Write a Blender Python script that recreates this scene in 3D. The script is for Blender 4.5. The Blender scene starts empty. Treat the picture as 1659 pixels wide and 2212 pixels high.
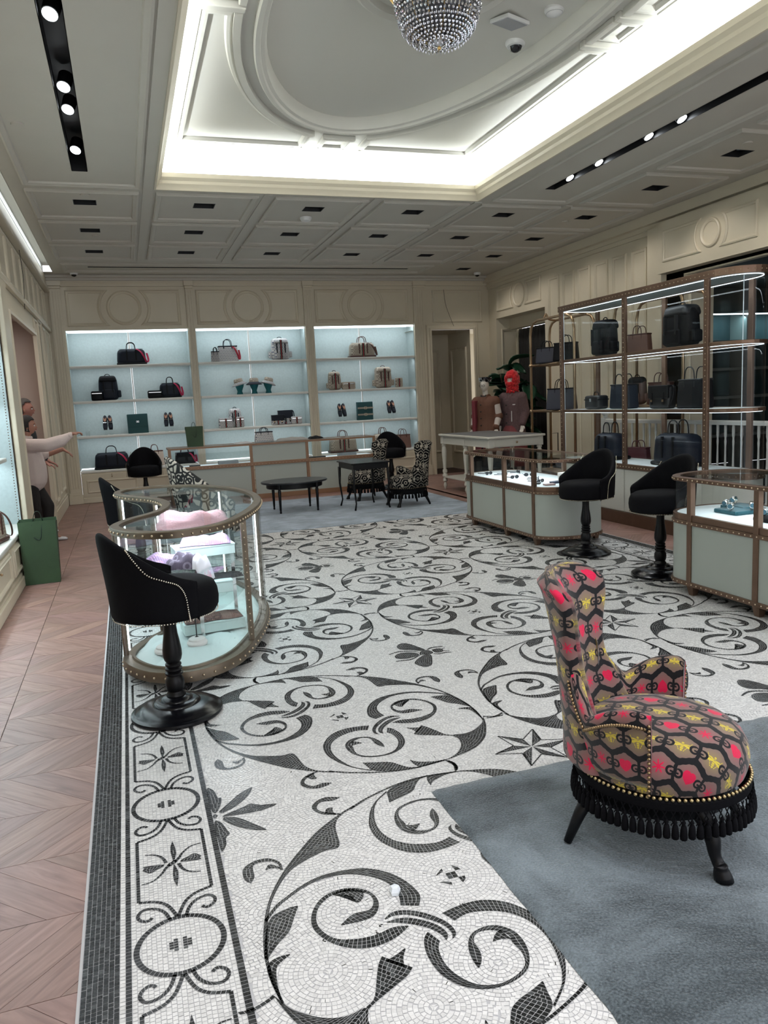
import bpy, math, random, json
import numpy as np
from mathutils import Vector, Matrix
random.seed(7); rng=np.random.default_rng(5)
sc=bpy.context.scene; COL=sc.collection; PI=math.pi
# ---------------- camera, world, light, exposure ----------------
def setup_camera():
    yaw,pit,rol=0.317125970,-0.146347782,-0.0497340039; f=1654.4
    cy,sy,cp,sp,cr,sr=math.cos(yaw),math.sin(yaw),math.cos(pit),math.sin(pit),math.cos(rol),math.sin(rol)
    F=Vector((sy*cp,cy*cp,sp)); Rr=Vector((cy,-sy,0)); U=Rr.cross(F)
    R2=cr*Rr+sr*U; U2=-sr*Rr+cr*U
    cam=bpy.data.cameras.new('camera'); o=bpy.data.objects.new('camera',cam); COL.objects.link(o)
    cam.sensor_width=36; cam.sensor_fit='AUTO'; cam.lens=f/2212*36; cam.clip_start=.02; cam.clip_end=100
    M=Matrix.Identity(4)
    for i in range(3): M[i][0]=R2[i]; M[i][1]=U2[i]; M[i][2]=-F[i]
    M[0][3]=0; M[1][3]=0; M[2][3]=1.6
    o.matrix_world=M; sc.camera=o
setup_camera()
w=bpy.data.worlds.new('daylight'); sc.world=w; w.use_nodes=True
w.node_tree.nodes['Background'].inputs[0].default_value=(.93,.95,1,1); w.node_tree.nodes['Background'].inputs[1].default_value=1.45
sc.view_settings.view_transform='Standard'; sc.view_settings.look='None'; sc.view_settings.gamma=1; sc.view_settings.exposure=0.42
try: sc.view_settings.use_curve_mapping=False
except Exception: pass
sc.cycles.use_denoising=True; sc.cycles.max_bounces=7; sc.cycles.diffuse_bounces=3; sc.cycles.glossy_bounces=4; sc.cycles.transmission_bounces=6; sc.cycles.transparent_max_bounces=20
sc.cycles.sample_clamp_indirect=4; sc.cycles.caustics_reflective=False; sc.cycles.caustics_refractive=False
COOL=(.82,.92,1); WARM=(1,.93,.82)
def area(x,y,z,sx,sy,power,d=(0,0,-1),col=COOL,name='lamp_light'):
    L=bpy.data.lights.new(name,'AREA'); L.shape='RECTANGLE'; L.size=sx; L.size_y=sy; L.energy=power; L.color=col
    o=bpy.data.objects.new(name,L); COL.objects.link(o); o.location=(x,y,z)
    o.rotation_euler=(math.atan2(d[1],-d[2]),0,0) if d[1] else (0,math.atan2(-d[0],-d[2]),0); return o
CX,CY=2.445,5.6          # centre of the domed ceiling
def cove_lights():
    P=80
    area(CX,9.06,4.13,3.9,.10,P,(0,.35,1),(.88,.95,1)); area(CX,2.14,4.13,3.9,.10,P,(0,-.35,1),(.88,.95,1))
    for x,dx in ((.44,-.35),(4.45,.35)):
        area(x,CY,4.13,.10,6.8,P*1.6,(dx,0,1),(.88,.95,1))
cove_lights()
# ---------------- helpers ----------------
class MB:
    def __init__(s): s.v=[]; s.f=[]; s.m=[]; s.uv=None; s.mi=0
    def add(s,vs,fs,uvs=None):
        b=len(s.v); s.v+= [tuple(p) for p in vs]; s.f+=[tuple(i+b for i in f) for f in fs]; s.m+=[s.mi]*len(fs)
        if uvs is not None:
            if s.uv is None: s.uv=[]
            s.uv+=[(0,0)]*(b-len(s.uv)); s.uv+=list(uvs)
        return s
    def box(s,x0,x1,y0,y1,z0,z1,T=None):
        v=[(x,y,z) for z in (z0,z1) for y in (y0,y1) for x in (x0,x1)]
        if T: v=[T(p) for p in v]
        return s.add(v,[(0,2,3,1),(4,5,7,6),(0,1,5,4),(2,6,7,3),(0,4,6,2),(1,3,7,5)])
    def quad(s,a,b,c,d): return s.add([a,b,c,d],[(0,1,2,3)])
    def lathe(s,prof,n=24,c=(0,0,0),cap=True,T=None):
        vs=[];fs=[]
        for r,z in prof:
            for i in range(n):
                a=2*PI*i/n; p=(c[0]+r*math.cos(a),c[1]+r*math.sin(a),c[2]+z); vs.append(T(p) if T else p)
        for k in range(len(prof)-1):
            for i in range(n): fs.append((k*n+i,k*n+(i+1)%n,(k+1)*n+(i+1)%n,(k+1)*n+i))
        if cap: fs.append(tuple(range(n-1,-1,-1))); fs.append(tuple((len(prof)-1)*n+i for i in range(n)))
        return s.add(vs,fs)
    def tube(s,pts,r,n=8,closed=False,cap=True):
        pts=[Vector(p) for p in pts]; N=len(pts); vs=[];fs=[]
        rr=r if hasattr(r,'__len__') else [r]*N
        ref=None
        for i,p in enumerate(pts):
            a=pts[(i-1)%N] if (closed or i>0) else p; b=pts[(i+1)%N] if (closed or i<N-1) else p
            t=(b-a); t=t.normalized() if t.length>1e-9 else Vector((0,0,1))
            if ref is None: ref=t.orthogonal().normalized()
            ref=(ref-t*ref.dot(t)); ref=ref.normalized() if ref.length>1e-6 else t.orthogonal().normalized()
            u=t.cross(ref)
            for k in range(n):
                an=2*PI*k/n; vs.append(p+(ref*math.cos(an)+u*math.sin(an))*rr[i])
        M=N if closed else N-1
        for i in range(M):
            j=(i+1)%N
            for k in range(n): fs.append((i*n+k,i*n+(k+1)%n,j*n+(k+1)%n,j*n+k))
        if cap and not closed: fs.append(tuple(range(n-1,-1,-1))); fs.append(tuple((N-1)*n+k for k in range(n)))
        return s.add(vs,fs)
    def prism(s,poly,z0,z1,T=None):
        n=len(poly); v=[(x,y,z0) for x,y in poly]+[(x,y,z1) for x,y in poly]
        if T: v=[T(p) for p in v]
        return s.add(v,[tuple(range(n-1,-1,-1)),tuple(range(n,2*n))]+[(i,(i+1)%n,n+(i+1)%n,n+i) for i in range(n)])
    def sweep(s,path,prof,closed=True,T=None,cp=True):
        "profile [(offset to the left of travel, height)] carried along a 2D path, mitred"
        n=len(path); m=len(prof); vs=[];fs=[]
        for i in range(n):
            p=Vector(path[i]); a=Vector(path[i-1]) if (closed or i>0) else None; b=Vector(path[(i+1)%n]) if (closed or i<n-1) else None
            d1=(p-a).normalized() if a is not None and (p-a).length>1e-9 else None; d2=(b-p).normalized() if b is not None and (b-p).length>1e-9 else None
            if d1 is None: d1=d2
            if d2 is None: d2=d1
            nn=Vector((-(d1.y+d2.y),d1.x+d2.x)); nn=nn.normalized() if nn.length>1e-6 else Vector((-d1.y,d1.x))
            k=1/max(.35,nn.dot(Vector((-d1.y,d1.x))))
            for o,h in prof:
                q=(p.x+nn.x*o*k,p.y+nn.y*o*k,h); vs.append(T(q) if T else q)
        M=n if closed else n-1; mm=m if cp else m-1
        for i in range(M):
            j=(i+1)%n
            for k in range(mm): fs.append((i*m+k,i*m+(k+1)%m,j*m+(k+1)%m,j*m+k))
        if not closed and cp: fs.append(tuple(range(m-1,-1,-1))); fs.append(tuple((n-1)*m+k for k in range(m)))
        return s.add(vs,fs)
    def grid(s,P,nu,nv,closeu=False,uv=None):
        "P(i,j)->point"
        vs=[P(i,j) for j in range(nv) for i in range(nu)]; fs=[]
        for j in range(nv-1):
            for i in range(nu if closeu else nu-1): fs.append((j*nu+i,j*nu+(i+1)%nu,(j+1)*nu+(i+1)%nu,(j+1)*nu+i))
        return s.add(vs,fs,[uv(i,j) for j in range(nv) for i in range(nu)] if uv else None)
    def ball(s,c,r,n=8,m=5,sz=1,T=None):
        return s.lathe([(max(1e-4,r*math.sin(PI*k/m)),-r*sz*math.cos(PI*k/m)) for k in range(m+1)],n,c,cap=False,T=T)
def setp(o,label=None,cat=None,group=None,kind=None):
    for k,v in (('label',label),('category',cat),('group',group),('kind',kind)):
        if v: o[k]=v
    return o
def obj(name,mb,mat,parent=None,smooth=False,bevel=0,sub=0,solid=0,loc=None):
    me=bpy.data.meshes.new(name); me.from_pydata(mb.v,[],mb.f)
    mats=mat if isinstance(mat,(list,tuple)) else [mat]
    for m in mats: me.materials.append(m)
    if len(mats)>1: me.polygons.foreach_set('material_index',mb.m)
    if mb.uv is not None:
        mb.uv+=[(0,0)]*(len(mb.v)-len(mb.uv)); L=me.uv_layers.new(name='UVMap')
        li=np.zeros(len(me.loops),dtype=np.int32); me.loops.foreach_get('vertex_index',li)
        L.data.foreach_set('uv',np.array(mb.uv,dtype=np.float32)[li].ravel())
    if smooth:
        me.polygons.foreach_set('use_smooth',[True]*len(me.polygons))
        if smooth!=True and hasattr(me,'set_sharp_from_angle'): me.set_sharp_from_angle(angle=math.radians(smooth))
    me.update()
    o=bpy.data.objects.new(name,me); COL.objects.link(o)
    if parent is not None: o.parent=parent
    if loc: o.location=loc
    if any(k in name for k in ('studs','nailheads','nail_trim','stud_line','bead_trim','frame_studs')): o['kind']='stuff'
    if bevel:
        b=o.modifiers.new('b','BEVEL'); b.width=bevel; b.segments=2; b.limit_method='ANGLE'; b.angle_limit=.6
    if solid:
        q=o.modifiers.new('s','SOLIDIFY'); q.thickness=solid; q.offset=-1
    if sub:
        q=o.modifiers.new('u','SUBSURF'); q.levels=sub; q.render_levels=sub
    return o
def thing(name,label,cat,loc=(0,0,0),rz=0,group=None,kind=None):
    o=bpy.data.objects.new(name,None); COL.objects.link(o); o.location=loc; o.rotation_euler=(0,0,rz); o.empty_display_size=.1
    return setp(o,label,cat,group,kind)
def kids(o): return [c for c in bpy.data.objects if c.parent==o]
def dup(root,loc,rz,label=None,group=None,scale=None):
    def cp(o,par):
        c=o.copy(); COL.objects.link(c); c.parent=par
        for ch in CH.get(o.name,[]): cp(ch,c)
        return c
    CH={}
    for o in bpy.data.objects:
        if o.parent: CH.setdefault(o.parent.name,[]).append(o)
    r=cp(root,None); r.location=loc; r.rotation_euler=(0,0,rz)
    if scale: r.scale=scale
    if label: r['label']=label
    if group: r['group']=group
    return r
def cr(pts,n=6,closed=False):
    "Catmull-Rom through points of any dimension"
    P=[np.array(p,float) for p in pts]; N=len(P); out=[]
    rngi=range(N if closed else N-1)
    for i in rngi:
        p0=P[(i-1)%N] if (closed or i>0) else P[0]; p1=P[i]; p2=P[(i+1)%N]; p3=P[(i+2)%N] if (closed or i<N-2) else P[N-1]
        for k in range(n):
            t=k/n; out.append(.5*((2*p1)+(-p0+p2)*t+(2*p0-5*p1+4*p2-p3)*t*t+(-p0+3*p1-3*p2+p3)*t**3))
    if not closed: out.append(P[-1])
    return [tuple(float(c) for c in p) for p in out]
def arc(cx,cy,rx,ry,a0,a1,n): return [(cx+rx*math.cos(math.radians(a0+(a1-a0)*i/n)),cy+ry*math.sin(math.radians(a0+(a1-a0)*i/n))) for i in range(n+1)]
def rrect(x0,x1,y0,y1,r,n=5): return arc(x1-r,y0+r,r,r,-90,0,n)+arc(x1-r,y1-r,r,r,0,90,n)+arc(x0+r,y1-r,r,r,90,180,n)+arc(x0+r,y0+r,r,r,180,270,n)
def holes(mb,u0,u1,v0,v1,hs,T):
    "rectangle with rectangular holes, as flat quads"
    us=sorted({u0,u1}|{c for h in hs for c in h[:2] if u0<c<u1}); vs=sorted({v0,v1}|{c for h in hs for c in h[2:] if v0<c<v1})
    for i in range(len(us)-1):
        j=0
        while j<len(vs)-1:
            um=(us[i]+us[i+1])/2
            inside=lambda k: any(h[0]<um<h[1] and h[2]<(vs[k]+vs[k+1])/2<h[3] for h in hs)
            if inside(j): j+=1; continue
            k=j
            while k+1<len(vs)-1 and not inside(k+1): k+=1
            mb.quad(T((us[i],vs[j],0)),T((us[i+1],vs[j],0)),T((us[i+1],vs[k+1],0)),T((us[i],vs[k+1],0))); j=k+1
    return mb
# ---------------- materials ----------------
def mat(name,col,rough=.5,metal=0,spec=.5,emit=0,ecol=None,bump=0,bscale=50,var=0,vscale=8,coat=0,sheen=0,noise2=None):
    m=bpy.data.materials.new(name); m.use_nodes=True; nt=m.node_tree; b=nt.nodes['Principled BSDF']
    b.inputs['Base Color'].default_value=(*col,1); b.inputs['Roughness'].default_value=rough; b.inputs['Metallic'].default_value=metal
    b.inputs['Specular IOR Level'].default_value=spec; b.inputs['Coat Weight'].default_value=coat
    if sheen: b.inputs['Sheen Weight'].default_value=sheen; b.inputs['Sheen Roughness'].default_value=.4
    if emit: b.inputs['Emission Color'].default_value=(*(ecol or col),1); b.inputs['Emission Strength'].default_value=emit
    if bump or var:
        tc=nt.nodes.new('ShaderNodeTexCoord'); n=nt.nodes.new('ShaderNodeTexNoise'); n.inputs['Scale'].default_value=bscale; n.inputs['Detail'].default_value=4
        nt.links.new(tc.outputs['Object'],n.inputs['Vector'])
        if bump:
            bp=nt.nodes.new('ShaderNodeBump'); bp.inputs['Strength'].default_value=bump; bp.inputs['Distance'].default_value=.01
            nt.links.new(n.outputs['Fac'],bp.inputs['Height']); nt.links.new(bp.outputs['Normal'],b.inputs['Normal'])
        if var:
            n2=nt.nodes.new('ShaderNodeTexNoise'); n2.inputs['Scale'].default_value=vscale; n2.inputs['Detail'].default_value=5; nt.links.new(tc.outputs['Object'],n2.inputs['Vector'])
            mr=nt.nodes.new('ShaderNodeMapRange'); mr.inputs['From Min'].default_value=.3; mr.inputs['From Max'].default_value=.7; mr.inputs['To Min'].default_value=1-var; mr.inputs['To Max'].default_value=1+var; nt.links.new(n2.outputs['Fac'],mr.inputs['Value'])
            mx=nt.nodes.new('ShaderNodeVectorMath'); mx.operation='SCALE'; mx.inputs[0].default_value=col; nt.links.new(mr.outputs[0],mx.inputs['Scale']); nt.links.new(mx.outputs[0],b.inputs['Base Color'])
    return m
def glass(name,tint=(.93,.98,.98),refl=1.0,rough=0.0,dens=0.0):
    "thin pane: clear plus a Fresnel reflection"
    m=bpy.data.materials.new(name); m.use_nodes=True; nt=m.node_tree; nt.nodes.clear()
    o=nt.nodes.new('ShaderNodeOutputMaterial'); t=nt.nodes.new('ShaderNodeBsdfTransparent'); t.inputs[0].default_value=(*tint,1)
    g=nt.nodes.new('ShaderNodeBsdfGlossy'); g.inputs['Roughness'].default_value=rough; f=nt.nodes.new('ShaderNodeFresnel'); f.inputs[0].default_value=1.45; ge=nt.nodes.new('ShaderNodeNewGeometry'); mi=nt.nodes.new('ShaderNodeMapRange'); mi.inputs['To Min'].default_value=1.45; mi.inputs['To Max'].default_value=1/1.45; nt.links.new(ge.outputs['Backfacing'],mi.inputs['Value']); nt.links.new(mi.outputs[0],f.inputs[0])
    mu=nt.nodes.new('ShaderNodeMath'); mu.operation='MULTIPLY'; mu.inputs[1].default_value=refl; nt.links.new(f.outputs[0],mu.inputs[0])
    mx=nt.nodes.new('ShaderNodeMixShader'); nt.links.new(mu.outputs[0],mx.inputs[0]); nt.links.new(t.outputs[0],mx.inputs[1]); nt.links.new(g.outputs[0],mx.inputs[2]); nt.links.new(mx.outputs[0],o.inputs[0])
    return m
class S:
    "a float socket with arithmetic, for patterns built from math nodes"
    nt=None
    def __init__(s,k): s.k=k
    @staticmethod
    def op(o,*a):
        n=S.nt.nodes.new('ShaderNodeMath'); n.operation=o
        for i,x in enumerate(a):
            if isinstance(x,S): x=x.k
            if isinstance(x,(int,float)): n.inputs[i].default_value=x
            else: S.nt.links.new(x,n.inputs[i])
        return S(n.outputs[0])
    def __add__(a,b): return S.op('ADD',a,b)
    __radd__=__add__
    def __sub__(a,b): return S.op('SUBTRACT',a,b)
    def __rsub__(a,b): return S.op('SUBTRACT',b,a)
    def __mul__(a,b): return S.op('MULTIPLY',a,b)
    __rmul__=__mul__
    def __truediv__(a,b): return S.op('DIVIDE',a,b)
    def __lt__(a,b): return S.op('LESS_THAN',a,b)
    def __gt__(a,b): return S.op('GREATER_THAN',a,b)
    def mod(a,b): return S.op('FLOORED_MODULO',a,b)
    def floor(a): return S.op('FLOOR',a)
    def abs(a): return S.op('ABSOLUTE',a)
    def min(a,b): return S.op('MINIMUM',a,b)
    def max(a,b): return S.op('MAXIMUM',a,b)
    def sin(a): return S.op('SINE',a)
    def cos(a): return S.op('COSINE',a)
    def sqrt(a): return S.op('SQRT',a)
    def sq(a): return a*a
def hyp(a,b): return (a*a+b*b).sqrt()
def uvS(nt,coord='UV'):
    S.nt=nt; tc=nt.nodes.new('ShaderNodeTexCoord'); sx=nt.nodes.new('ShaderNodeSeparateXYZ'); nt.links.new(tc.outputs[coord],sx.inputs[0]); return S(sx.outputs[0]),S(sx.outputs[1]),S(sx.outputs[2])
def mixc(nt,fac,a,b):
    n=nt.nodes.new('ShaderNodeMix'); n.data_type='RGBA'
    nt.links.new(fac.k,n.inputs[0])
    for i,c in ((6,a),(7,b)):
        if isinstance(c,tuple): n.inputs[i].default_value=(*c,1)
        else: nt.links.new(c,n.inputs[i])
    return n.outputs[2]
CREAM=mat('cream_paint',(.66,.59,.455),.42,var=.02,vscale=3)
CEIL=mat('ceiling_paint',(.54,.51,.445),.6,var=.02,vscale=2)
DOME=mat('dome_paint',(.62,.605,.545),.6)
BLACKM=mat('matt_black',(.006,.006,.007),.5)
BRONZE=mat('bronze_trim',(.17,.105,.072),.38,.75,var=.08,vscale=12)
BRONZE2=mat('aged_bronze',(.16,.125,.09),.4,.7,var=.12,vscale=9)
STUD=mat('brass_stud',(.62,.50,.36),.3,1)
BRASS=mat('brass_tube',(.42,.30,.19),.3,1,var=.1,vscale=7)
SAGE=mat('sage_panel',(.37,.40,.365),.5)
GLASS=glass('clear_glass',(.95,.98,.98),.6); GLASSG=glass('shelf_glass',(.94,.985,.98),.6)
LED=mat('led_strip',(.8,.93,1),emit=4,ecol=(.80,.93,1))
CHROME=mat('chrome',(.75,.75,.75),.12,1)
TILE=json.loads('[[[181,565,251,524,353,447,433,361,515,260,574,165,615,73,645,-38,661,-151,658,-263,646,-341],[178,554,248,513,287,446,307,314,360,307,431,282,506,236,568,150,609,59,636,-58,651,-162,647,-276,640,-338]],[[662,-301,644,-363,617,-430,569,-517,499,-587,428,-624,371,-641,327,-654,304,-656],[642,-339,619,-375,557,-425,496,-445,435,-436,447,-482,435,-538,413,-578,376,-620,330,-646,307,-650]],[[304,-658,236,-666,183,-673,108,-672,31,-657,-42,-632,-114,-602,-149,-583,-200,-549],[307,-650,240,-657,186,-664,112,-663,34,-648,-39,-623,-111,-592,-146,-572,-197,-539]],[[438,-435,408,-414,384,-358,360,-302,339,-272],[434,-444,403,-425,346,-396,296,-370,272,-346]],[[337,-295,298,-282,267,-266],[293,-338,284,-301,265,-270]],[[520,45,551,44,609,22,640,-50,661,-151],[519,42,544,-10,571,-66,614,-108,656,-162]],[[588,-161,630,-162,659,-186,659,-251,649,-324],[587,-164,620,-185,636,-205,644,-262,644,-334]],[[633,16,588,72,548,102,485,142,416,168,328,168,255,148,193,96,153,25,137,-55,160,-105],[628,4,583,60,544,90,480,129,410,150,335,144,279,116,228,67,204,13,202,-36,213,-81]],[[222,-181,268,-211,333,-227,395,-215,449,-177,484,-125,499,-68,484,-6,448,45,405,68,350,71,301,45,276,5,274,-45,302,-92,346,-104,414,-99],[223,-179,269,-168,327,-180,387,-175,439,-154,468,-118,482,-67,471,-12,442,29,400,54,354,53,310,30,288,6,288,-33,312,-63,366,-63,415,-97]],[[305,37,348,65,406,57,371,45],[303,31,311,4,335,-16,344,25]],[[281,-122,249,-102,209,-107,161,-138,119,-188,101,-230,102,-268,122,-284],[280,-126,248,-119,206,-132,166,-164,133,-201,117,-232,113,-262,122,-284]],[[280,-138,238,-136,198,-153,159,-186,133,-223,126,-261,141,-283],[279,-141,245,-156,209,-178,176,-206,155,-233,143,-261,141,-283]],[[178,-227,201,-254,216,-316,210,-394,180,-452,132,-490,75,-504,14,-494,-32,-466,-62,-409,-68,-344,-47,-297,-5,-272,47,-278,79,-305,99,-354,103,-402,100,-420],[159,-276,177,-310,181,-370,165,-425,129,-473,74,-493,18,-483,-25,-457,-41,-411,-35,-359,-41,-336,-24,-308,8,-289,44,-288,67,-316,68,-360,80,-396,100,-420]],[[-27,-301,-7,-310,17,-339],[-41,-351,-18,-339,17,-339]],[[105,-165,40,-152,-30,-154,-98,-189,-145,-252,-167,-314,-168,-393,-148,-459,-127,-505,-89,-560,-25,-618],[83,-212,27,-196,-47,-217,-97,-253,-127,-302,-140,-366,-133,-437,-116,-494,-106,-519,-81,-559,-23,-611]],[[-40,-528,6,-547,44,-559,82,-581,107,-619,139,-656,184,-670],[-41,-529,-33,-566,-20,-615,34,-649,91,-662,135,-668,182,-676]],[[163,-589,183,-617,226,-638,264,-649,307,-650],[162,-591,163,-626,170,-652,192,-671,304,-658]],[[305,-655,328,-681,333,-717,319,-761],[302,-661,314,-683,318,-713,305,-758]],[[663,-299,688,-313,727,-326,763,-324],[658,-309,684,-323,724,-337,758,-334]],[[527,251,528,300,562,341,613,344,656,312,661,250,643,221],[536,257,538,299,567,324,612,326,624,302,626,252,643,221]],[[535,273,565,305,584,277],[532,260,560,279,583,274]],[[247,520,301,543,333,580,337,625,299,665,255,669,212,648],[247,530,290,554,319,587,318,617,292,644,250,634,212,648]],[[262,584,286,586,301,552],[262,582,268,554,262,525]]]')
BEE=json.loads('[[[-79,195,-42,240,-10,235,18,197,41,129,63,51,22,44,-14,84,-70,118,-85,153],[-157,12,-133,47,-97,63,-56,53,-18,27,-4,-12,-28,-37,-76,-55,-121,-52,-157,-24],[0,-9,25,32,57,46,81,27,89,-22,55,-46,25,-35,-2,-21],[101,32,136,43,163,25,160,-15,133,-39,101,-26],[22,-36,54,-49,55,-79,27,-157,-2,-222,-36,-246,-64,-232,-85,-181,-85,-146,-44,-92]],[[-177,64,-133,85,-90,90,-36,68,-4,45,8,16],[-180,-72,-139,-74,-93,-82,-54,-66,-14,-34,4,-30],[75,45,109,71,143,69,180,64,194,70],[81,-41,111,-60,146,-56,172,-55,194,-68],[165,21,190,30],[160,-15,194,-34]]]')
PAL=json.loads('[[24,17,67,68,126,135,183,168,152,97,100,41,53,11],[38,-14,122,19,155,36,194,6,259,-9,212,-33,150,-37,54,-29],[33,-30,88,-47,148,-127,184,-186,125,-157,64,-96],[0,232,26,207,37,134,50,135,39,68,12,16,-1,72],[2,-46,27,-63,42,-127,49,-155,30,-178,28,-220,6,-264,1,-187],[1,2,11,10,21,-6,11,-20,1,-16]]')
LOTUS=[[4,9,-2,67,-1,108,8,145,15,101,17,59,8,12],[22,4,47,15,76,34,90,30,91,15,111,3,94,0,101,-17,72,-15,24,-3],[-7,8,-1,16,8,18,18,4,8,-8,-2,-6]]
LOTL=[[8,5,25,25,37,50,69,84,108,90],[21,-9,32,-47,56,-76,92,-89]]
CURL=[[25,126,39,169,67,199,104,206,122,182,115,157,92,143,78,157],[2,134,28,201,65,235,118,251]]
# ---------------- setting ----------------
XL,XR,YB,ZC=-1.12,7.34,14.75,3.975      # side walls, back wall plane, ceiling
def struct(name,mb,m,parent=None,**k):
    o=obj(name,mb,m,parent,**k)
    if parent is None: o['kind']='structure'
    return o
MOLD=[(0,0),(.006,.02),(.022,.028),(.034,.018),(.048,.014),(.055,0)]
def ring(cu,cv,r,n=40): return [(cu+r*math.cos(2*PI*i/n),cv+r*math.sin(2*PI*i/n)) for i in range(n)]
def rect(u0,u1,v0,v1): return [(u0,v0),(u1,v0),(u1,v1),(u0,v1)]
def scaled(prof,k,h=None): return [(o*k,z*(h or k)) for o,z in prof]
# walls: mapping of (u along, v up, w towards the room)
TB=lambda p:(p[0],YB-p[2],p[1])              # back wall
TR=lambda p:(XR-p[2],p[0],p[1])              # wall beside the tall showcase
TL=lambda p:(XL+p[2],p[0],p[1])
TC=lambda p:(p[0],p[1],ZC-p[2])
NICHES=[(-.85,1.235),(1.37,3.42),(3.60,5.66)]
def wall_back():
    mb=MB(); holes(mb,XL-.6,XR,0,ZC,[(a,b,-1,3.06) for a,b in NICHES]+[(6.03,6.97,-1,2.93)],TB)
    root=struct('wall_back',mb,CREAM)
    for a,b in NICHES:   # upper fielded panels with a ring
        c=(a+b)/2; m=MB(); u0,u1,v0,v1=a+.05,b-.1,3.12,3.74; cv=3.43
        k=[(u0,v0)]; r=.40
        da=math.degrees(math.asin((cv-v0)/r))
        left=[(u0,v1),(u0,v0)]+[(c-.03+r*math.cos(math.radians(t)),cv+r*math.sin(math.radians(t))) for t in np.linspace(180+da,180-da,11)]
        right=[(u1,v0),(u1,v1)]+[(c-.03+r*math.cos(math.radians(t)),cv+r*math.sin(math.radians(t))) for t in np.linspace(da,-da,11)]
        for q in (left,right): m.sweep(q,MOLD,True,TB)
        m.sweep(ring(c-.03,cv,.30),MOLD,True,TB); obj('panel_moulding',m,CREAM,root,smooth=30)
        m=MB(); m.box(a-.02,b+.02,YB-.02,YB,3.055,3.085); obj('head_strip',m,CREAM,root)
    m=MB(); m.sweep(rect(6.08,7.18,3.08,3.72),MOLD,True,TB); obj('panel_moulding',m,CREAM,root,smooth=30)
    m=MB(); m.sweep([(6.97,0),(6.97,2.93),(6.03,2.93),(6.03,0)],[(0,0),(0,.05),(-.03,.055),(-.05,.03),(-.09,.025),(-.11,0)],False,TB); obj('door_casing',m,CREAM,root,smooth=30)
    m=MB(); m.box(XL,XR,YB-.05,YB,3.80,3.86); m.box(XL,XR,YB-.08,YB,3.86,3.90); m.box(XL,XR,YB-.03,YB,3.90,ZC); obj('frieze',m,CREAM,root)
    # fluted pilasters
    for x0,x1 in ((-1.06,-.86),(1.235,1.37),(3.42,3.60),(5.66,5.90)):
        w=x1-x0; p=obj('pilaster',MB().box(x0+.005,x1-.005,YB-.05,YB,.10,3.80),CREAM,root)
        nf=3 if w<.15 else 4; m=MB()
        for i in range(nf):
            x=x0+w*(.18+.64*i/(nf-1)); m.box(x-.012,x+.012,YB-.062,YB-.05,.28,3.72)
        obj('flute',m,CREAM,p,bevel=.005)
        obj('capital',MB().box(x0-.02,x1+.02,YB-.11,YB,3.80,ZC-.003).box(x0-.005,x1+.005,YB-.085,YB,3.76,3.80),CREAM,p,bevel=.008)
        obj('plinth',MB().box(x0-.02,x1+.02,YB-.09,YB,0,.16).box(x0-.01,x1+.01,YB-.075,YB,.16,.21),CREAM,p,bevel=.006)
    m=MB(); m.box(5.9,6.03,YB-.03,YB,0,.16); m.box(6.97,XR,YB-.03,YB,0,.16); setp(obj('baseboard_back',m,CREAM),kind='structure')
    # lobby behind the cased opening
    m=MB(); m.quad((5.6,15.9,0),(7.6,15.9,0),(7.6,15.9,2.93),(5.6,15.9,2.93)); m.quad((6.9,14.76,0),(6.9,15.9,0),(6.9,15.9,2.93),(6.9,14.76,2.93)); m.quad((6.03,15.9,0),(6.03,14.76,0),(6.03,14.76,2.93),(6.03,15.9,2.93)); m.quad((5.6,14.76,2.93),(7.6,14.76,2.93),(7.6,15.9,2.93),(5.6,15.9,2.93))
    l=struct('wall_lobby',m,CREAM)
    T2=lambda p:(p[0],15.9-p[2],p[1]); T3=lambda p:(6.9-p[2],p[0],p[1])
    m=MB(); m.sweep(rect(6.12,6.68,.35,2.6),MOLD,True,T2); m.sweep(rect(14.95,15.75,.35,2.6),[(o,h) for o,h in MOLD],True,T3); m.box(6.03,6.9,15.86,15.9,0,.16); obj('panel_moulding',m,CREAM,l,smooth=30)
wall_back()
NICHEB=mat('niche_fabric',(.50,.585,.59),.6,bump=.25,bscale=160,var=.05,vscale=30)
SHELFW=mat('shelf_white',(.78,.77,.72),.35)
def niche_unit(i,a,b,lab):
    D=.42; root=thing('wall_shelf_unit',lab,'shelf unit',((a+b)/2,YB,.58),0,'lit shelving bays along the back wall'); ox,oy,oz=(a+b)/2,YB,.58
    T=lambda p:(p[0]-ox,p[1]-oy,p[2]-oz); B=lambda m,*k: m.box(*k,T=T)
    c=(a+b)/2
    for u0,u1 in ((a,c-.012),(c+.012,b)): obj('back_panel',B(MB(),u0+.004,u1-.004,YB+D-.012,YB+D,.60,3.04),NICHEB,root)
    obj('centre_strip',B(MB(),c-.012,c+.012,YB+D-.02,YB+D-.01,.60,3.04),mat('niche_strip',(.45,.44,.40),.4) if i==0 else bpy.data.materials['niche_strip'],root)
    for s,x in ((0,a),(1,b)):
        obj('side_panel',B(MB(),x-.008 if s==0 else x-.004,x+.004 if s==0 else x+.008,YB+.002,YB+D,.58,3.06),NICHEB,root)
    obj('top_panel',B(MB(),a,b,YB,YB+D,3.045,3.065),SHELFW,root)
    obj('light_strip',B(MB(),a+.01,b-.01,YB+.015,YB+.04,3.015,3.045),LED,root)
    for z in (.58,1.20,1.82,2.44):
        s=obj('shelf',B(MB(),a+.002,b-.002,YB-.012,YB+D-.014,z-.045,z),SHELFW,root,bevel=.012)
    for z in (3.04,2.385,1.765,1.145): area(c,YB+.06,z-.01,b-a-.1,.03,2.1 if z<3 else 2.9,(0,.45,-1),(.86,.95,1))
    return root
niche_unit(0,*NICHES[0],'lit shelving bay nearest the two shoppers, with black bags and a green book box')
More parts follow.
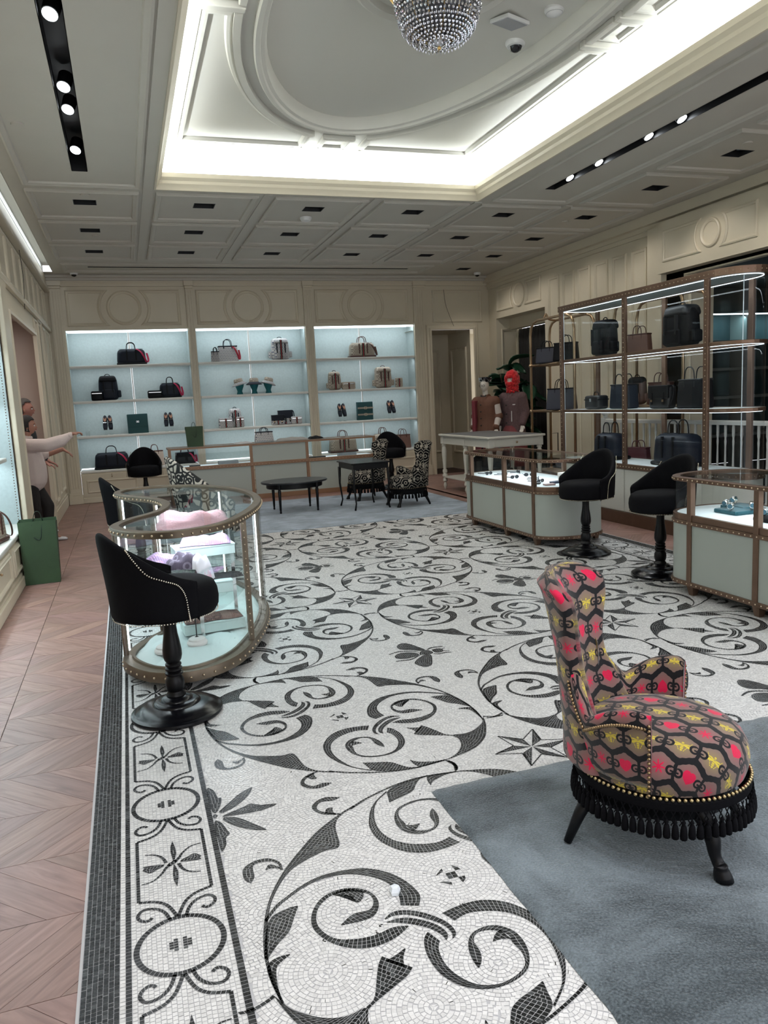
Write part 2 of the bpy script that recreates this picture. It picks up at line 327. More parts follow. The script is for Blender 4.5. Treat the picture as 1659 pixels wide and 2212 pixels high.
niche_unit(1,*NICHES[1],'middle lit shelving bay of the back wall, with the hats on teal heads')
niche_unit(2,*NICHES[2],'lit shelving bay beside the cased doorway, with the buckled teal box')
def base_cab(a,b,lab):
    root=thing('base_cabinet',lab,'cabinet',((a+b)/2,YB,0),0,'cream base cabinets under the lit shelves'); ox=(a+b)/2
    B=lambda m,*k: m.box(*k,T=lambda p:(p[0]-ox,p[1]-YB,p[2]))
    obj('carcass',B(MB(),a+.003,b-.003,YB-.02,YB+.3,.10,.532),CREAM,root)
    for u0,u1 in ((a+.02,ox-.01),(ox+.01,b-.02)):
        d=obj('drawer',B(MB(),u0,u1,YB-.035,YB-.02,.13,.50),CREAM,root)
        m=MB(); m.sweep(rect(u0+.07-ox,u1-.07-ox,.18,.41),scaled(MOLD,.7),True,lambda p:(p[0],-.035-p[2],p[1])); obj('drawer_moulding',m,CREAM,d,smooth=30)
        m=MB(); m.ball(((u0+u1)/2-ox,-.05,.46),.012,8,6); m.ball(((u0+u1)/2-ox,-.042,.50),.009,8,6); obj('knob',m,BRASS,d,smooth=True)
    obj('plinth',B(MB(),a,b,YB-.05,YB,0,.10),CREAM,root,bevel=.01)
for (a,b),l in zip(NICHES,('cream base cabinet below the black bags, beside the two shoppers','cream base cabinet mostly hidden behind the long glass counter','cream base cabinet at the doorway end, behind the patterned chairs')): base_cab(a,b,l)
DARK=mat('dark_glass_wall',(.012,.014,.014),.15); DRAPE=mat('dark_drape',(.02,.019,.018),.8,bump=.3,bscale=20)
def wall_right():
    mb=MB(); holes(mb,2.0,YB,0,ZC,[(12.5,14.42,-1,3.10),(1.5,8.85,-1,3.08)],TR); root=struct('wall_right',mb,CREAM)
    for u0,u1 in ((12.56,12.86),): pass
    y=9.62; k=0
    while y+.42<12.5:
        m=MB(); m.sweep(rect(y,y+.36,.35,3.58),MOLD,True,TR); obj('panel_moulding',m,CREAM,root,smooth=30); y+=.475
    for c,a,b in ((13.45,12.62,14.36),):
        m=MB(); cv=3.45; da=math.degrees(math.asin(.22/.31))
        l=[(a,3.67),(a,3.23)]+[(c+.31*math.cos(math.radians(t)),cv+.31*math.sin(math.radians(t))) for t in np.linspace(180+da,180-da,9)]
        r=[(b,3.23),(b,3.67)]+[(c+.31*math.cos(math.radians(t)),cv+.31*math.sin(math.radians(t))) for t in np.linspace(da,-da,9)]
        m.sweep(l,MOLD,True,TR); m.sweep(r,MOLD,True,TR); m.sweep(ring(c,cv,.23),MOLD,True,TR); obj('panel_moulding',m,CREAM,root,smooth=30)
    m=MB(); m.box(XR-.03,XR,2,YB,3.72,3.78); m.box(XR-.06,XR,2,YB,3.78,3.84); m.box(XR-.14,XR,2,YB,3.84,ZC-.002); obj('cornice',m,CREAM,root)
    # projecting header over the wide opening, with its pier
    h=obj('header',MB().box(XR-.16,XR+.02,2,9.2,3.12,3.80),CREAM,root)
    m=MB(); T=lambda p:(XR-.16-p[2],p[0],p[1])
    for c,a,b in ((8.17,7.4,9.08),(6.0,5.2,6.9)):
        cv=3.47; r=.26; da=math.degrees(math.asin(.21/r))
        for q in ([(a,3.68),(a,3.26)]+[(c+r*math.cos(math.radians(t)),cv+r*math.sin(math.radians(t))) for t in np.linspace(180+da,180-da,9)],[(b,3.26),(b,3.68)]+[(c+r*math.cos(math.radians(t)),cv+r*math.sin(math.radians(t))) for t in np.linspace(da,-da,9)]): m.sweep(q,scaled(MOLD,.8),True,T)
        m.sweep(ring(c,cv,.18),MOLD,True,T)
    obj('panel_moulding',m,CREAM,h,smooth=30)
    obj('pilaster',MB().box(XR-.1,XR,9.2,9.5,0,3.78),CREAM,root,bevel=.01)
    obj('jamb',MB().box(XR,XR+.5,8.85,9.2,0,3.08).box(XR,XR+.1,2,9.2,3.06,3.12),CREAM,root)
    m=MB(); m.sweep(rect(XR+.08,XR+.42,.4,2.9),MOLD,True,lambda p:(p[0],8.85-p[2],p[1])); obj('jamb_moulding',m,CREAM,root,smooth=30)
    # far opening: deep reveal with dark drapes
    m=MB(); m.quad((XR,12.5,0),(XR+.6,12.5,0),(XR+.6,12.5,3.1),(XR,12.5,3.1)); m.quad((XR,14.42,0),(XR+.6,14.42,0),(XR+.6,14.42,3.1),(XR,14.42,3.1)); m.quad((XR,12.5,3.1),(XR+.6,12.5,3.1),(XR+.6,14.42,3.1),(XR,14.42,3.1)); obj('reveal',m,CREAM,root)
    m=MB(); m.sweep(rect(XR+.1,XR+.5,.4,2.9),MOLD,True,lambda p:(p[0],14.42-p[2],p[1])); obj('jamb_moulding',m,CREAM,root,smooth=30)
    m=MB(); pts=[(XR+.5+.03*math.sin(i*1.3),12.5+1.92*i/60) for i in range(61)]
    m.sweep(pts,[(0,0),(0,2.88)],False,cp=False); setp(obj('curtain',m,DRAPE,smooth=True),'full-height dark curtain filling the far opening behind the leafy plant','curtain')
    obj('mullion',MB().box(XR+.3,XR+.45,12.5,14.42,2.88,3.1),CREAM,root)
    m=MB(); m.box(XR-.03,XR,9.5,12.5,0,.16); m.box(XR-.03,XR,14.42,YB,0,.16); setp(obj('baseboard_right',m,CREAM),kind='structure')
    # dark room beyond
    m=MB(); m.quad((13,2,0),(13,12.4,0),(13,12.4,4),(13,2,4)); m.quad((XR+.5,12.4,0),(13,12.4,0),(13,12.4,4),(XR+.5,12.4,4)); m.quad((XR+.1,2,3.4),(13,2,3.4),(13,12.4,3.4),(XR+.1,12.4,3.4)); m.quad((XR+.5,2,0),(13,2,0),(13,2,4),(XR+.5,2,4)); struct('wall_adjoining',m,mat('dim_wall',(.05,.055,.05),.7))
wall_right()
def adj_shelves():
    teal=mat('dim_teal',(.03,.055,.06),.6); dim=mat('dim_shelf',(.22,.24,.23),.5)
    # lit shelves of the adjoining salon
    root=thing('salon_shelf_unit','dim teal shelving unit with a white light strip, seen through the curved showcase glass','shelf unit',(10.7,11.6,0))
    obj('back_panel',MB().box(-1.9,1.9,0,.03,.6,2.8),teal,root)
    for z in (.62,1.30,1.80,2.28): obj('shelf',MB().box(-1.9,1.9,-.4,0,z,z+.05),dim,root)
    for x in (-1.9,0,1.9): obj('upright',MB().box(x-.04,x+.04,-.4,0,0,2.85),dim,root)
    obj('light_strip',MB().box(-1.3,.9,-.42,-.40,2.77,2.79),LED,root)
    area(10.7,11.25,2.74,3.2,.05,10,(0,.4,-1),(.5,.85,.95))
adj_shelves()
def wall_left():
    # lit display bay, cased opening with room behind, mirrored panels
    mb=MB(); holes(mb,-6,YB,0,ZC,[(4.2,8.765,-1,3.02),(9.35,11.95,-1,2.72)],TL); root=struct('wall_left',mb,CREAM)
    y=5.0
    while y<14.2:
        a,b=y,min(y+.62,14.4)
        m=MB(); m.sweep([(a,3.15),(b,3.15),(b,3.62),(a,3.62)][::-1],MOLD,True,TL); obj('panel_moulding',m,CREAM,root,smooth=30); y+=.70
    m=MB(); m.sweep([(9.35,0),(9.35,2.72),(11.95,2.72),(11.95,0)],[(0,0),(0,.05),(.03,.055),(.05,.03),(.10,.025),(.12,0)],False,TL); obj('door_casing',m,CREAM,root,smooth=30)
    m=MB(); m.box(XL,XL+.05,-6,YB,3.02,3.08); m.box(XL,XL+.09,-6,YB,3.70,3.76); m.box(XL,XL+.05,-6,YB,3.76,ZC); obj('cornice',m,CREAM,root,bevel=.01)
    obj('pilaster',MB().box(XL,XL+.05,8.78,9.2,.5,3.02),CREAM,root,bevel=.012)
    MIR=mat('mirror_glass',(.42,.46,.46),.03,1)
    for a,b in ((12.75,13.15),):
        obj('mirror_pane',MB().box(XL+.002,XL+.012,a,b,.35,2.95),MIR,root)
    for a,b in ((12.2,12.6),(13.35,13.7),(13.85,14.5)):
        m=MB(); m.sweep(rect(a,b,.35,2.95)[::-1],MOLD,True,TL); obj('panel_moulding',m,CREAM,root,smooth=30)
    m=MB(); m.sweep([(12.70,.3),(13.2,.3),(13.2,3.0),(12.7,3.0)][::-1],MOLD,True,TL); obj('panel_moulding',m,CREAM,root,smooth=30)
    m=MB(); m.box(XL,XL+.035,12.1,YB-.05,0,.18); m.box(XL,XL+.022,12.1,YB-.05,.18,.22); setp(obj('baseboard_left',m,CREAM,bevel=.006),kind='structure')
    ROSE=mat('rosy_paint',(.60,.50,.43),.6)
    m=MB(); m.quad((XL-1.3,8,0),(XL-1.3,13,0),(XL-1.3,13,3.3),(XL-1.3,8,3.3)); m.quad((XL-1.3,12.3,0),(XL,12.3,0),(XL,12.3,3.3),(XL-1.3,12.3,3.3)); m.quad((XL-1.3,8,2.95),(XL,8,2.95),(XL,12.3,2.95),(XL-1.3,12.3,2.95)); m.quad((XL-1.3,9.0,0),(XL,9.0,0),(XL,9.0,3.3),(XL-1.3,9.0,3.3))
    s=struct('wall_side_room',m,ROSE); area(XL-.6,10.6,2.9,.8,.8,9,(0,0,-1),(1,.86,.8))
    T=lambda p:(p[0],12.3-p[2],p[1]); m=MB(); m.sweep(rect(-2.3,-1.5,0.02,2.15),MOLD,True,T); obj('door_casing',m,ROSE,s,smooth=30); obj('door_gap',MB().box(-1.56,-1.545,12.28,12.3,0,2.12),BLACKM,s)
wall_left()
def left_bay():
    root=thing('display_bay','lit pale blue display bay with shelves, beside the big green shopping bag','shelf unit',(XL,6.5,.5)); D=.42
    T=lambda p:(p[0]-XL,p[1]-6.5,p[2]-.5); B=lambda m,*k: m.box(*k,T=T)
    obj('back_panel',B(MB(),XL-D,XL-D+.01,4.2,8.75,.5,3.02),NICHEB,root); obj('side_panel',B(MB(),XL-D,XL-.01,8.735,8.748,.5,3.02),NICHEB,root)
    obj('top_panel',B(MB(),XL-D,XL-.01,4.2,8.74,3.0,3.02),SHELFW,root); obj('base_shelf',B(MB(),XL-D,XL+.05,4.15,8.80,.455,.50),SHELFW,root,bevel=.012)
    for z in (1.20,1.82,2.42): obj('shelf',B(MB(),XL-D+.01,XL-.06,4.2,8.62,z-.045,z),SHELFW,root,bevel=.012)
    m=MB()
    for k in range(84): m.ball((XL-.03-XL,8.70-6.5,.55+k*.029-.5),.006,5,4)
    obj('bead_trim',m,BRONZE,root)
    for z in (2.98,2.36,1.76,1.14): area(XL-.10,6.5,z,.03,4.2,16,(-.5,0,-1),(.78,.93,1))
    c=thing('base_cabinet','cream base cabinet with moulded drawer, behind the big green shopping bag','cabinet',(XL,6.5,0))
    T0=lambda p:(p[0]-XL,p[1]-6.5,p[2]); obj('carcass',MB().box(XL-.4,XL+.03,4.2,8.76,.0,.45,T=T0),CREAM,c)
    for a,b in ((7.45,8.68),(6.1,7.35)):
        d=obj('drawer',MB().box(XL+.03,XL+.045,a,b,.16,.43,T=T0),CREAM,c)
        m=MB(); m.sweep([(a-6.5+.08,.21),(b-6.5-.08,.21),(b-6.5-.08,.38),(a-6.5+.08,.38)][::-1],scaled(MOLD,.8),True,lambda p:(.045+p[2],p[0],p[1])); obj('drawer_moulding',m,CREAM,d,smooth=30)
        obj('knob',MB().ball((.06,(a+b)/2-6.5,.35),.012,8,6),BRASS,d,smooth=True)
    obj('plinth',MB().box(XL,XL+.07,4.2,8.8,0,.10,T=T0).box(XL,XL+.05,4.2,8.8,.10,.13,T=T0),CREAM,c,bevel=.008)
left_bay()
# ---------------- ceiling ----------------
SX=[-.208,1.122,2.454,3.776,5.085,6.37]; SY=[9.70,11.13,12.54]
SPOTS=[(x,y) for y in SY for x in SX]+[(6.37,y) for y in (13.82,8.2,6.87,5.5,4.1)]
def ceiling():
    hs=[(.55,4.34,2.26,8.94),(-.27,-.13,1.0,8.5),(4.99,5.12,1.0,8.44),(-.35,5.24,13.80,13.87),(-1.07,-.93,3,14.3)]+[(x-.125,x+.125,y-.115,y+.115) for x,y in SPOTS]
    root=struct('ceiling',holes(MB(),XL,XR,-1,YB,hs,TC),CEIL)
    m=MB(); xs=[-.208,1.122,2.454,3.776,5.085,6.37]
    for i,x in enumerate(xs):
        for j,(y0,y1) in enumerate(((9.17,10.42),(10.60,11.80),(11.98,13.05))):
            w=.57 if i else .58; q=MB(); q.sweep(rect(x-w,x+w,y0,y1),[(0,0),(.0,.022),(.02,.032),(.045,.02),(.06,.018),(.07,0)],True,TC); obj('coffer_moulding',q,CEIL,root,smooth=30)
    for a,b,c,d in ((-.78,.39,1.0,8.97),(4.55,5.62,1.0,8.97),(5.8,6.95,7.62,8.97),(5.8,6.95,6.2,7.44),(5.8,6.95,4.8,6.02),(-.75,5.62,13.45,14.2)):
        q=MB(); q.sweep(rect(a,b,c,d),[(0,0),(.0,.022),(.02,.032),(.045,.02),(.06,.018),(.07,0)],True,TC); obj('panel_moulding',q,CEIL,root,smooth=30)
    for x in (.465,): obj('beam',MB().box(x-.055,x+.055,-1,13.3,ZC-.012,ZC),CEIL,root)
    for x in (1.79,3.115,4.43,5.73): obj('beam',MB().box(x-.05,x+.05,9.1,13.3,ZC-.012,ZC),CEIL,root)
    # slots
    for a,b,c,d in hs[1:4]: obj('slot_lining',MB().box(a-.005,b+.005,c,d,ZC+.16,ZC+.17).box(a-.005,a,c,d,ZC,ZC+.16).box(b,b+.005,c,d,ZC,ZC+.16).box(a,b,c-.005,c,ZC,ZC+.16).box(a,b,d,d+.005,ZC,ZC+.16),BLACKM,root)
    a,b,c,d=hs[4]; obj('slot_lining',MB().box(a,b,c,d,ZC+.10,ZC+.11).box(a-.005,a,c,d,ZC,ZC+.11).box(b,b+.005,c,d,ZC,ZC+.11),DOME,root)
    area((a+b)/2,9.5,ZC+.09,.06,9,10,(0,0,-1),(.8,.9,1))
    # cornice strip next to the back wall
    obj('cornice',MB().box(XL,XR,YB-.22,YB-.11,ZC-.05,ZC).box(XL,XR,YB-.14,YB-.05,ZC-.09,ZC),CEIL,root,bevel=.01)
    # cove crown around the opening, profile (towards opening, z)
    m=MB(); P=[(0,ZC-.03),(.02,ZC-.03),(.03,ZC),(.055,ZC+.03),(.06,ZC+.06),(.085,ZC+.09),(.09,ZC+.135),(.02,ZC+.135),(.02,ZC+.03),(0,ZC+.03)]
    m.sweep(rect(.52,4.37,2.23,8.97),P,True); obj('cove_crown',m,CREAM,root,smooth=30)
    # cove floor, walls, upper ceiling
    zu=4.41; x0,x1,y0,y1=.34,4.55,2.05,9.15
    m=MB()
    for a,b in (((x0,y0),(x1,y0)),((x1,y0),(x1,y1)),((x1,y1),(x0,y1)),((x0,y1),(x0,y0))): m.quad((*a,ZC+.01),(*b,ZC+.01),(*b,zu),(*a,zu))
    holes(m,x0,x1,y0,y1,[(.55,4.34,2.26,8.94)],lambda p:(p[0],p[1],ZC+.02)); obj('cove_wall',m,DOME,root)
    # flat upper ceiling with elliptical hole
    ea,eb=1.27,2.6; m=MB(); n=96; vs=[];fs=[]
    for i in range(n):
        t=2*PI*i/n; c,s=math.cos(t),math.sin(t); vs.append((CX+ea*c,CY+eb*s,zu))
        k=min((x1-CX)/abs(c) if abs(c)>1e-6 else 1e9,(y1-CY)/abs(s) if abs(s)>1e-6 else 1e9); vs.append((CX+c*k,CY+s*k,zu))
    for i in range(n): fs.append((2*i,2*i+1,2*((i+1)%n)+1,2*((i+1)%n)))
    m.add(vs,fs)
    for sx in(-1,1):
        for sy in(-1,1): m.quad((CX,CY,zu+.001),(CX+sx*(x1-CX),CY+sy*(y1-CY),zu+.001),(CX+sx*(x1-CX),CY+sy*(y1-CY),zu+.001),(CX,CY,zu+.001))
    m=MB(); m.add(vs,fs); Ty=y1-CY; Tx=x1-CX; ca=math.atan2(Ty,Tx)
    for sx in(-1,1):
        for sy in(-1,1):
            P=[(CX+sx*Tx,CY+sy*Ty,zu)]; i0=[v for v in vs[1::2] if (abs(v[0]-(CX+sx*Tx))<1e-6 and 0<(v[1]-CY)*sy)]; i1=[v for v in vs[1::2] if (abs(v[1]-(CY+sy*Ty))<1e-6 and 0<(v[0]-CX)*sx)]
            if i0 and i1: m.add([P[0],max(i0,key=lambda v:abs(v[1]-CY)),max(i1,key=lambda v:abs(v[0]-CX))],[(0,1,2)])
    obj('upper_ceiling',m,DOME,root)
    E=lambda a,b,n=96:[(CX+a*math.cos(2*PI*i/n),CY+b*math.sin(2*PI*i/n)) for i in range(n)]
    TU=lambda p:(p[0],p[1],zu-p[2])
    m=MB(); m.sweep(E(ea+.02,eb+.02),[(0,0),(-.0,.03),(.015,.045),(.05,.04),(.06,.02),(.09,.012),(.11,-.03),(.11,-.12),(0,-.12)],True,TU); obj('dome_moulding',m,DOME,root,smooth=35)
    m=MB(); q=E(ea-.05,eb-.05)
    m.add([(CX,CY,zu+.20)]+[(CX+(a-CX)*k,CY+(b-CY)*k,zu+.20-.10*k**3) for k in (.35,.6,.8,.92,1.0) for a,b in q],[(0,1+i,1+(i+1)%96) for i in range(96)]+[(1+r*96+i,1+(r+1)*96+i,1+(r+1)*96+(i+1)%96,1+r*96+(i+1)%96) for r in range(4) for i in range(96)]); obj('dome',m,DOME,root,smooth=True)
    # spandrel panels: four corners and four small ones between
    HM=[(0,0),(0,.02),(.02,.03),(.03,.02),(.05,.035),(.075,.03),(.09,0)]
    fx,fy=1.69,3.14; oa,ob=1.42,2.76; ex=[]
    for sx in(1,-1):
        for sy in(1,-1):
            t1=math.asin(.30/ob); t2=math.acos(.30/oa)
            ap=[(CX+sx*oa*math.cos(t),CY+sy*ob*math.sin(t)) for t in np.linspace(t1,t2,22)]
            poly=[(CX+sx*fx,CY+sy*.30)]+[(CX+sx*fx,CY+sy*fy),(CX+sx*.30,CY+sy*fy)]+ap[::-1]
            if sx*sy<0: poly=poly[::-1]
            q=MB(); q.sweep(poly,HM,True,TU); obj('spandrel_moulding',q,DOME,root,smooth=30)
            # raised outer rib along the ellipse
            q=MB(); q.sweep(ap,[(-.03*sx*sy,0),(-.03*sx*sy,.05),(.03*sx*sy,.05),(.03*sx*sy,0)],False,TU); obj('rib',q,DOME,root,smooth=30)
    for sx in(1,-1):
        q=MB(); poly=rect(CX+sx*1.45-.0,CX+sx*1.69,CY-.17,CY+.17) if sx>0 else rect(CX-1.69,CX-1.45,CY-.17,CY+.17); q.sweep(poly,scaled(HM,.8),True,TU); obj('spandrel_moulding',q,DOME,root,smooth=30)
        x=CX+sx*1.40; obj('rib',MB().box(x-.03,x+.03,CY-.18,CY+.18,zu-.05,zu),DOME,root,bevel=.008)
        for sy in(1,-1): obj('rib_return',MB().box(min(CX+sx*1.37,CX+sx*1.75),max(CX+sx*1.37,CX+sx*1.75),CY+sy*.24-.035,CY+sy*.24+.035,zu-.055,zu),DOME,root,bevel=.008)
    for sy in(1,-1):
        y0_,y1_=sorted((CY+sy*2.80,CY+sy*3.14)); q=MB(); q.sweep(rect(CX-.17,CX+.17,y0_,y1_),scaled(HM,.8),True,TU); obj('spandrel_moulding',q,DOME,root,smooth=30)
        y=CY+sy*2.76; obj('rib',MB().box(CX-.18,CX+.18,y-.03,y+.03,zu-.05,zu),DOME,root,bevel=.008)
    # medallion
    m=MB(); T=lambda p:(p[0],p[1],zu+.20-p[2]); m.sweep(ring(CX,CY,.62,64),[(0,0),(0,.03),(.03,.05),(.07,.03),(.10,.045),(.13,.0)],True,T); m.sweep(ring(CX,CY,.42,64),scaled(MOLD,.8),True,T); obj('medallion',m,DOME,root,smooth=35)
ceiling()
SPOTE=mat('spot_lens_bright',(1,1,1),emit=9,ecol=(.9,.96,1)); SPOTD=mat('spot_lens_dim',(.20,.24,.27),.25,emit=.12,ecol=(.6,.8,1)); 
def lamp(x,y,z,tx,ty,tz,e,size=70,col=(.93,.96,1)):
    L=bpy.data.lights.new('spot_light','SPOT'); L.energy=e; L.spot_size=math.radians(size); L.spot_blend=.6; L.shadow_soft_size=.04; L.color=col
    o=bpy.data.objects.new('spot_light',L); COL.objects.link(o); o.location=(x,y,z); o.rotation_euler=(Vector((tx,ty,tz))-Vector((x,y,z))).to_track_quat('-Z','Y').to_euler()
def downlights():
    first=None
    names='one two three four five six'.split()
    rows={9.70:'first row from the domed ceiling',11.13:'middle row of three',12.54:'row nearest the back wall'}
    cols=['above the left aisle','second from the left wall','third from the left wall','fourth from the left wall','fifth from the left wall','along the panelled wall']
    for k,(x,y) in enumerate(SPOTS):
        lab='square black recessed twin downlight, %s, %s'%(rows.get(y),cols[SX.index(x)].replace('left','shopper-side')) if k<18 else 'square black recessed downlight over the tall showcase, '+{13.82:'tight in the back corner',8.2:'nearest the coffer grid',6.87:'second from the coffer grid',5.5:'third from the coffer grid',4.1:'fourth from the coffer grid'}[y]
        if first is None:
            t=thing('recessed_downlight',lab,'light',(x,y,ZC),0,'square recessed downlights'); first=t
            obj('housing',MB().box(-.123,.123,-.113,.113,.14,.15).box(-.125,-.118,-.113,.113,0,.15).box(.118,.125,-.113,.113,0,.15).box(-.123,.123,-.115,-.108,0,.15).box(-.123,.123,.108,.115,0,.15),BLACKM,t)
            for sx in(-.06,.06):
                l=obj('lamp_head',MB().lathe([(.035,.05),(.045,.05),(.045,.13),(.02,.14)],14,(sx,.02,0),cap=False),BLACKM,t,smooth=30); obj('lens',MB().lathe([(.001,.055),(.038,.055)],14,(sx,.02,0),cap=False),SPOTD,l)
        else: dup(first,(x,y,ZC),0,lab)
        lamp(x,y,ZC-.01,x+(.4 if x<6 else .7),y-.3,0 if x<6 else 1.2,20 if x<6 else 17,120,(1,.94,.87))
downlights()
for x in SX[:5]:
    for y in (1.55,.25): lamp(x,y,ZC-.01,x,y+.75,0,60,72,(.95,.95,1))  # unseen spots without housings, added to brighten the floor near the camera
def track(x,y0,y1,ys,tilt,lab,tx,e):
    for i,y in enumerate(ys):
        t=thing('track_spotlight','glowing round spotlight in the black ceiling slot %s, %s'%(lab,['nearest the coffers','second from the coffers','third from the coffers','fourth from the coffers'][i]),'light',(x,y,ZC+.03),0,'spotlights in the black ceiling slots')
        T=lambda p:(Matrix.Rotation(tilt,3,'Y')@Matrix.Rotation(-.5,3,'X')@Vector(p))
        obj('lamp_head',MB().lathe([(.052,-.02),(.055,.09),(.03,.11)],18,(0,0,0),cap=True,T=T),BLACKM,t,smooth=30); obj('lens',MB().lathe([(.001,-.024),(.046,-.022)],18,cap=False,T=T),SPOTE,t)
        lamp(x,y,ZC-.03,tx,y-1.2,0,e,80)
track(-.2,0,8.5,(7.9,6.9,6.45,5.35)[:4],.25,'over the parquet aisle',.6,30)
track(5.055,0,8.4,(8.02,7.45,6.62,6.15)[:4],-.25,'beside the tall showcase',4.3,30)
# ---------------- mosaic floor ----------------
def mosaic_mat():
    m=bpy.data.materials.new('marble_tesserae'); m.use_nodes=True; nt=m.node_tree; b=nt.nodes['Principled BSDF']
    a=nt.nodes.new('ShaderNodeAttribute'); a.attribute_name='tint'; nt.links.new(a.outputs['Color'],b.inputs['Base Color'])
    b.inputs['Specular IOR Level'].default_value=.2
    tc=nt.nodes.new('ShaderNodeTexCoord'); n=nt.nodes.new('ShaderNodeTexNoise'); n.inputs['Scale'].default_value=60; nt.links.new(tc.outputs['Object'],n.inputs['Vector'])
    mr=nt.nodes.new('ShaderNodeMapRange'); mr.inputs['To Min'].default_value=.12; mr.inputs['To Max'].default_value=.42; nt.links.new(n.outputs['Fac'],mr.inputs['Value']); nt.links.new(mr.outputs[0],b.inputs['Roughness'])
    bp=nt.nodes.new('ShaderNodeBump'); bp.inputs['Strength'].default_value=.12; bp.inputs['Distance'].default_value=.004; nt.links.new(n.outputs['Fac'],bp.inputs['Height']); nt.links.new(bp.outputs['Normal'],b.inputs['Normal'])
    return m
TESS=mosaic_mat(); GROUT=mat('grout',(.50,.50,.51),.85); PIT=1.427; CC=[(.90,3.632)]
X0,X1,Y0,Y1=-.267,4.925,.9,9.62
def mosaic():
    Q=[]; Cc=[]; ZZ=[]; U=[]                       # quads (4x2), colour, grout underlay quads
    white=lambda n: (lambda v: np.stack([v*.99,v*.985,v*.965],1))(rng.choice([.74,.78,.70,.80,.66],n,p=[.3,.3,.2,.1,.1])+rng.normal(0,.015,n))
    black=lambda n: (lambda v: np.stack([v*.92,v,v*1.02],1))(np.abs(rng.choice([.010,.017,.028,.06],n,p=[.45,.3,.17,.08])+rng.normal(0,.004,n)))
    def under(q): return (q[:,1]<2.72)&(q[:,0]>1.08)
    tiles=[(.90+1.4295*i,3.632+PIT*j,(i+j)%2) for i in range(3) for j in range(-2,5)]
    # white background: rings of tesserae round many centres
    base=[(0,0),(.04,-.42),(.39,-.04),(.50,-.27),(.27,-.50),(.17,-.18),(.42,.33),(.33,.42),(.62,.05),(.05,.62)]
    base+= [(-x,-y) for x,y in base[1:]]; cs=[]
    for tx,ty,par in tiles:
        for x,y in base: cs.append((tx+(-x if par else x),ty+y))
        cs+=[(tx+.7147,ty+.7135),(tx-.7147,ty+.7135),(tx+.7147,ty),(tx,ty+.7135),(tx-.7147,ty)]
    cs=np.unique(np.round(np.array(cs),3),axis=0); cs=cs[(cs[:,0]>-.2)&(cs[:,0]<4.9)&(cs[:,1]>.5)&(cs[:,1]<10.2)]
    FX0,FX1=.181,4.479
    for c in cs:
        s=.0142 if c[1]<5.4 else .0195
        nb=cs[(np.hypot(*(cs-c).T)<1.1)&(np.hypot(*(cs-c).T)>1e-4)]; P=[]
        for k in range(int(.55/s)):
            r=(k+.5)*s; n=max(3,int(round(2*PI*r/s))); a=(np.arange(n)+rng.random())*2*PI/n+rng.normal(0,.08*2*PI/n,n)
            P.append(np.stack([a,np.full(n,r),np.full(n,2*PI/n)],1))
        P=np.concatenate(P); xy=c+np.stack([np.cos(P[:,0]),np.sin(P[:,0])],1)*P[:,1:2]
        ok=(xy[:,0]>FX0+.004)&(xy[:,0]<FX1-.004)&(xy[:,1]>Y0)&(xy[:,1]<Y1)
        d=np.hypot(*(xy-c).T)
        for b in nb: ok&=(d<=np.hypot(*(xy-b).T)+.42*s)
        ok&=~under(xy); P=P[ok]
        if not len(P): continue
        g=.0009; h=s/2-g; ha=P[:,2]/2-g/np.maximum(P[:,1],.004); ha=np.maximum(ha,.02); r=P[:,1]; a=P[:,0]; j=rng.normal(0,.0004,(len(P),4))
        q=np.stack([np.stack([c[0]+(r+sr*h+j[:,i])*np.cos(a+sa*ha),c[1]+(r+sr*h+j[:,i])*np.sin(a+sa*ha)],1) for i,(sr,sa) in enumerate(((-1,-1),(1,-1),(1,1),(-1,1)))],1)
        Q.append(q); Cc.append(white(len(q))); ZZ.append(np.full(len(q),.0009+.0006*rng.random()))
    NW=sum(len(q) for q in Q)
    def cells(xa,xb,ya,yb,col,nx=None,s=.0145,jit=.0005):
        nx=nx or max(1,int(round((xb-xa)/s))); ny=max(1,int(round((yb-ya)/s))); xs=np.linspace(xa,xb,nx+1); ys=np.linspace(ya,yb,ny+1); g=.0007 if col is black else .0009
        i,k=np.meshgrid(np.arange(nx),np.arange(ny)); i=i.ravel();k=k.ravel(); off=rng.normal(0,jit,len(i))+(rng.random(nx)[i]*(ys[1]-ys[0]) if jit>0 else 0)
        q=np.stack([np.stack([xs[i]+g,ys[k]+g+off],1),np.stack([xs[i+1]-g,ys[k]+g+off],1),np.stack([xs[i+1]-g,ys[k+1]-g+off],1),np.stack([xs[i]+g,ys[k+1]-g+off],1)],1)
        m=~under(q[:,0]); q=q[m]; Q.append(q); Cc.append(col(len(q))); ZZ.append(np.full(len(q),.0012))
    ZB=[]
    def mir(x,side): return x if side==0 else 4.658-x
    for side in(0,1):
        for a,b,col,n in ((-.266,-.163,black,7),(-.163,-.147,white,1),(-.130,.160,white,20)):
            xa,xb=sorted((mir(a,side),mir(b,side))); cells(xa,xb,Y0,Y1,col,n)
    NB=len(Q)
    # black inlay, laid a hair above
    BQ=[];BC=[];UQ=[]
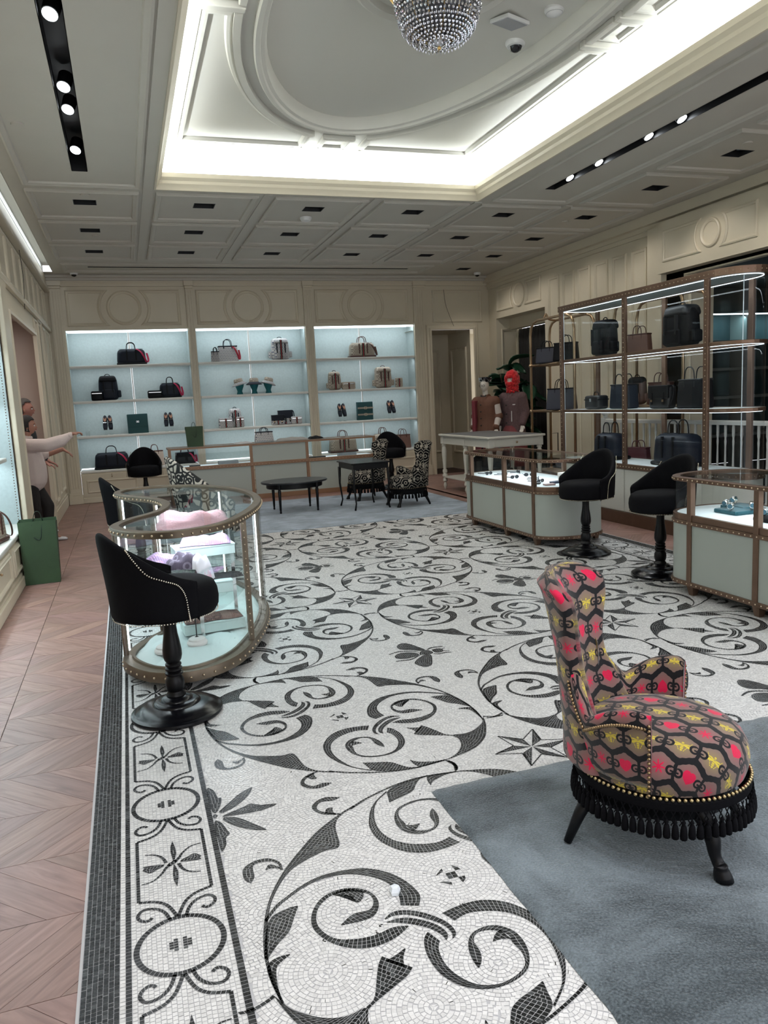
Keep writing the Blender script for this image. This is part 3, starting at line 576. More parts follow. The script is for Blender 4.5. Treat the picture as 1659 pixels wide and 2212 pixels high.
    def ribbon(A,B,cols=None,s=.0145,grow=.0012):
        A=np.array(A,float);B=np.array(B,float)
        def rs(P,n):
            d=np.r_[0,np.cumsum(np.hypot(*np.diff(P,axis=0).T))]; t=np.linspace(0,d[-1],n); return np.stack([np.interp(t,d,P[:,0]),np.interp(t,d,P[:,1])],1)
        L=max(np.hypot(*np.diff(A,axis=0).T).sum(),np.hypot(*np.diff(B,axis=0).T).sum()); n=max(2,int(round(L/s))+1); A=rs(A,n);B=rs(B,n)
        for k in range(n-1):
            a0,a1,b0,b1=A[k],A[k+1],B[k],B[k+1]; wd=(np.hypot(*(b0-a0))+np.hypot(*(b1-a1)))/2; m=max(1,int(round(wd/.0138)))
            w=max(wd,1e-5); e0=(b0-a0)/max(np.hypot(*(b0-a0)),1e-4)*grow; e1=(b1-a1)/max(np.hypot(*(b1-a1)),1e-4)*grow
            UQ.append([a0-e0,a1-e1,b1+e1,b0+e0])
            tl=(a1-a0+b1-b0); tl=tl/max(np.hypot(*tl),1e-6)*.0008
            for i in range(m):
                f0,f1=i/m,(i+1)/m; g=min(.0008/w,.4*(f1-f0)) if m>1 else 0
                fa=f0+(g if i>0 else 0); fb=f1-(g if i<m-1 else 0)
                BQ.append([a0+(b0-a0)*fa+tl,a1+(b1-a1)*fa-tl,a1+(b1-a1)*fb-tl,a0+(b0-a0)*fb+tl])
    def poly(P,s=.014,grow=.001):
        P=np.array(P,float); y0,y1=P[:,1].min(),P[:,1].max(); n=max(1,int(round((y1-y0)/s))); ys=np.linspace(y0,y1,n+1)
        def xs(y):
            r=[]
            for i in range(len(P)):
                p,q=P[i-1],P[i]
                if (p[1]<=y)!=(q[1]<=y): r.append(p[0]+(y-p[1])/(q[1]-p[1])*(q[0]-p[0]))
            return sorted(r)
        for k in range(n):
            a,b=ys[k],ys[k+1]; e=(b-a)*.04; lo,hi=xs(a+e),xs(b-e)
            if len(lo)!=len(hi):
                mid=xs((a+b)/2); lo=lo if len(lo)==len(mid) else mid; hi=hi if len(hi)==len(mid) else mid
            for i in range(0,min(len(lo),len(hi))-1,2):
                w=max(lo[i+1]-lo[i],hi[i+1]-hi[i]); m=max(1,int(round(w/s))); g=.0008
                UQ.append([(lo[i]-grow,a),(lo[i+1]+grow,a),(hi[i+1]+grow,b),(hi[i]-grow,b)])
                for j in range(m):
                    f0,f1=j/m,(j+1)/m; L=lambda f: lo[i]+(lo[i+1]-lo[i])*f; H=lambda f: hi[i]+(hi[i+1]-hi[i])*f; gg=g if w>.01 else 0
                    BQ.append([(L(f0)+gg*(j>0),a+g),(L(f1)-gg*(j<m-1),a+g),(H(f1)-gg*(j<m-1),b-g),(H(f0)+gg*(j>0),b-g)])
    def line(P,w=.014,tap=None):
        P=np.array(cr(P,4) if len(P)>2 else P,float); d=np.gradient(P,axis=0); d/=np.maximum(np.hypot(*d.T)[:,None],1e-9); nn=np.stack([-d[:,1],d[:,0]],1); t=np.linspace(0,1,len(P)); ww=np.full(len(P),w/2) if tap is None else w/2*tap(t)
        ribbon(P+nn*ww[:,None],P-nn*ww[:,None])
    pr=lambda l: [(l[i]/1000,l[i+1]/1000) for i in range(0,len(l),2)]
    TR_=[(cr(pr(a),4),cr(pr(b),4)) for a,b in TILE]
    for tx,ty,par in tiles:
        s=-1 if par else 1
        for f in(1,-1):
            for a,b in TR_:
                ribbon([(tx+s*f*x,ty+f*y) for x,y in a],[(tx+s*f*x,ty+f*y) for x,y in b])
        for t in [[(-.018,.047),(-.019,.020),(-.052,.017)],[(.02,.051),(.05,.020),(.022,.019)],[(.051,-.019),(.019,-.05),(.016,-.018)],[(-.052,-.02),(-.014,-.022),(-.019,-.048)],[(-.017,-.017),(.017,-.017),(.017,.017),(-.017,.017)]]: poly([(tx+x,ty+y) for x,y in t])
    # bees and six-pointed stars where four wreaths meet
    for i in range(2):
        for j in range(-2,5):
            cx,cy=1.6165+1.4295*i,4.362+PIT*j
            if (i+j)%2==0:
                for p in BEE[0]: poly([(cx+x,cy+y) for x,y in cr(pr(p),3,True)],.0125)
                for l in BEE[1]: line([(cx+x,cy+y) for x,y in pr(l)],.011,lambda t:.5+.9*np.sin(PI*np.clip(t+.1,0,1)))
            else:
                for k in range(6):
                    a=math.radians(60*k); R,r=.185,.083; P=lambda q,z:(cx+q*math.cos(z),cy+q*math.sin(z))
                    poly([P(.004,a),P(r,a-PI/6),P(R,a)]); line([P(R,a),P(r,a+PI/6)],.006); line([P(r,a+PI/6),P(R,a+PI/3)],.006)
    # border strips, medallions, lotus, palmettes on both sides
    for side in(0,1):
        M=lambda x,y:(mir(x,side),y)
        for a in (-.1385,.170):
            w=.008 if a<0 else .010
            ribbon([M(a-w,Y0),M(a-w,Y1)],[M(a+w,Y0),M(a+w,Y1)])
        for j in range(-2,9):
            cy=2.214+.8775*j
            n=58; ribbon([M(.012+.137*math.cos(2*PI*i/n),cy+.137*math.sin(2*PI*i/n)) for i in range(n+1)],[M(.012+.120*math.cos(2*PI*i/n),cy+.120*math.sin(2*PI*i/n)) for i in range(n+1)])
            for u in range(-2,3):
                for v in range(-2,3):
                    if abs(u)+abs(v)<4 and abs(u)+abs(v)>0 and not(u==0) and v!=0 or (u,v) in((2,0),(-2,0),(1,0),(-1,0)): poly([M(.012+u*.0135-.006,cy+v*.0115-.005),M(.012+u*.0135+.006,cy+v*.0115-.005),M(.012+u*.0135+.006,cy+v*.0115+.005),M(.012+u*.0135-.006,cy+v*.0115+.005)])
            for fx in(1,-1):
                for fy in(1,-1):
                    for c in CURL: line([M(.012+fx*x,cy+fy*y) for x,y in pr([c_ for c_ in c])],.0115)
            ly=cy+.439
            for fx in(1,-1):
                line([M(.012+fx*.118,cy+.251),M(.012+fx*.118,ly+.188)],.0115)
                for p in LOTUS[1:]: poly([M(.012+fx*x,ly+fx*y) for x,y in pr(p)],.012)
                poly([M(.012+fx*y*0+x*1.0,ly+fx*y) for x,y in pr(LOTUS[0])],.012)
                for l in LOTL:
                    line([M(.012+fx*x,ly+fx*y) for x,y in pr(l)],.012,lambda t:1.1-.8*t)
        for j in range(-1,5):
            for p in PAL: poly([M(.181+x,2.918+PIT*j+y) for x,y in cr(pr(p),3,True)],.0135)
    BQ=np.array(BQ,float); UQ=np.array(UQ,float)
    def keep(q): return ~under(q.mean(1))&(q[:,:,1].max(1)<Y1+.1)&(q[:,:,1].min(1)>Y0-.02)&(q[:,:,0].min(1)>X0)&(q[:,:,0].max(1)<X1)
    bord=lambda q:(np.abs(q.mean(1)[:,0]-2.329)<2.165)|(np.abs(q.mean(1)[:,0]-2.329)>2.14)
    BQ=BQ[keep(BQ)];UQ=UQ[keep(UQ)]
    W=np.concatenate(Q); Wc=np.concatenate(Cc); Wz=np.concatenate(ZZ)
    # orientation: all faces up
    def ccw(q):
        a=(q[:,2,0]-q[:,0,0])*(q[:,3,1]-q[:,1,1])-(q[:,2,1]-q[:,0,1])*(q[:,3,0]-q[:,1,0]); f=a<0; q[f]=q[f][:,::-1]; return q
    W,BQ,UQ=ccw(W),ccw(BQ),ccw(UQ)
    root=struct('floor_mosaic',MB().quad((X0,Y0-.4,.0),(X1,Y0-.4,.0),(X1,Y1+.1,.0),(X0,Y1+.1,.0)),GROUT)
    Bc=black(len(BQ)); 
    def mesh(name,q,c,z,m):
        n=len(q); me=bpy.data.meshes.new(name); me.vertices.add(4*n); co=np.zeros((n,4,3)); co[:,:,:2]=q; co[:,:,2]=z; me.vertices.foreach_set('co',co.ravel())
        me.loops.add(4*n); me.loops.foreach_set('vertex_index',np.arange(4*n)); me.polygons.add(n); me.polygons.foreach_set('loop_start',np.arange(0,4*n,4)); me.polygons.foreach_set('loop_total',np.full(n,4)); me.update(calc_edges=True)
        if c is not None:
            at=me.attributes.new('tint','FLOAT_COLOR','FACE'); at.data.foreach_set('color',np.concatenate([c,np.ones((n,1))],1).astype(np.float32).ravel())
        me.materials.append(m); o=bpy.data.objects.new(name,me); COL.objects.link(o); o.parent=root; return o
    # the nearest 150 dark and 150 pale stones inside the frame stand as objects of their own
    def near(q,n):
        c=q.mean(1); vis=(c[:,1]>2.02)&(c[:,0]>.40)&(c[:,0]<.98) ; d=np.where(vis,c[:,1],99); return np.argsort(d)[:n]
    iw,ib=near(W,150),near(BQ,150)
    def singles(q,c,ids,z):
        for k in ids:
            me=bpy.data.meshes.new('tessera'); p=q[k]; v=[(x,y,z) for x,y in p]+[(x,y,z-.0012) for x,y in p]; me.from_pydata(v,[],[(0,1,2,3),(0,4,5,1),(1,5,6,2),(2,6,7,3),(3,7,4,0)])
            at=me.attributes.new('tint','FLOAT_COLOR','FACE'); at.data.foreach_set('color',np.tile(np.r_[c[k],1].astype(np.float32),5)); me.materials.append(TESS)
            o=bpy.data.objects.new('tessera',me); COL.objects.link(o); o.parent=root
    singles(W,Wc,iw,.0012); singles(BQ,Bc,ib,.0024)
    mw=np.ones(len(W),bool); mw[iw]=False; mb_=np.ones(len(BQ),bool); mb_[ib]=False
    setp(mesh('pale_tesserae',W[mw],Wc[mw],np.repeat(Wz[mw][:,None],4,1),TESS),'small pale marble tesserae',kind='stuff')
    setp(mesh('dark_tesserae',BQ[mb_],Bc[mb_],.0024+0*BQ[mb_][:,:,0],TESS),'small black marble tesserae laid as scrolls, bees, stars and border',kind='stuff')
    setp(mesh('grout_bed',UQ,None,.0018,GROUT),kind='stuff')
    print('MOSAIC',len(W),len(BQ),len(UQ))
mosaic()
# ---------------- chevron parquet ----------------
def oak():
    m=bpy.data.materials.new('chevron_oak'); m.use_nodes=True; nt=m.node_tree; b=nt.nodes['Principled BSDF']
    tc=nt.nodes.new('ShaderNodeTexCoord'); oi=nt.nodes.new('ShaderNodeAttribute'); oi.attribute_name='tint'
    mp=nt.nodes.new('ShaderNodeMapping'); mp.inputs['Scale'].default_value=(1.1,10,1); n=nt.nodes.new('ShaderNodeTexNoise'); n.inputs['Scale'].default_value=3.0; n.inputs['Detail'].default_value=7; n.inputs['Distortion'].default_value=1.4
    nt.links.new(tc.outputs['UV'],mp.inputs[0]); nt.links.new(mp.outputs[0],n.inputs[0])
    r=nt.nodes.new('ShaderNodeValToRGB'); r.color_ramp.elements[0].position=.3; r.color_ramp.elements[0].color=(.178,.094,.074,1); r.color_ramp.elements[1].position=.68; r.color_ramp.elements[1].color=(.295,.175,.142,1); nt.links.new(n.outputs['Fac'],r.inputs[0])
    mx=nt.nodes.new('ShaderNodeMix'); mx.data_type='RGBA'; mx.blend_type='MULTIPLY'; mx.inputs[0].default_value=1; nt.links.new(r.outputs[0],mx.inputs[6]); nt.links.new(oi.outputs['Color'],mx.inputs[7]); nt.links.new(mx.outputs[2],b.inputs['Base Color']); b.inputs['Roughness'].default_value=.42
    return m
OAK=oak()
def parquet():
    root=struct('floor',MB().quad((XL-1.4,-1.5,-.004),(XR+.6,-1.5,-.004),(XR+.6,16,-.004),(XL-1.4,16,-.004)),mat('dark_joint',(.06,.035,.025),.8))  # dark brown bed showing in the joints between planks
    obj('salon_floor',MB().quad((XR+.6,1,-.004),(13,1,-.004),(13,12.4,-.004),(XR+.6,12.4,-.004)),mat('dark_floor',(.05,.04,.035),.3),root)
    regs=[(-1.12,-.747,1.2,YB,1),(-.743,-.275,1.2,YB,0),(-.275,5.0,9.55,YB,0),(4.933,XR,1.5,YB,0)]
    BH=.372; PW=.165; stuff=[]; al=[]
    def clip(P,x0,x1,y0,y1):
        def cl(P,f):
            o=[]
            for i in range(len(P)):
                a,b=P[i-1],P[i]; fa,fb=f(a),f(b)
                if (fa>=0)!=(fb>=0): t=fa/(fa-fb); o.append((a[0]+(b[0]-a[0])*t,a[1]+(b[1]-a[1])*t))
                if fb>=0: o.append(b)
            return o
        for f in (lambda p:p[0]-x0,lambda p:x1-p[0],lambda p:p[1]-y0,lambda p:y1-p[1]):
            P=cl(P,f)
            if len(P)<3: return []
        return P
    for x0,x1,y0,y1,flip in regs:
        for k in range(-6,34):
            a=2.868+BH*k; b=a+BH
            if b<y0 or a>y1: continue
            sgn=1 if (k+flip)%2==0 else -1; x=x0-BH-PW; off=rng.random()*PW
            while x<x1+BH:
                g=.0011; sh=sgn*BH; P=clip([(x+off+g,a+g),(x+off+PW-g,a+g),(x+off+PW-g+sh,b-g),(x+off+g+sh,b-g)],x0,x1,y0,y1); x+=PW
                if len(P)<3: continue
                ar=abs(sum(P[i-1][0]*P[i][1]-P[i][0]*P[i-1][1] for i in range(len(P))))/2
                if ar<2e-4: continue
                ang=sgn*PI/4; c,s_=math.cos(ang),math.sin(ang); ox,oy=rng.random()*40,rng.random()*40; t=.80+.30*rng.random(); tint=(t,t*(.96+.06*rng.random()),t*(.95+.08*rng.random()),1)
                if sum(P[i-1][0]*P[i][1]-P[i][0]*P[i-1][1] for i in range(len(P)))<0: P=P[::-1]
                uv=[((px*c+py*s_)+ox,(-px*s_+py*c)+oy) for px,py in P]; my=sum(p[1] for p in P)/len(P); mx_=sum(p[0] for p in P)/len(P)
                vis=(my>2.0 and mx_<-.2 and mx_>-.27*my*.55-.2) or (mx_>4.9 and mx_<5.5 and 5.8<my<8.5)
                al.append((my if vis else 99+my,P,uv,tint))
    al.sort(key=lambda q:q[0])
    for n,(d,P,uv,tint) in enumerate(al):
        if n<285 and d<90:
            m=MB(); nn=len(P); m.add([(a,b,0) for a,b in P]+[(a,b,-.004) for a,b in P],[tuple(range(nn))]+[(i,nn+i,nn+(i+1)%nn,(i+1)%nn) for i in range(nn)],uv+uv)
            o=obj('plank',m,OAK,root); at=o.data.attributes.new('tint','FLOAT_COLOR','FACE'); at.data.foreach_set('color',np.tile(np.array(tint,np.float32),len(o.data.polygons)))
        else: stuff.append((P,uv,tint))
    m=MB()
    for P,uv,t in stuff: m.add([(a,b,0) for a,b in P],[tuple(range(len(P)))],uv)
    o=obj('planks_beyond',m,OAK,root); setp(o,'further chevron oak planks',kind='stuff'); at=o.data.attributes.new('tint','FLOAT_COLOR','FACE'); at.data.foreach_set('color',np.array([t for _,_,t in stuff],np.float32).ravel())
parquet()
obj('trim_1',MB().box(X0-.008,X0,Y0,Y1,0,.003).box(X1,X1+.008,Y0,Y1,0,.003),GROUT)['kind']='structure'
# ---------------- rugs ----------------
def rugmat(name,c1,c2,sc1):
    m=bpy.data.materials.new(name); m.use_nodes=True; nt=m.node_tree; b=nt.nodes['Principled BSDF']; b.inputs['Roughness'].default_value=.85; b.inputs['Sheen Weight'].default_value=.5; b.inputs['Sheen Roughness'].default_value=.35; b.inputs['Specular IOR Level'].default_value=.2
    tc=nt.nodes.new('ShaderNodeTexCoord'); mp=nt.nodes.new('ShaderNodeMapping'); mp.inputs['Scale'].default_value=(1,1.2,1); mp.inputs['Rotation'].default_value=(0,0,.5); nt.links.new(tc.outputs['Object'],mp.inputs[0])
    n=nt.nodes.new('ShaderNodeTexNoise'); n.inputs['Scale'].default_value=sc1; n.inputs['Detail'].default_value=9; n.inputs['Roughness'].default_value=.68; n.inputs['Distortion'].default_value=.5; nt.links.new(mp.outputs[0],n.inputs[0])
    f=nt.nodes.new('ShaderNodeTexNoise'); f.inputs['Scale'].default_value=120; f.inputs['Detail'].default_value=3; nt.links.new(mp.outputs[0],f.inputs[0])
    a=nt.nodes.new('ShaderNodeMath'); a.operation='MULTIPLY_ADD'; a.inputs[1].default_value=.45; nt.links.new(f.outputs[0],a.inputs[0]); nt.links.new(n.outputs[0],a.inputs[2])
    r=nt.nodes.new('ShaderNodeValToRGB'); r.color_ramp.elements[0].position=.56; r.color_ramp.elements[0].color=(*c1,1); r.color_ramp.elements[1].position=.92; r.color_ramp.elements[1].color=(*c2,1); nt.links.new(a.outputs[0],r.inputs[0]); nt.links.new(r.outputs[0],b.inputs['Base Color'])
    bp=nt.nodes.new('ShaderNodeBump'); bp.inputs['Strength'].default_value=.8; bp.inputs['Distance'].default_value=.015; nt.links.new(a.outputs[0],bp.inputs['Height']); nt.links.new(bp.outputs['Normal'],b.inputs['Normal'])
    return m
def rug(name,label,x0,x1,y0,y1,m,h,group=None):
    N=60; q=MB(); rr=random.Random(3); cx,cy=(x0+x1)/2,(y0+y1)/2; hx,hy=(x1-x0)/2,(y1-y0)/2
    def P(i,j):
        u=i/N*2-1; v=j/N*2-1; x=u*hx+rr.uniform(-.002,.002); y=v*hy+rr.uniform(-.002,.002); e=min(1-abs(u),1-abs(v)); return (x,y,.003 if e<1e-6 else h+rr.uniform(-.0015,.0015))
    us=None
    def P2(i,j):
        m_=lambda k:(-1 if k==0 else 1 if k==N else -1+.012+(k-1)/(N-2)*(2-.024))
        u,v=m_(i),m_(j); return (u*hx+rr.uniform(-.003,.003),v*hy+rr.uniform(-.003,.003),.003 if i in(0,N) or j in(0,N) else h+rr.uniform(-.0015,.0015))
    q.grid(P2,N+1,N+1); o=obj(name,q,m,smooth=True,loc=(cx,cy,0)); return setp(o,label,'rug',group)
rug('pile_rug','grey-green shaggy rug under the embroidered armchair',1.045,3.61,.2,2.745,rugmat('grey_pile',(.040,.051,.058),(.22,.265,.295),1.7),.016)
rug('silk_rug','blue-grey mottled rug under the oval coffee table and two small armchairs',.1,4.75,9.5,12.62,rugmat('blue_pile',(.13,.165,.205),(.40,.48,.57),3.0),.010)
# ---------------- upholstery materials ----------------
VELVET=mat('black_velvet',(.0022,.0022,.0035),.8,spec=.12,bump=.2,bscale=300)
LACQ=mat('black_lacquer',(.003,.003,.0045),.22,spec=.28)
EBON=mat('ebonised_wood',(.004,.004,.005),.33,spec=.22,var=.3,vscale=20)
NAIL=mat('nailhead',(.62,.58,.48),.25,1)
def lattice(nt,u,v,p):
    "staggered cells; returns local coords (in cell units), distance to nearest border, column and row"
    a=u/p; b=v/(p*.92)
    row=(b+.5).floor(); sh=row.mod(2.0)*.5; col=(a+sh+.5).floor(); x=a+sh-col; y=(b-row)*.92
    return x,y,col,row
def ellf(x,y,cx,cy,rx,ry,ang=0):
    c,s=math.cos(ang),math.sin(ang); X=x-cx; Y=y-cy; return hyp((X*c+Y*s)/rx,(Y*c-X*s)/ry)<1.0
def fabric_bees():
    m=bpy.data.materials.new('embroidered_bee_fabric'); m.use_nodes=True; nt=m.node_tree; b=nt.nodes['Principled BSDF']
    b.inputs['Roughness'].default_value=.8; b.inputs['Sheen Weight'].default_value=.25; b.inputs['Specular IOR Level'].default_value=.2
    u,v,_=uvS(nt); x,y,col,row=lattice(nt,u,v,.104)
    # distance to hexagon border (pointy cells)
    ax=x.abs(); ay=y.abs(); hd=ax.max(ax*.5+ay*.93)            # 0.5 at the border
    bead=((u/.0042).sin()*(v/.0042).sin())*.012
    line=(hd+bead)>.445
    r=hyp(x,y)
    # interlocked letters: two facing open rings on the vertical borders
    X=.5-ax; g1=hyp(X-.135,y); ring=((g1-.115).abs()<.037)
    gap=((X<.085).k,); gg=S.op('MULTIPLY',(X<.125),((y-.045).abs()<.05)); letter=ring*(1.0-gg)
    barl=S.op('MULTIPLY',(X-.085).abs()<.06,(y+.01).abs()<.028)
    inner=(g1<.078)
    black=line.max(letter).max(barl)
    hole=inner*(1.0-barl)*(1.0-letter)
    black=black*(1.0-hole*((X>.0)))
    black=black.max(letter)
    bee=(row.mod(2.0)<.5); odd=((col+(row*.5).floor()).mod(2.0)<.5)
    # heart
    hx=x.abs()/.20; hy=(y+.02)/.20; q=hx*hx+hy*hy-1.0; heart=(q*q*q-hx*hx*hy*hy*hy)<0.0
    # eight-ray star
    th=S.op('ARCTAN2',y,x); star=r<(((th*7.0).cos()*.5+.5)*((th*7.0).cos()*.5+.5)*.15+.065)
    # bee: body, wings, legs
    body=ellf(x,y,0,-.08,.045,.15).max(ellf(x,y,0,.13,.04,.045)); w1=ellf(ax,y,.14,.0,.13,.038,-.30); w2=ellf(ax,y,.10,.07,.11,.028,.25)
    legs=S.op('MULTIPLY',(ax-(y*.5+.17)).abs()<.012,(y.abs()<.2)); beem=body.max(w1).max(w2).max(legs)
    stripes=((y*95.0).sin()>-.75)
    beem=beem*(stripes.max(w1))
    glow=1.0-S.op('SMOOTH_MIN',r*2.1,1.0,.3)
    n=nt.nodes.new('ShaderNodeTexNoise'); n.inputs['Scale'].default_value=7; tc=nt.nodes.new('ShaderNodeTexCoord'); nt.links.new(tc.outputs['UV'],n.inputs[0])
    base=mixc(nt,S(n.outputs[0]),(.13,.085,.075),(.23,.155,.14))
    baseb=mixc(nt,glow*.8,base,(.27,.21,.075)); basep=mixc(nt,glow*.8,base,(.34,.07,.09)); base=mixc(nt,bee,basep,baseb)
    c1=mixc(nt,beem,base,(.58,.46,.05)); pink=mixc(nt,(heart*odd).max(star*(1.0-odd)),base,(.60,.008,.06)); c=mixc(nt,bee,pink,c1); c=mixc(nt,black,c,(.004,.004,.006))
    nt.links.new(c,b.inputs['Base Color'])
    bp=nt.nodes.new('ShaderNodeBump'); bp.inputs['Strength'].default_value=.5; bp.inputs['Distance'].default_value=.003; nt.links.new(black.max(beem).k,bp.inputs['Height']); nt.links.new(bp.outputs[0],b.inputs['Normal'])
    return m
def fabric_rings():
    m=bpy.data.materials.new('black_cream_chain_fabric'); m.use_nodes=True; nt=m.node_tree; b=nt.nodes['Principled BSDF']; b.inputs['Roughness'].default_value=.8; b.inputs['Specular IOR Level'].default_value=.15
    u,v,_=uvS(nt); x,y,col,row=lattice(nt,u,v,.15); ax=x.abs(); ay=y.abs(); hd=ax.max(ax*.5+ay*.93); X=.5-ax
    g=((hyp(X-.08,y)-.09).abs()<.035); ln=((hd-.43).abs()<.035).max(g); dot=(hyp(x,y)-.14).abs()<.035
    nt.links.new(mixc(nt,ln.max(dot),(.003,.003,.004),(.34,.31,.26)),b.inputs['Base Color']); return m
def fabric_bw():
    m=bpy.data.materials.new('ivory_black_scroll_fabric'); m.use_nodes=True; nt=m.node_tree; b=nt.nodes['Principled BSDF']; b.inputs['Roughness'].default_value=.7
    tc=nt.nodes.new('ShaderNodeTexCoord'); vo=nt.nodes.new('ShaderNodeTexVoronoi'); vo.feature='DISTANCE_TO_EDGE'; vo.inputs['Scale'].default_value=11; nt.links.new(tc.outputs['Object'],vo.inputs['Vector']); v2=nt.nodes.new('ShaderNodeTexVoronoi'); v2.inputs['Scale'].default_value=11; nt.links.new(tc.outputs['Object'],v2.inputs['Vector'])
    S.nt=nt; e=S(vo.outputs['Distance'])<.10; d=(S(v2.outputs['Distance'])-.30).abs()<.09
    nt.links.new(mixc(nt,e.max(d),(.62,.57,.49),(.01,.01,.01)),b.inputs['Base Color']); return m
FB,FR,FW=fabric_bees(),fabric_rings(),fabric_bw()
# ---------------- bar stools ----------------
def bar_stool():
    t=thing('bar_stool','tall black velvet bar stool with nailhead trim, in front of the curved glass vitrine','stool',(.12,4.06,0),math.radians(12),'black velvet bar stools')
    obj('base',MB().lathe([(.001,.001),(.232,.001),(.238,.010),(.236,.022),(.222,.028),(.214,.030),(.205,.040),(.16,.056),(.125,.062),(.118,.072),(.10,.078),(.085,.080),(.075,.092),(.05,.10)],56,cap=False),LACQ,t,smooth=40)
    obj('pedestal',MB().lathe([(.05,.098),(.052,.105),(.044,.115),(.040,.125),(.046,.135),(.050,.16),(.048,.185),(.040,.20),(.036,.207),(.046,.214),(.046,.224),(.036,.230),(.044,.238),(.044,.248),(.034,.255),(.042,.262),(.042,.270),(.034,.277),(.044,.292),(.050,.315),(.049,.345),(.043,.39),(.036,.43),(.033,.47),(.033,.51),(.036,.548)],28,cap=False),EBON,t,smooth=40)
    a,b=.265,.25
    prof=[(.001,.535),(.80,.535),(.93,.545),(.985,.57),(1.0,.61),(.985,.65),(.93,.685),(.80,.703),(.5,.712),(.001,.715)]
    obj('seat',MB().lathe(prof,40,cap=False,T=lambda p:(p[0]*a+.0,p[1]*b,p[2])),VELVET,t,smooth=True)
    m=MB(); N=37; sec=[]
    def top(ph): c=math.cos(min(abs(ph)*1.62,PI)); return .745+.250*((1+c)/2)**.9
    A=math.radians(110)
    def P(i,j):
        ph=-A+2*A*i/(N-1); zt=top(ph); k=j/11
        # loop: outer bottom -> outer top -> inner top -> inner bottom
        L=[(1.0,.53),(1.015,.60),(1.03,.68),(1.045,zt*.5+.34),(1.06,zt-.03),(1.03,zt-.004),(.98,zt),(.92,zt-.008),(.88,zt-.04),(.87,zt*.5+.34),(.86,.68),(.86,.60)][j]
        r,z=L; z=min(z,zt); lean=1+.10*max(0,z-.70)/.3
        if i in(0,N-1): r=.95+(r-.95)*.35; z=.56+(z-.56)*.94
        return (-a*r*lean*math.cos(ph)*1.06,b*r*1.06*math.sin(ph)*(1 if z<.7 else 1-.25*(z-.7)),z)
    vs=[P(i,j) for i in range(N) for j in range(12)]; fs=[(i*12+j,i*12+(j+1)%12,(i+1)*12+(j+1)%12,(i+1)*12+j) for i in range(N-1) for j in range(12)]+[tuple(range(12)),tuple((N-1)*12+j for j in range(11,-1,-1))]
    m.add(vs,fs); obj('backrest',m,VELVET,t,smooth=True,sub=1)
    m=MB(); n=120
    for i in range(n): q=2*PI*i/n; m.ball((a*.965*math.cos(q)*(1.07 if abs(q-PI)<A-.1 else 1.0),b*.965*math.sin(q)*(1.07 if abs(q-PI)<A-.1 else 1),.547),.0042,6,4)
    for s in(-1,1):
        Q=cr([(46,.925),(52,.87),(62,.80),(76,.765),(88,.735),(94,.68),(96,.60),(97,.55)],7)
        for p2,z in Q:
            p2=s*math.radians(p2); k=1.055+.015*max(0,(z-.6)/.3); m.ball((-a*1.06*k*math.cos(p2)*(1+.10*max(0,z-.70)/.3),b*1.06*k*math.sin(p2)*(1 if z<.7 else 1-.25*(z-.7)),z),.0045,6,4)
    obj('nailheads',m,NAIL,t); return t
st=bar_stool(); st.scale=(1,1,1.02)
for x,y,rz,l in  ((4.17,6.40,200,'black velvet bar stool in front of the jewellery counter holding sunglasses and a cream box'),(4.20,5.33,190,'black velvet bar stool beside the watch counter, half hidden by it'),(.03,7.56,5,'black velvet bar stool behind the curved vitrine, only its slanting back in view'),(.22,13.0,268,'black velvet bar stool before the cream base cabinet, behind the ivory and black chair'.replace('left of','next to')),(4.45,13.0,262,'black velvet bar stool behind the two ring-patterned armchairs')): dup(st,(x,y,0),math.radians(rz),l)
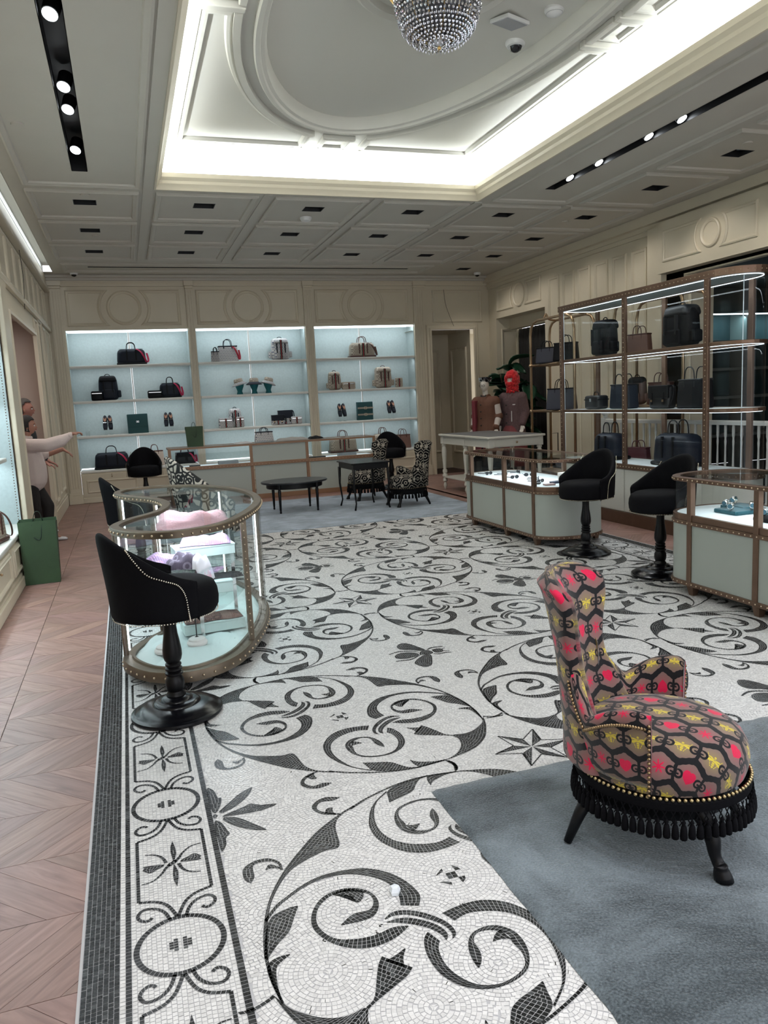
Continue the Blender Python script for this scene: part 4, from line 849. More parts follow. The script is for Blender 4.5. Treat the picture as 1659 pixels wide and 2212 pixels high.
# ---------------- armchairs ----------------
def armchair(label,loc,rz,fab,hero=False,group=None):
    t=thing('armchair',label,'armchair',loc,rz,group)
    NZ,ZN=.29,.0
    prof=[(.001,.452),(.10,.450),(.17,.443),(.225,.427),(.256,.402),(.272,.37),(.277,.335),(.272,.30),(.265,.275)]
    al=[0]; 
    for i in range(1,len(prof)): al.append(al[-1]+math.hypot(prof[i][0]-prof[i-1][0],prof[i][1]-prof[i-1][1]))
    n=48; m=MB(); P=lambda i,j:(prof[j][0]*math.cos(2*PI*i/n)*1.04+.02,prof[j][0]*math.sin(2*PI*i/n),prof[j][1])
    m.grid(P,n,len(prof),True,uv=lambda i,j:(al[j]*math.cos(2*PI*i/n),al[j]*math.sin(2*PI*i/n))); obj('seat',m,fab,t,smooth=True)
    # backrest: fan-topped back with forward wings
    K=[(.28,.20,.0),(.38,.19,.0),(.48,.165,-.01),(.58,.135,-.02),(.66,.13,-.03),(.74,.15,-.045),(.82,.175,-.06),(.88,.185,-.078),(.905,.172,-.095),(.928,.14,-.105),(.940,.09,-.115),(.944,.035,-.12)]
    K=cr(K,3); m=MB(); NU=21; NS=6
    def ringp(j):
        z,w,lx=K[j]; th=(.088)*(1 if z<.90 else max(.35,1-(z-.90)/.06))
        def F(u): return Vector((-.235+lx+.11*(u*w/.18)**2*(1-.3*max(0,(z-.55)/.4)),u*w,z))
        def Bk(u): return Vector((-.235+lx-th*(1-.25*u*u)+.075*(u*w/.18)**2,u*w*1.02,z))
        pts=[F(-1+2*i/(NU-1)) for i in range(NU)]
        for s_ in(1,-1):
            a,b=(F(1),Bk(1)) if s_>0 else (Bk(-1),F(-1)); side=[]
            for k in range(1,NS): f=k/NS; p=a.lerp(b,f); p.y+=s_*.028*math.sin(PI*f)*(1 if w>.08 else w/.08); side.append(p)
            pts+=side
            if s_>0: pts+=[Bk(1-2*i/(NU-1)) for i in range(NU)]
        return pts
    R_=[ringp(j) for j in range(len(K))]; L=len(R_[0]); ring0=R_[22]; cum=[0]
    for i in range(1,L): cum.append(cum[-1]+(ring0[i]-ring0[i-1]).length)
    vz=[0]
    for j in range(1,len(K)): vz.append(vz[-1]+math.hypot(K[j][0]-K[j-1][0],max(0,abs(K[j][1]-K[j-1][1])-.004)))
    vs=[tuple(p) for r in R_ for p in r]; fs=[(j*L+i,j*L+(i+1)%L,(j+1)*L+(i+1)%L,(j+1)*L+i) for j in range(len(K)-1) for i in range(L)]+[tuple((len(K)-1)*L+i for i in range(L))]
    uvs=[(cum[i]-cum[NU//2],vz[j]+.25) for j in range(len(K)) for i in range(L)]
    m.add(vs,fs,uvs); obj('backrest',m,fab,t,smooth=True,sub=1 if hero else 0)
    for s in(1,-1):
        m=MB(); N=25; A0,A1=math.radians(22),math.radians(96)
        def Pa(i,j):
            f=i/(N-1); ph=A0+(A1-A0)*f; zt=.70-.21*min(1,f/.42)**.8 if f<.42 else .49+.075*math.sin((f-.42)/.58*PI*.62); 
            zt=zt if f<.42 else zt
            fl_=.035*max(0,f-.3); L=[(1.0,.275),(1.03,.36),(1.05,.44),(1.09,zt-.035),(1.08,zt-.008),(1.02,zt+.002),(.95,zt-.01),(.90,zt-.04),(.88,.42),(.88,.34)][j]
            r=L[0]+fl_*(1 if L[1]>.4 else 0); z=L[1]
            if i==N-1: r=.97+(r-.97)*.5; z=.30+(z-.30)*.97
            if i==0: z=z-.02
            return (-.285*r*math.cos(ph)*1.03+.02,s*.272*r*math.sin(ph)*1.02,z)
        J=10; vs=[Pa(i,j) for i in range(N) for j in range(J)]; fs=[(i*J+j,i*J+(j+1)%J,(i+1)*J+(j+1)%J,(i+1)*J+j) for i in range(N-1) for j in range(J)]+[tuple(range(J)),tuple((N-1)*J+j for j in range(J-1,-1,-1))]
        dj=[0,.09,.17,.25,.28,.33,.38,.42,.5,.6]; uvs=[((i/(N-1))*.46,dj[j]) for i in range(N) for j in range(J)]
        m.add(vs,fs,uvs); obj('armrest',m,fab,t,smooth=True,sub=1 if hero else 0)
        if hero:
            q=MB()
            for i in range(3,N-1):
                for k in range(2):
                    f=k/2; a=Vector(Pa(i,3)); b=Vector(Pa(min(i+1,N-2),3)); p=a.lerp(b,f); q.ball((p.x*1.015,p.y*1.015,p.z-.012),.0062,8,5)
            for k in range(16):
                z=.29+k*.0155; p=Vector(Pa(N-2,2)); q.ball((p.x+.012,p.y*1.012,z),.0062,8,5)
            obj('nailheads',q,mat('bronze_nail',(.30,.21,.12),.3,1) if s>0 else bpy.data.materials['bronze_nail'],t,smooth=True)
    nm=mat('brass_nail_'+('a' if hero else 'b'),(.42,.33,.18),.3,1); q=MB(); n=96 if hero else 60
    for i in range(n):
        a=2*PI*i/n; q.ball((.281*math.cos(a)*1.04+.02,.277*math.sin(a),.272),.0072 if hero else .006,8 if hero else 5,5 if hero else 3)
    obj('nail_trim',q,nm,t,smooth=True)
    FRI=VELVET; q=MB(); q.lathe([(.284,.268),(.291,.262),(.290,.235),(.276,.235),(.276,.268)],60,T=lambda p:(p[0]*1.02+.02,p[1]*.97,p[2]),cap=False)
    k=72
    for i in range(k*2):   # open knotted lattice below the braid
        a=2*PI*i/k/2; b=a+(.5 if i%2 else -.5)*2*PI/k; q.tube([(.293*math.cos(a)*1.02+.02,.293*math.sin(a)*.97,.236),(.295*math.cos(b)*1.02+.02,.295*math.sin(b)*.97,.212),(.293*math.cos(a)*1.02+.02,.293*math.sin(a)*.97,.19)],.0024,4)
    fr=obj('fringe_band',q,FRI,t)
    tm=MB().lathe([(.0015,.0),(.004,-.004),(.0065,-.01),(.004,-.016),(.008,-.022),(.010,-.035),(.0115,-.055),(.010,-.066)],7,cap=True)
    if hero:
        me=None
        for i in range(k):
            a=2*PI*i/k; 
            if me is None: o=obj('tassel',tm,FRI,t,smooth=True); me=o.data
            else: o=bpy.data.objects.new('tassel',me); COL.objects.link(o); o.parent=t
            o.location=(.294*math.cos(a)*1.02+.02,.294*math.sin(a)*.97,.212); o.scale=(1.08,1.08,.95+.12*rng.random())
    else:
        q=MB()
        for i in range(36): a=2*PI*i/36; q.lathe([(.004,.20),(.015,.17),(.018,.125)],5,(.293*math.cos(a)*1.02+.02,.293*math.sin(a)*.97,0))
        setp(obj('tassels',q,FRI,t),kind='stuff')
    obj('frame',MB().lathe([(.001,.18),(.25,.18),(.27,.27),(.001,.272)],30,cap=False),EBON,t)
    for s in(1,-1):
        q=MB(); pts=[(.17,.15*s,.20),(.205,.165*s,.155),(.222,.178*s,.115),(.228,.186*s,.08),(.238,.190*s,.055),(.246,.195*s,.045)]
        q.tube(cr(pts,3),[.030,.030,.029,.029,.028,.026,.025,.023,.0215,.020,.019,.0185,.019,.0195,.020,.020][:len(cr(pts,3))],12)
        q.lathe([(.020,.052),(.023,.048),(.021,.042),(.024,.034),(.029,.018),(.031,.001)],14,(.247,.195*s,0),T=lambda p:(p[0]+(.012*(1-p[2]/.05)),p[1],p[2])); obj('leg',q,EBON,t,smooth=True)
        q=MB(); q.tube([(-.17,.15*s,.20),(-.215,.185*s,.10),(-.25,.215*s,.002)],[.027,.021,.014],12); obj('leg',q,EBON,t,smooth=True)
    return t
armchair('small armchair embroidered with yellow bees, pink hearts and stars, on the grey-green rug',(1.668,2.145,.018),math.radians(-50),FB,True)
armchair('small armchair in black and cream ring fabric, nearer the camera beside the square black table',(3.93,10.75,.0125),math.radians(186),FR,group='ring-patterned armchairs')
armchair('small armchair in black and cream ring fabric, behind the square black table',(3.62,11.85,.0125),math.radians(190),FR,group='ring-patterned armchairs')
def slipper_chair():
    t=thing('tub_chair','high-backed chair in ivory and black scroll print, behind the curved glass vitrine','chair',(.80,8.35,0),math.radians(8))
    a,b=.36,.33; N=33; A=math.radians(118); J=10
    def P(i,j):
        ph=-A+2*A*i/(N-1); zt=.62+.50*((1+math.cos(min(PI,abs(ph)*1.45)))/2)**.8; r,z=[(1.0,.28),(1.03,.45),(1.06,.6),(1.12,zt-.05),(1.12,zt-.012),(1.05,zt),(.97,zt-.02),(.90,zt-.06),(.86,.55),(.86,.40)][j]; z=min(z,zt); le=1+.28*max(0,z-.6)
        if i in(0,N-1): r=.95+(r-.95)*.4; z=.30+(z-.30)*.94
        return (-a*r*le*math.cos(ph),b*r*math.sin(ph)*(1-.25*max(0,z-.62)),z)
    obj('backrest',MB().add([P(i,j) for i in range(N) for j in range(J)],[(i*J+j,i*J+(j+1)%J,(i+1)*J+(j+1)%J,(i+1)*J+j) for i in range(N-1) for j in range(J)]+[tuple(range(J)),tuple((N-1)*J+j for j in range(J-1,-1,-1))]),FW,t,smooth=True)
    obj('seat',MB().lathe([(.001,.47),(.20,.465),(.27,.44),(.30,.38),(.29,.28),(.001,.28)],32,cap=False),FW,t,smooth=True)
    for q in(45,135,225,315): obj('leg',MB().tube([(.2*math.cos(math.radians(q)),.2*math.sin(math.radians(q)),.28),(.24*math.cos(math.radians(q)),.24*math.sin(math.radians(q)),.002)],[.024,.014],10),EBON,t,smooth=True)
slipper_chair()
# ---------------- black tables ----------------
def coffee_table():
    t=thing('coffee_table','oval black wooden coffee table on four turned legs','table',(2.31,11.28,.0125))
    obj('tabletop',MB().lathe([(.001,.425),(.98,.425),(1.0,.435),(1.0,.448),(.985,.455),(.001,.455)],56,cap=False,T=lambda p:(p[0]*.50,p[1]*.40,p[2])),mat('black_tabletop',(.012,.014,.017),.28),t,smooth=35)
    obj('apron',MB().lathe([(.86,.35),(.88,.36),(.88,.425),(.80,.425),(.80,.35),(.86,.35)],56,cap=False,T=lambda p:(p[0]*.48,p[1]*.38,p[2])),EBON,t,smooth=35)
    for sx in(1,-1):
        for sy in(1,-1): obj('leg',MB().lathe([(.014,.001),(.017,.02),(.012,.035),(.016,.05),(.020,.20),(.024,.33),(.018,.345),(.026,.355),(.026,.42)],14,(sx*.28,sy*.26,0)),EBON,t,smooth=35)
coffee_table()
def square_table():
    t=thing('side_table','square black side table with a thin top, between the two ring-patterned armchairs','table',(3.30,10.95,.0125),.04)
    W,H=.30,.69
    obj('tabletop',MB().prism(rrect(-W,W,-.38,.38,.03),H-.02,H),LACQ,t,bevel=.004); obj('apron',MB().box(-W+.03,W-.03,-.35,.35,H-.10,H-.02),EBON,t,bevel=.004)
    for sx in(1,-1):
        for sy in(1,-1): obj('leg',MB().tube([(sx*(W-.035),sy*.34,H-.09),(sx*(W-.03),sy*.345,.35),(sx*(W-.055),sy*.325,.10),(sx*(W-.03),sy*.345,.002)],[.024,.016,.011,.014],10),EBON,t,smooth=True)
square_table()
def console():
    t=thing('console_table','cream painted console table with turned legs, drawer knob and lower shelf','table',(5.60,11.38,0)); X,Y=.50,.98
    P=mat('console_cream',(.62,.60,.53),.4)
    obj('tabletop',MB().prism(rrect(-X,X,-Y,Y,.05),.925,.955),P,t,bevel=.006); obj('leather_inset',MB().prism(rrect(-X+.05,X-.05,-Y+.05,Y-.05,.02),.955,.958),mat('grey_leather',(.10,.105,.11),.5),t)
    obj('apron',MB().box(-X+.05,X-.05,-Y+.05,Y-.05,.79,.925),P,t); 
    d=obj('drawer',MB().box(-X+.12,X-.12,-Y+.035,-Y+.05,.805,.905),P,t,bevel=.004); obj('knob',MB().ball((0,-Y+.02,.855),.016,10,7),BRASS,d,smooth=True)
    for x in(-X+.08,X-.08):
        for y in(-Y+.09,0,Y-.09):
            b=obj('leg_block',MB().box(x-.045,x+.045,y-.045,y+.045,.785,.926),P,t,bevel=.004)
            obj('leg',MB().lathe([(.030,.785),(.040,.775),(.040,.755),(.028,.745),(.034,.72),(.044,.66),(.042,.60),(.030,.42),(.026,.34),(.040,.335),(.040,.29),(.030,.28),(.044,.24),(.044,.22),(.030,.20),(.040,.16),(.040,.14),(.018,.12),(.028,.09),(.032,.06),(.014,.001)],18,(x,y,0)),P,t,smooth=35)
    obj('lower_shelf',MB().box(-X+.06,X-.06,-Y+.07,Y-.07,.20,.225),P,t,bevel=.004)
console()
# ---------------- glass showcases ----------------
def plen(P): return [math.dist(P[i],P[(i+1)%len(P)]) for i in range(len(P))]
def resample(P,s,closed=True):
    L=[math.dist(P[i],P[(i+1)%len(P)]) for i in range(len(P) if closed else len(P)-1)]; T=sum(L); n=max(2,int(round(T/s))); out=[];i=0;acc=0
    for k in range(n if closed else n+1):
        t=T*k/n
        while i<len(L)-1 and acc+L[i]<t: acc+=L[i]; i+=1
        f=min(1,(t-acc)/max(L[i],1e-9)); a=P[i];b=P[(i+1)%len(P)]; j=(i-1)%len(P); dx,dy=b[0]-a[0],b[1]-a[1]; d=math.hypot(dx,dy) or 1
        out.append((a[0]+dx*f,a[1]+dy*f,dy/d,-dx/d))
    return out      # x,y and outward normal for a counter-clockwise outline
def studs(P,z,s=.055,r=.0065,closed=True,off=.001):
    m=MB()
    for x,y,nx,ny in resample(P,s,closed): m.ball((x+nx*off,y+ny*off,z),r,7,4)
    return m
CUSH=mat('pale_cushion',(.62,.69,.68),.75,bump=.15,bscale=40); WHITEF=mat('white_lining',(.78,.84,.86),.6); LEDTUBE=mat('led_tube',(.9,.97,1),emit=3.2,ecol=(.92,.97,1))
def vitrine():
    t=thing('glass_vitrine','kidney-shaped glass vitrine with studded bronze rims, holding knitted scarves','display case',(0,0,0))
    ctl=[(-.145,4.83),(-.10,4.62),(.03,4.44),(.25,4.365),(.50,4.52),(.68,4.86),(.83,5.30),(.90,5.75),(.87,6.25),(.72,6.72),(.47,7.06),(.15,7.18),(-.08,7.06),(-.148,6.80),(-.06,6.50),(.12,6.18),(.20,5.78),(.13,5.37),(-.05,5.09)]
    P=cr(ctl,5,True)
    P=[(x,y) for x,y in P]
    if sum(P[i-1][0]*P[i][1]-P[i][0]*P[i-1][1] for i in range(len(P)))<0: P=P[::-1]
    F=BRONZE2
    rim=[(-.004,.890),(-.004,.925),(.0,.930),(.050,.930),(.055,.922),(.055,.912),(.012,.905),(.012,.89)]
    m=MB(); m.sweep(P,rim,True); obj('top_rim',m,F,t,smooth=35); obj('rim_studs',studs(P,.908,.056,.0075,off=.006),STUD,t,smooth=True)
    m=MB(); m.prism([(x,y) for x,y in P],.915,.919); obj('top_glass',m,GLASS,t)
    m=MB(); m.sweep(P,[(-.004,.05),(-.004,.105),(0,.112),(.05,.112),(.055,.125),(.07,.125),(.07,.05)],True); obj('base_rim',m,F,t,smooth=35); obj('base_studs',studs(P,.078,.072,.0075,off=.006),STUD,t,smooth=True)
    q=[(x-nx*.062,y-ny*.062) for x,y,nx,ny in resample(P,.03)]
    obj('floor_panel',MB().prism(q,.055,.10),WHITEF,t)
    # tufted cushion
    m=MB(); vs=[];N=len(q); cx,cy=.42,5.75
    R=14; ring_=[]
    for k in range(R+1):
        f=1-k/R
        for (x,y) in q:
            X,Y=cx+(x-cx)*f,cy+(y-cy)*f; e=min(1,(k+.3)/1.5)
            a=(X*7+Y*5.5);b=(X*7-Y*5.5); tuft=abs(math.sin(a*1.5))*abs(math.sin(b*1.5)); vs.append((X,Y,.100+e*(.004+.030*tuft**.5)))
    m.add(vs,[(k*N+i,k*N+(i+1)%N,(k+1)*N+(i+1)%N,(k+1)*N+i) for k in range(R) for i in range(N)])
    # concave outline: star-shaped about (cx,cy) holds
    obj('tufted_cushion',m,CUSH,t,smooth=True); m=MB(); [m.ball((.02+.1047*2*i*.5+.0,4.55+.133*j+(.066 if i%2 else 0),.112),.006,7,4) for i in range(8) for j in range(18) if math.hypot((.02+.1047*i-.42)/.42,(4.55+.133*j-5.75)/1.25)<.95 and (.02+.1047*i>.25 or j<5)]; obj('cushion_studs',m,CUSH,t)
    g=[(x-nx*.012,y-ny*.012) for x,y,nx,ny in resample(P,.05)]
    m=MB(); m.sweep(g,[(0,.112),(0,.892)],True,cp=False); obj('glass_wall',m,GLASS,t,smooth=True)
    # posts with light tubes
    for i,(x,y) in enumerate(((.635,4.80),(.885,5.85),(-.128,4.84),(.10,5.32),(.14,6.12),(.72,6.68),(-.10,6.97))):
        d=min(range(len(P)),key=lambda k:math.dist(P[k],(x,y))); X,Y=P[d]; X=X*.97+cx*.03; Y=Y*.97+cy*.03
        p=obj('post',MB().lathe([(.016,.11),(.016,.892)],10,(X,Y,0)) if i else MB().box(X-.018,X+.018,Y-.012,Y+.012,.11,.892),F,t,smooth=35)
        if i: obj('glow_tube',MB().lathe([(.007,.13),(.007,.88)],8,(X*.965+cx*.035,Y*.965+cy*.035,0)),LEDTUBE,p,smooth=True)
        else: obj('post_studs',(lambda mm:[mm.ball((X+.0,Y-.013,.15+k*.045),.0045,6,4) for k in range(17)] and mm)(MB()),STUD,p)
    # glass shelves with boxes
    for z in (.60,.36): 
        sh=[(-.0+x,y) for x,y in [(cx+(x-cx)*.86,cy+(y-cy)*.88) for x,y in q]]
        sh=[p for p in sh if True]; obj('glass_shelf',MB().prism(sh,z,z+.008),GLASSG,t)
    for x,y in ((.35,4.95),(.62,5.35),(.45,6.4)): obj('shelf_bracket',MB().box(x-.012,x+.012,y-.012,y+.012,.11,.36).box(x-.012,x+.012,y-.012,y+.012,.368,.60),CHROME,t)
    m=MB(); m.box(.05,.28,4.72,4.8,.004,.05); m.box(.6,.68,5.0,5.1,.004,.05); m.box(.6,.68,6.4,6.5,.004,.05); m.box(.0,.08,6.8,6.9,.004,.05); obj('foot',m,BLACKM,t)
    area(.38,5.2,.88,.5,1.0,7,(0,0,-1)); area(.38,6.4,.88,.5,.8,6,(0,0,-1))
    for (x,y) in ((.86,5.9),(-.09,4.9)): area(x,y,.5,.02,.7,0.1,(-1 if x>0 else 1,0,0))
vitrine()
BOXC=mat('pale_box',(.60,.72,.70),.6); 
def disp_box(label,x,y,z,rz,sx=.16,sy=.10,h=.07):
    t=thing('display_box',label,'box',(x,y,z),rz,'pale riser boxes in the curved vitrine')
    obj('box',MB().box(-sx,sx,-sy,sy,0,h),BOXC,t,bevel=.003); obj('lid',MB().box(-sx-.003,sx+.003,-sy-.003,sy+.003,h,h+.012),BOXC,t,bevel=.003)
disp_box('pale green riser box on the upper glass shelf under the lilac scarves',.42,5.30,.608,.1,.2,.10,.06)
disp_box('small pale green riser box on the lower glass shelf of the vitrine',.46,5.18,.368,.05,.12,.07,.07)
disp_box('long pale green riser box on the tufted floor of the vitrine',.43,5.12,.133,.08,.20,.10,.06)
disp_box('pale riser box at the far end of the upper glass shelf',.45,6.25,.608,.3,.18,.12,.05)
def knit(name,c1,c2,c3,sc):
    m=bpy.data.materials.new(name); m.use_nodes=True; nt=m.node_tree; b=nt.nodes['Principled BSDF']; b.inputs['Roughness'].default_value=.9
    x,y,z=uvS(nt,'Object'); S.nt=nt
    n=nt.nodes.new('ShaderNodeTexVoronoi'); n.inputs['Scale'].default_value=sc; tc=nt.nodes.new('ShaderNodeTexCoord'); nt.links.new(tc.outputs['Object'],n.inputs['Vector']); d=(S(n.outputs['Distance'])-.36).abs()<.10
    rib=(x*520.0).sin()*.5+.5; band=S.op('ABSOLUTE',(x-.085))<.03
    c=mixc(nt,d,c1,c2); c=mixc(nt,band,c,c3); nt.links.new(c,b.inputs['Base Color'])
    bp=nt.nodes.new('ShaderNodeBump'); bp.inputs['Strength'].default_value=.4; bp.inputs['Distance'].default_value=.003; nt.links.new(rib.k,bp.inputs['Height']); nt.links.new(bp.outputs[0],b.inputs['Normal']); return m
def cloth(name,label,cat,loc,rz,sx,sy,h,m,seed,drop=0,group=None):
    rr=np.random.default_rng(seed); ph=rr.random(6)*6; N=22; q=MB()
    def P(i,j):
        u=i/(N-1)*2-1; v=j/(N-1)*2-1; e=(1-abs(u)**4)*(1-abs(v)**4)
        z=h*e**.5*(.8+.25*math.sin(u*4+ph[0])*math.cos(v*3+ph[1])+.12*math.sin(u*9+v*7+ph[2]))
        if drop and u>.55: z-= (u-.55)/.45*drop
        x=u*sx-(max(0,u-.55)*sx*.55 if drop else 0); return (x,v*sy*(1+.08*math.sin(u*5+ph[3])),max(z,.002) if not drop else z+.004)
    q.grid(P,N,N); o=obj(name,q,m,smooth=True,loc=loc); o.rotation_euler.z=rz; return setp(o,label,cat,group)
K1=knit('knit_lilac',(.42,.30,.48),(.60,.36,.62),(.66,.30,.62),22); K2=knit('knit_plum',(.10,.075,.11),(.22,.18,.24),(.75,.70,.74),16); K3=knit('knit_pink',(.70,.42,.50),(.78,.52,.58),(.75,.45,.52),30); K4=knit('knit_brown',(.16,.085,.07),(.09,.045,.04),(.2,.12,.1),14)
cloth('knit_scarf','lilac and violet knitted scarf bunched on the glass shelf, nearest the bar stool','scarf',(.16,5.02,.609),.3,.13,.13,.085,K1,1)
cloth('knit_scarf','grey-lilac knitted scarf folded on the riser box in the vitrine','scarf',(.44,5.30,.683),-.1,.17,.09,.06,K1,2)
cloth('knit_hat','plum knitted cloth with a white stripe draped over the glass shelf edge','hat',(.30,4.86,.62),-.5,.15,.10,.085,K2,3,drop=.10)
cloth('knit_scarf','pale pink knitted cloth hanging below the plum one','scarf',(.37,4.83,.50),-.3,.07,.06,.10,K3,5,drop=.06)
cloth('fur_stole','fluffy pink stole under the vitrine top glass','scarf',(.42,6.15,.68),.1,.30,.16,.13,mat('pink_fluff',(.80,.42,.46),1,bump=1,bscale=90,sheen=.5),7)
cloth('folded_scarf','brown monogram scarf folded on the floor box of the vitrine','scarf',(.43,5.12,.208),.08,.19,.10,.025,K4,9)
cloth('folded_scarf','dark folded scarf on the lower glass shelf of the vitrine','scarf',(.55,5.25,.445),.1,.12,.07,.03,mat('knit_dark',(.03,.028,.03),.9),11)
for x,y,l in ((.10,4.75,'white round scarf stand with a thin rod, behind the bar stool pedestal'),(.30,4.82,'white round scarf stand with a thin black rod, on the tufted cushion')):
    t=thing('scarf_stand',l,'stand',(x,y,.130),0,'white scarf stands in the vitrine'); obj('base',MB().lathe([(.001,.0),(.062,.0),(.065,.012),(.060,.022),(.054,.026),(.052,.036),(.04,.044),(.012,.048)],28,cap=False),mat('white_plaster',(.75,.70,.68),.5) if x<.2 else bpy.data.materials['white_plaster'],t,smooth=35); obj('rod',MB().lathe([(.0035,.045),(.0035,.36)],8),BLACKM,t)
# jewellery counters
def counter(label,ya,yb,posts):
    "bow-ended display counter, flat face towards the aisle at x=3.93"
    x0,x1=3.95,4.74; t=thing('display_counter',label,'display case',(0,0,0),0,'bow-ended display counters')
    P=[(x0,yb),(x0,ya)]+arc((x0+x1)/2,ya,(x1-x0)/2,.26,180,360,14)[1:]+[(x1,yb)]+arc((x0+x1)/2,yb,(x1-x0)/2,.26,0,180,14)[1:-1]
    P=[P[0]]+P[1:]
    if sum(P[i-1][0]*P[i][1]-P[i][0]*P[i-1][1] for i in range(len(P)))<0: P=P[::-1]
    dens=[]
    for i in range(len(P)):
        a,b=P[i],P[(i+1)%len(P)]; dens.append(a)
    P=dens
    def rail(n,z0,z1,o=.008,w=.05): obj(n,MB().sweep(P,[(-o,z0),(-o,z1),(w,z1),(w,z0)],True),BRONZE,t,bevel=.003)
    rail('top_rail',.872,.902); rail('middle_rail',.545,.575,.010,.02); rail('sill',.575,.622,.0,.03); rail('bottom_rail',.075,.110,.010,.02)
    for n,z in (('top_studs',.887),('middle_studs',.560),('bottom_studs',.093)): obj(n,studs(P,z,.052,.006,off=.009),STUD,t)
    obj('top_glass',MB().prism([(x-nx*.02,y-ny*.02) for x,y,nx,ny in resample(P,.06)],.896,.901),GLASS,t)
    obj('side_panel',MB().sweep(P,[(.004,.10),(.004,.55)],True,cp=False),SAGE,t,smooth=30)
    obj('deck',MB().prism([(x-nx*.01,y-ny*.01) for x,y,nx,ny in resample(P,.06)],.575,.618),WHITEF,t)
    obj('glass_wall',MB().sweep(P,[(.010,.622),(.010,.874)],True,cp=False),GLASS,t,smooth=30)
    obj('underside',MB().prism([(x-nx*.03,y-ny*.03) for x,y,nx,ny in resample(P,.06)],.09,.10),BLACKM,t)
    for y in posts:
        for x in (x0,x1): p=obj('post',MB().box(x-.009 if x<4 else x-.035,x+.035 if x<4 else x+.009,y-.022,y+.022,.108,.875),BRONZE,t,bevel=.003)
    for y in posts:
        for x in (x0+.04,x1-.04): obj('foot',MB().add([(x+a*s,y+b*s,z) for z,s in((.001,.6),(.078,1)) for a,b in ((-.035,-.035),(.035,-.035),(.035,.035),(-.035,.035))],[(3,2,1,0),(4,5,6,7),(0,1,5,4),(1,2,6,5),(2,3,7,6),(3,0,4,7)]),BRONZE,t)
    area((x0+x1)/2,(ya+yb)/2,.868,.04,(yb-ya)*.9,2.6,(-.0,0,-1)); area(x0+.08,(ya+yb)/2,.868,.02,(yb-ya)*.9,1.4,(.4,0,-1))
    return t
counter('bow-ended sage and bronze display counter holding sunglasses, in front of the console table',7.03,8.66,(7.03,7.69,8.55))
counter('bow-ended sage and bronze display counter holding watches, beside the armchair',3.36,4.80,(4.68,4.03,3.38))
TEAL=mat('teal_velvet',(.006,.07,.09),.8,sheen=.3); STEEL=mat('watch_steel',(.75,.74,.72),.15,1); GOLD=mat('watch_gold',(.75,.5,.3),.2,1); LEATH=mat('black_leather',(.008,.009,.011),.42,spec=.4,bump=.15,bscale=160)
def watch():
    t=thing('wristwatch','steel wristwatch standing on its teal cushion, nearest the counter end','watch',(4.22,4.55,.65),0,'watches in the glass counter')
    q=MB(); q.sweep([(.036*math.cos(2*PI*i/24),.030*math.sin(2*PI*i/24)) for i in range(24)],[(0,-.010),(.004,-.010),(.004,.010),(0,.010)],True,lambda p:(p[2],p[0],p[1]+.034)); obj('strap',q,STEEL,t)
    T=lambda p:(p[0]-.0,-p[2]-.034,p[1]+.036)
    obj('case',MB().lathe([(.001,0),(.021,0),(.023,.003),(.021,.008),(.018,.009)],18,cap=False,T=T),STEEL,t,smooth=35); obj('dial',MB().lathe([(.001,.0075),(.018,.0075)],18,cap=False,T=T),mat('watch_dial',(.05,.12,.16),.3),t)
    return t
w0=watch(); w0.rotation_euler.z=-1.0
for k,(x,y,r,l,mm) in enumerate([(4.30,4.68,-1.3,'steel wristwatch second along on the teal cushion',0),(4.36,4.50,-.6,'large steel wristwatch with dark dial at the cushion front',0),(4.46,4.78,-1.2,'rose-gold wristwatch behind the steel ones',1),(4.20,4.22,-.8,'steel wristwatch on the black cushion next to the post',0),(4.28,4.10,-1.1,'small steel wristwatch with blue dial on the black cushion',0),(4.44,4.30,-.9,'steel wristwatch behind on the second teal cushion',0)]):
    d=dup(w0,(x,y,.65),r,l)
for k,(x,y,l,mm) in enumerate(((4.30,4.60,'teal velvet cushion under the nearest watches',TEAL),(4.47,4.72,'teal velvet cushion under the rose-gold watch',TEAL),(4.24,4.15,'black velvet cushion under the blue-dial watch',VELVET),(4.45,4.30,'teal velvet cushion in the middle of the watch counter',TEAL))):
    setp(obj('watch_cushion',MB().prism(rrect(-.10,.10,-.12,.12,.02),0,.030),mm,bevel=.008,loc=(x,y,.6185)),l,'cushion','cushions in the watch counter')
SUN=mat('tortoise_black',(.012,.014,.02),.2)
def sunglasses():
    t=thing('sunglasses','folded dark sunglasses in the counter, nearest the bow end','sunglasses',(4.2,7.3,.6185),.4,'sunglasses on the lit white deck')
    for s in(1,-1): obj('lens_rim',MB().sweep([(s*.033+.027*math.cos(2*PI*i/16),.020*math.sin(2*PI*i/16)) for i in range(16)],[(0,.002),(.004,.002),(.004,.008),(0,.008)],True,lambda p:(p[0],p[2],p[1]+.022)),SUN,t); obj('lens',MB().lathe([(.001,0),(.026,0)],14,cap=False,T=lambda p,s=s:(p[0]+s*.033,.005,p[1]*.75+.022)),SUN,t); obj('temple',MB().box(s*.062-.002,s*.062+.002,.005,.13,.018,.026),SUN,t)
    return t
g0=sunglasses()
for x,y,r,l in ((4.32,7.55,1.0,'dark sunglasses lying second from the bow end'),(4.18,7.85,.2,'dark sunglasses in the middle of the counter front'),(4.42,7.95,-.4,'blue-black sunglasses on the raised tray'),(4.25,8.2,.8,'dark sunglasses beyond the raised tray'),(4.5,8.35,1.4,'dark sunglasses by the far bow end'),(4.15,8.45,.4,'small dark sunglasses nearest the console table')): dup(g0,(x,y,.6185),r,l)
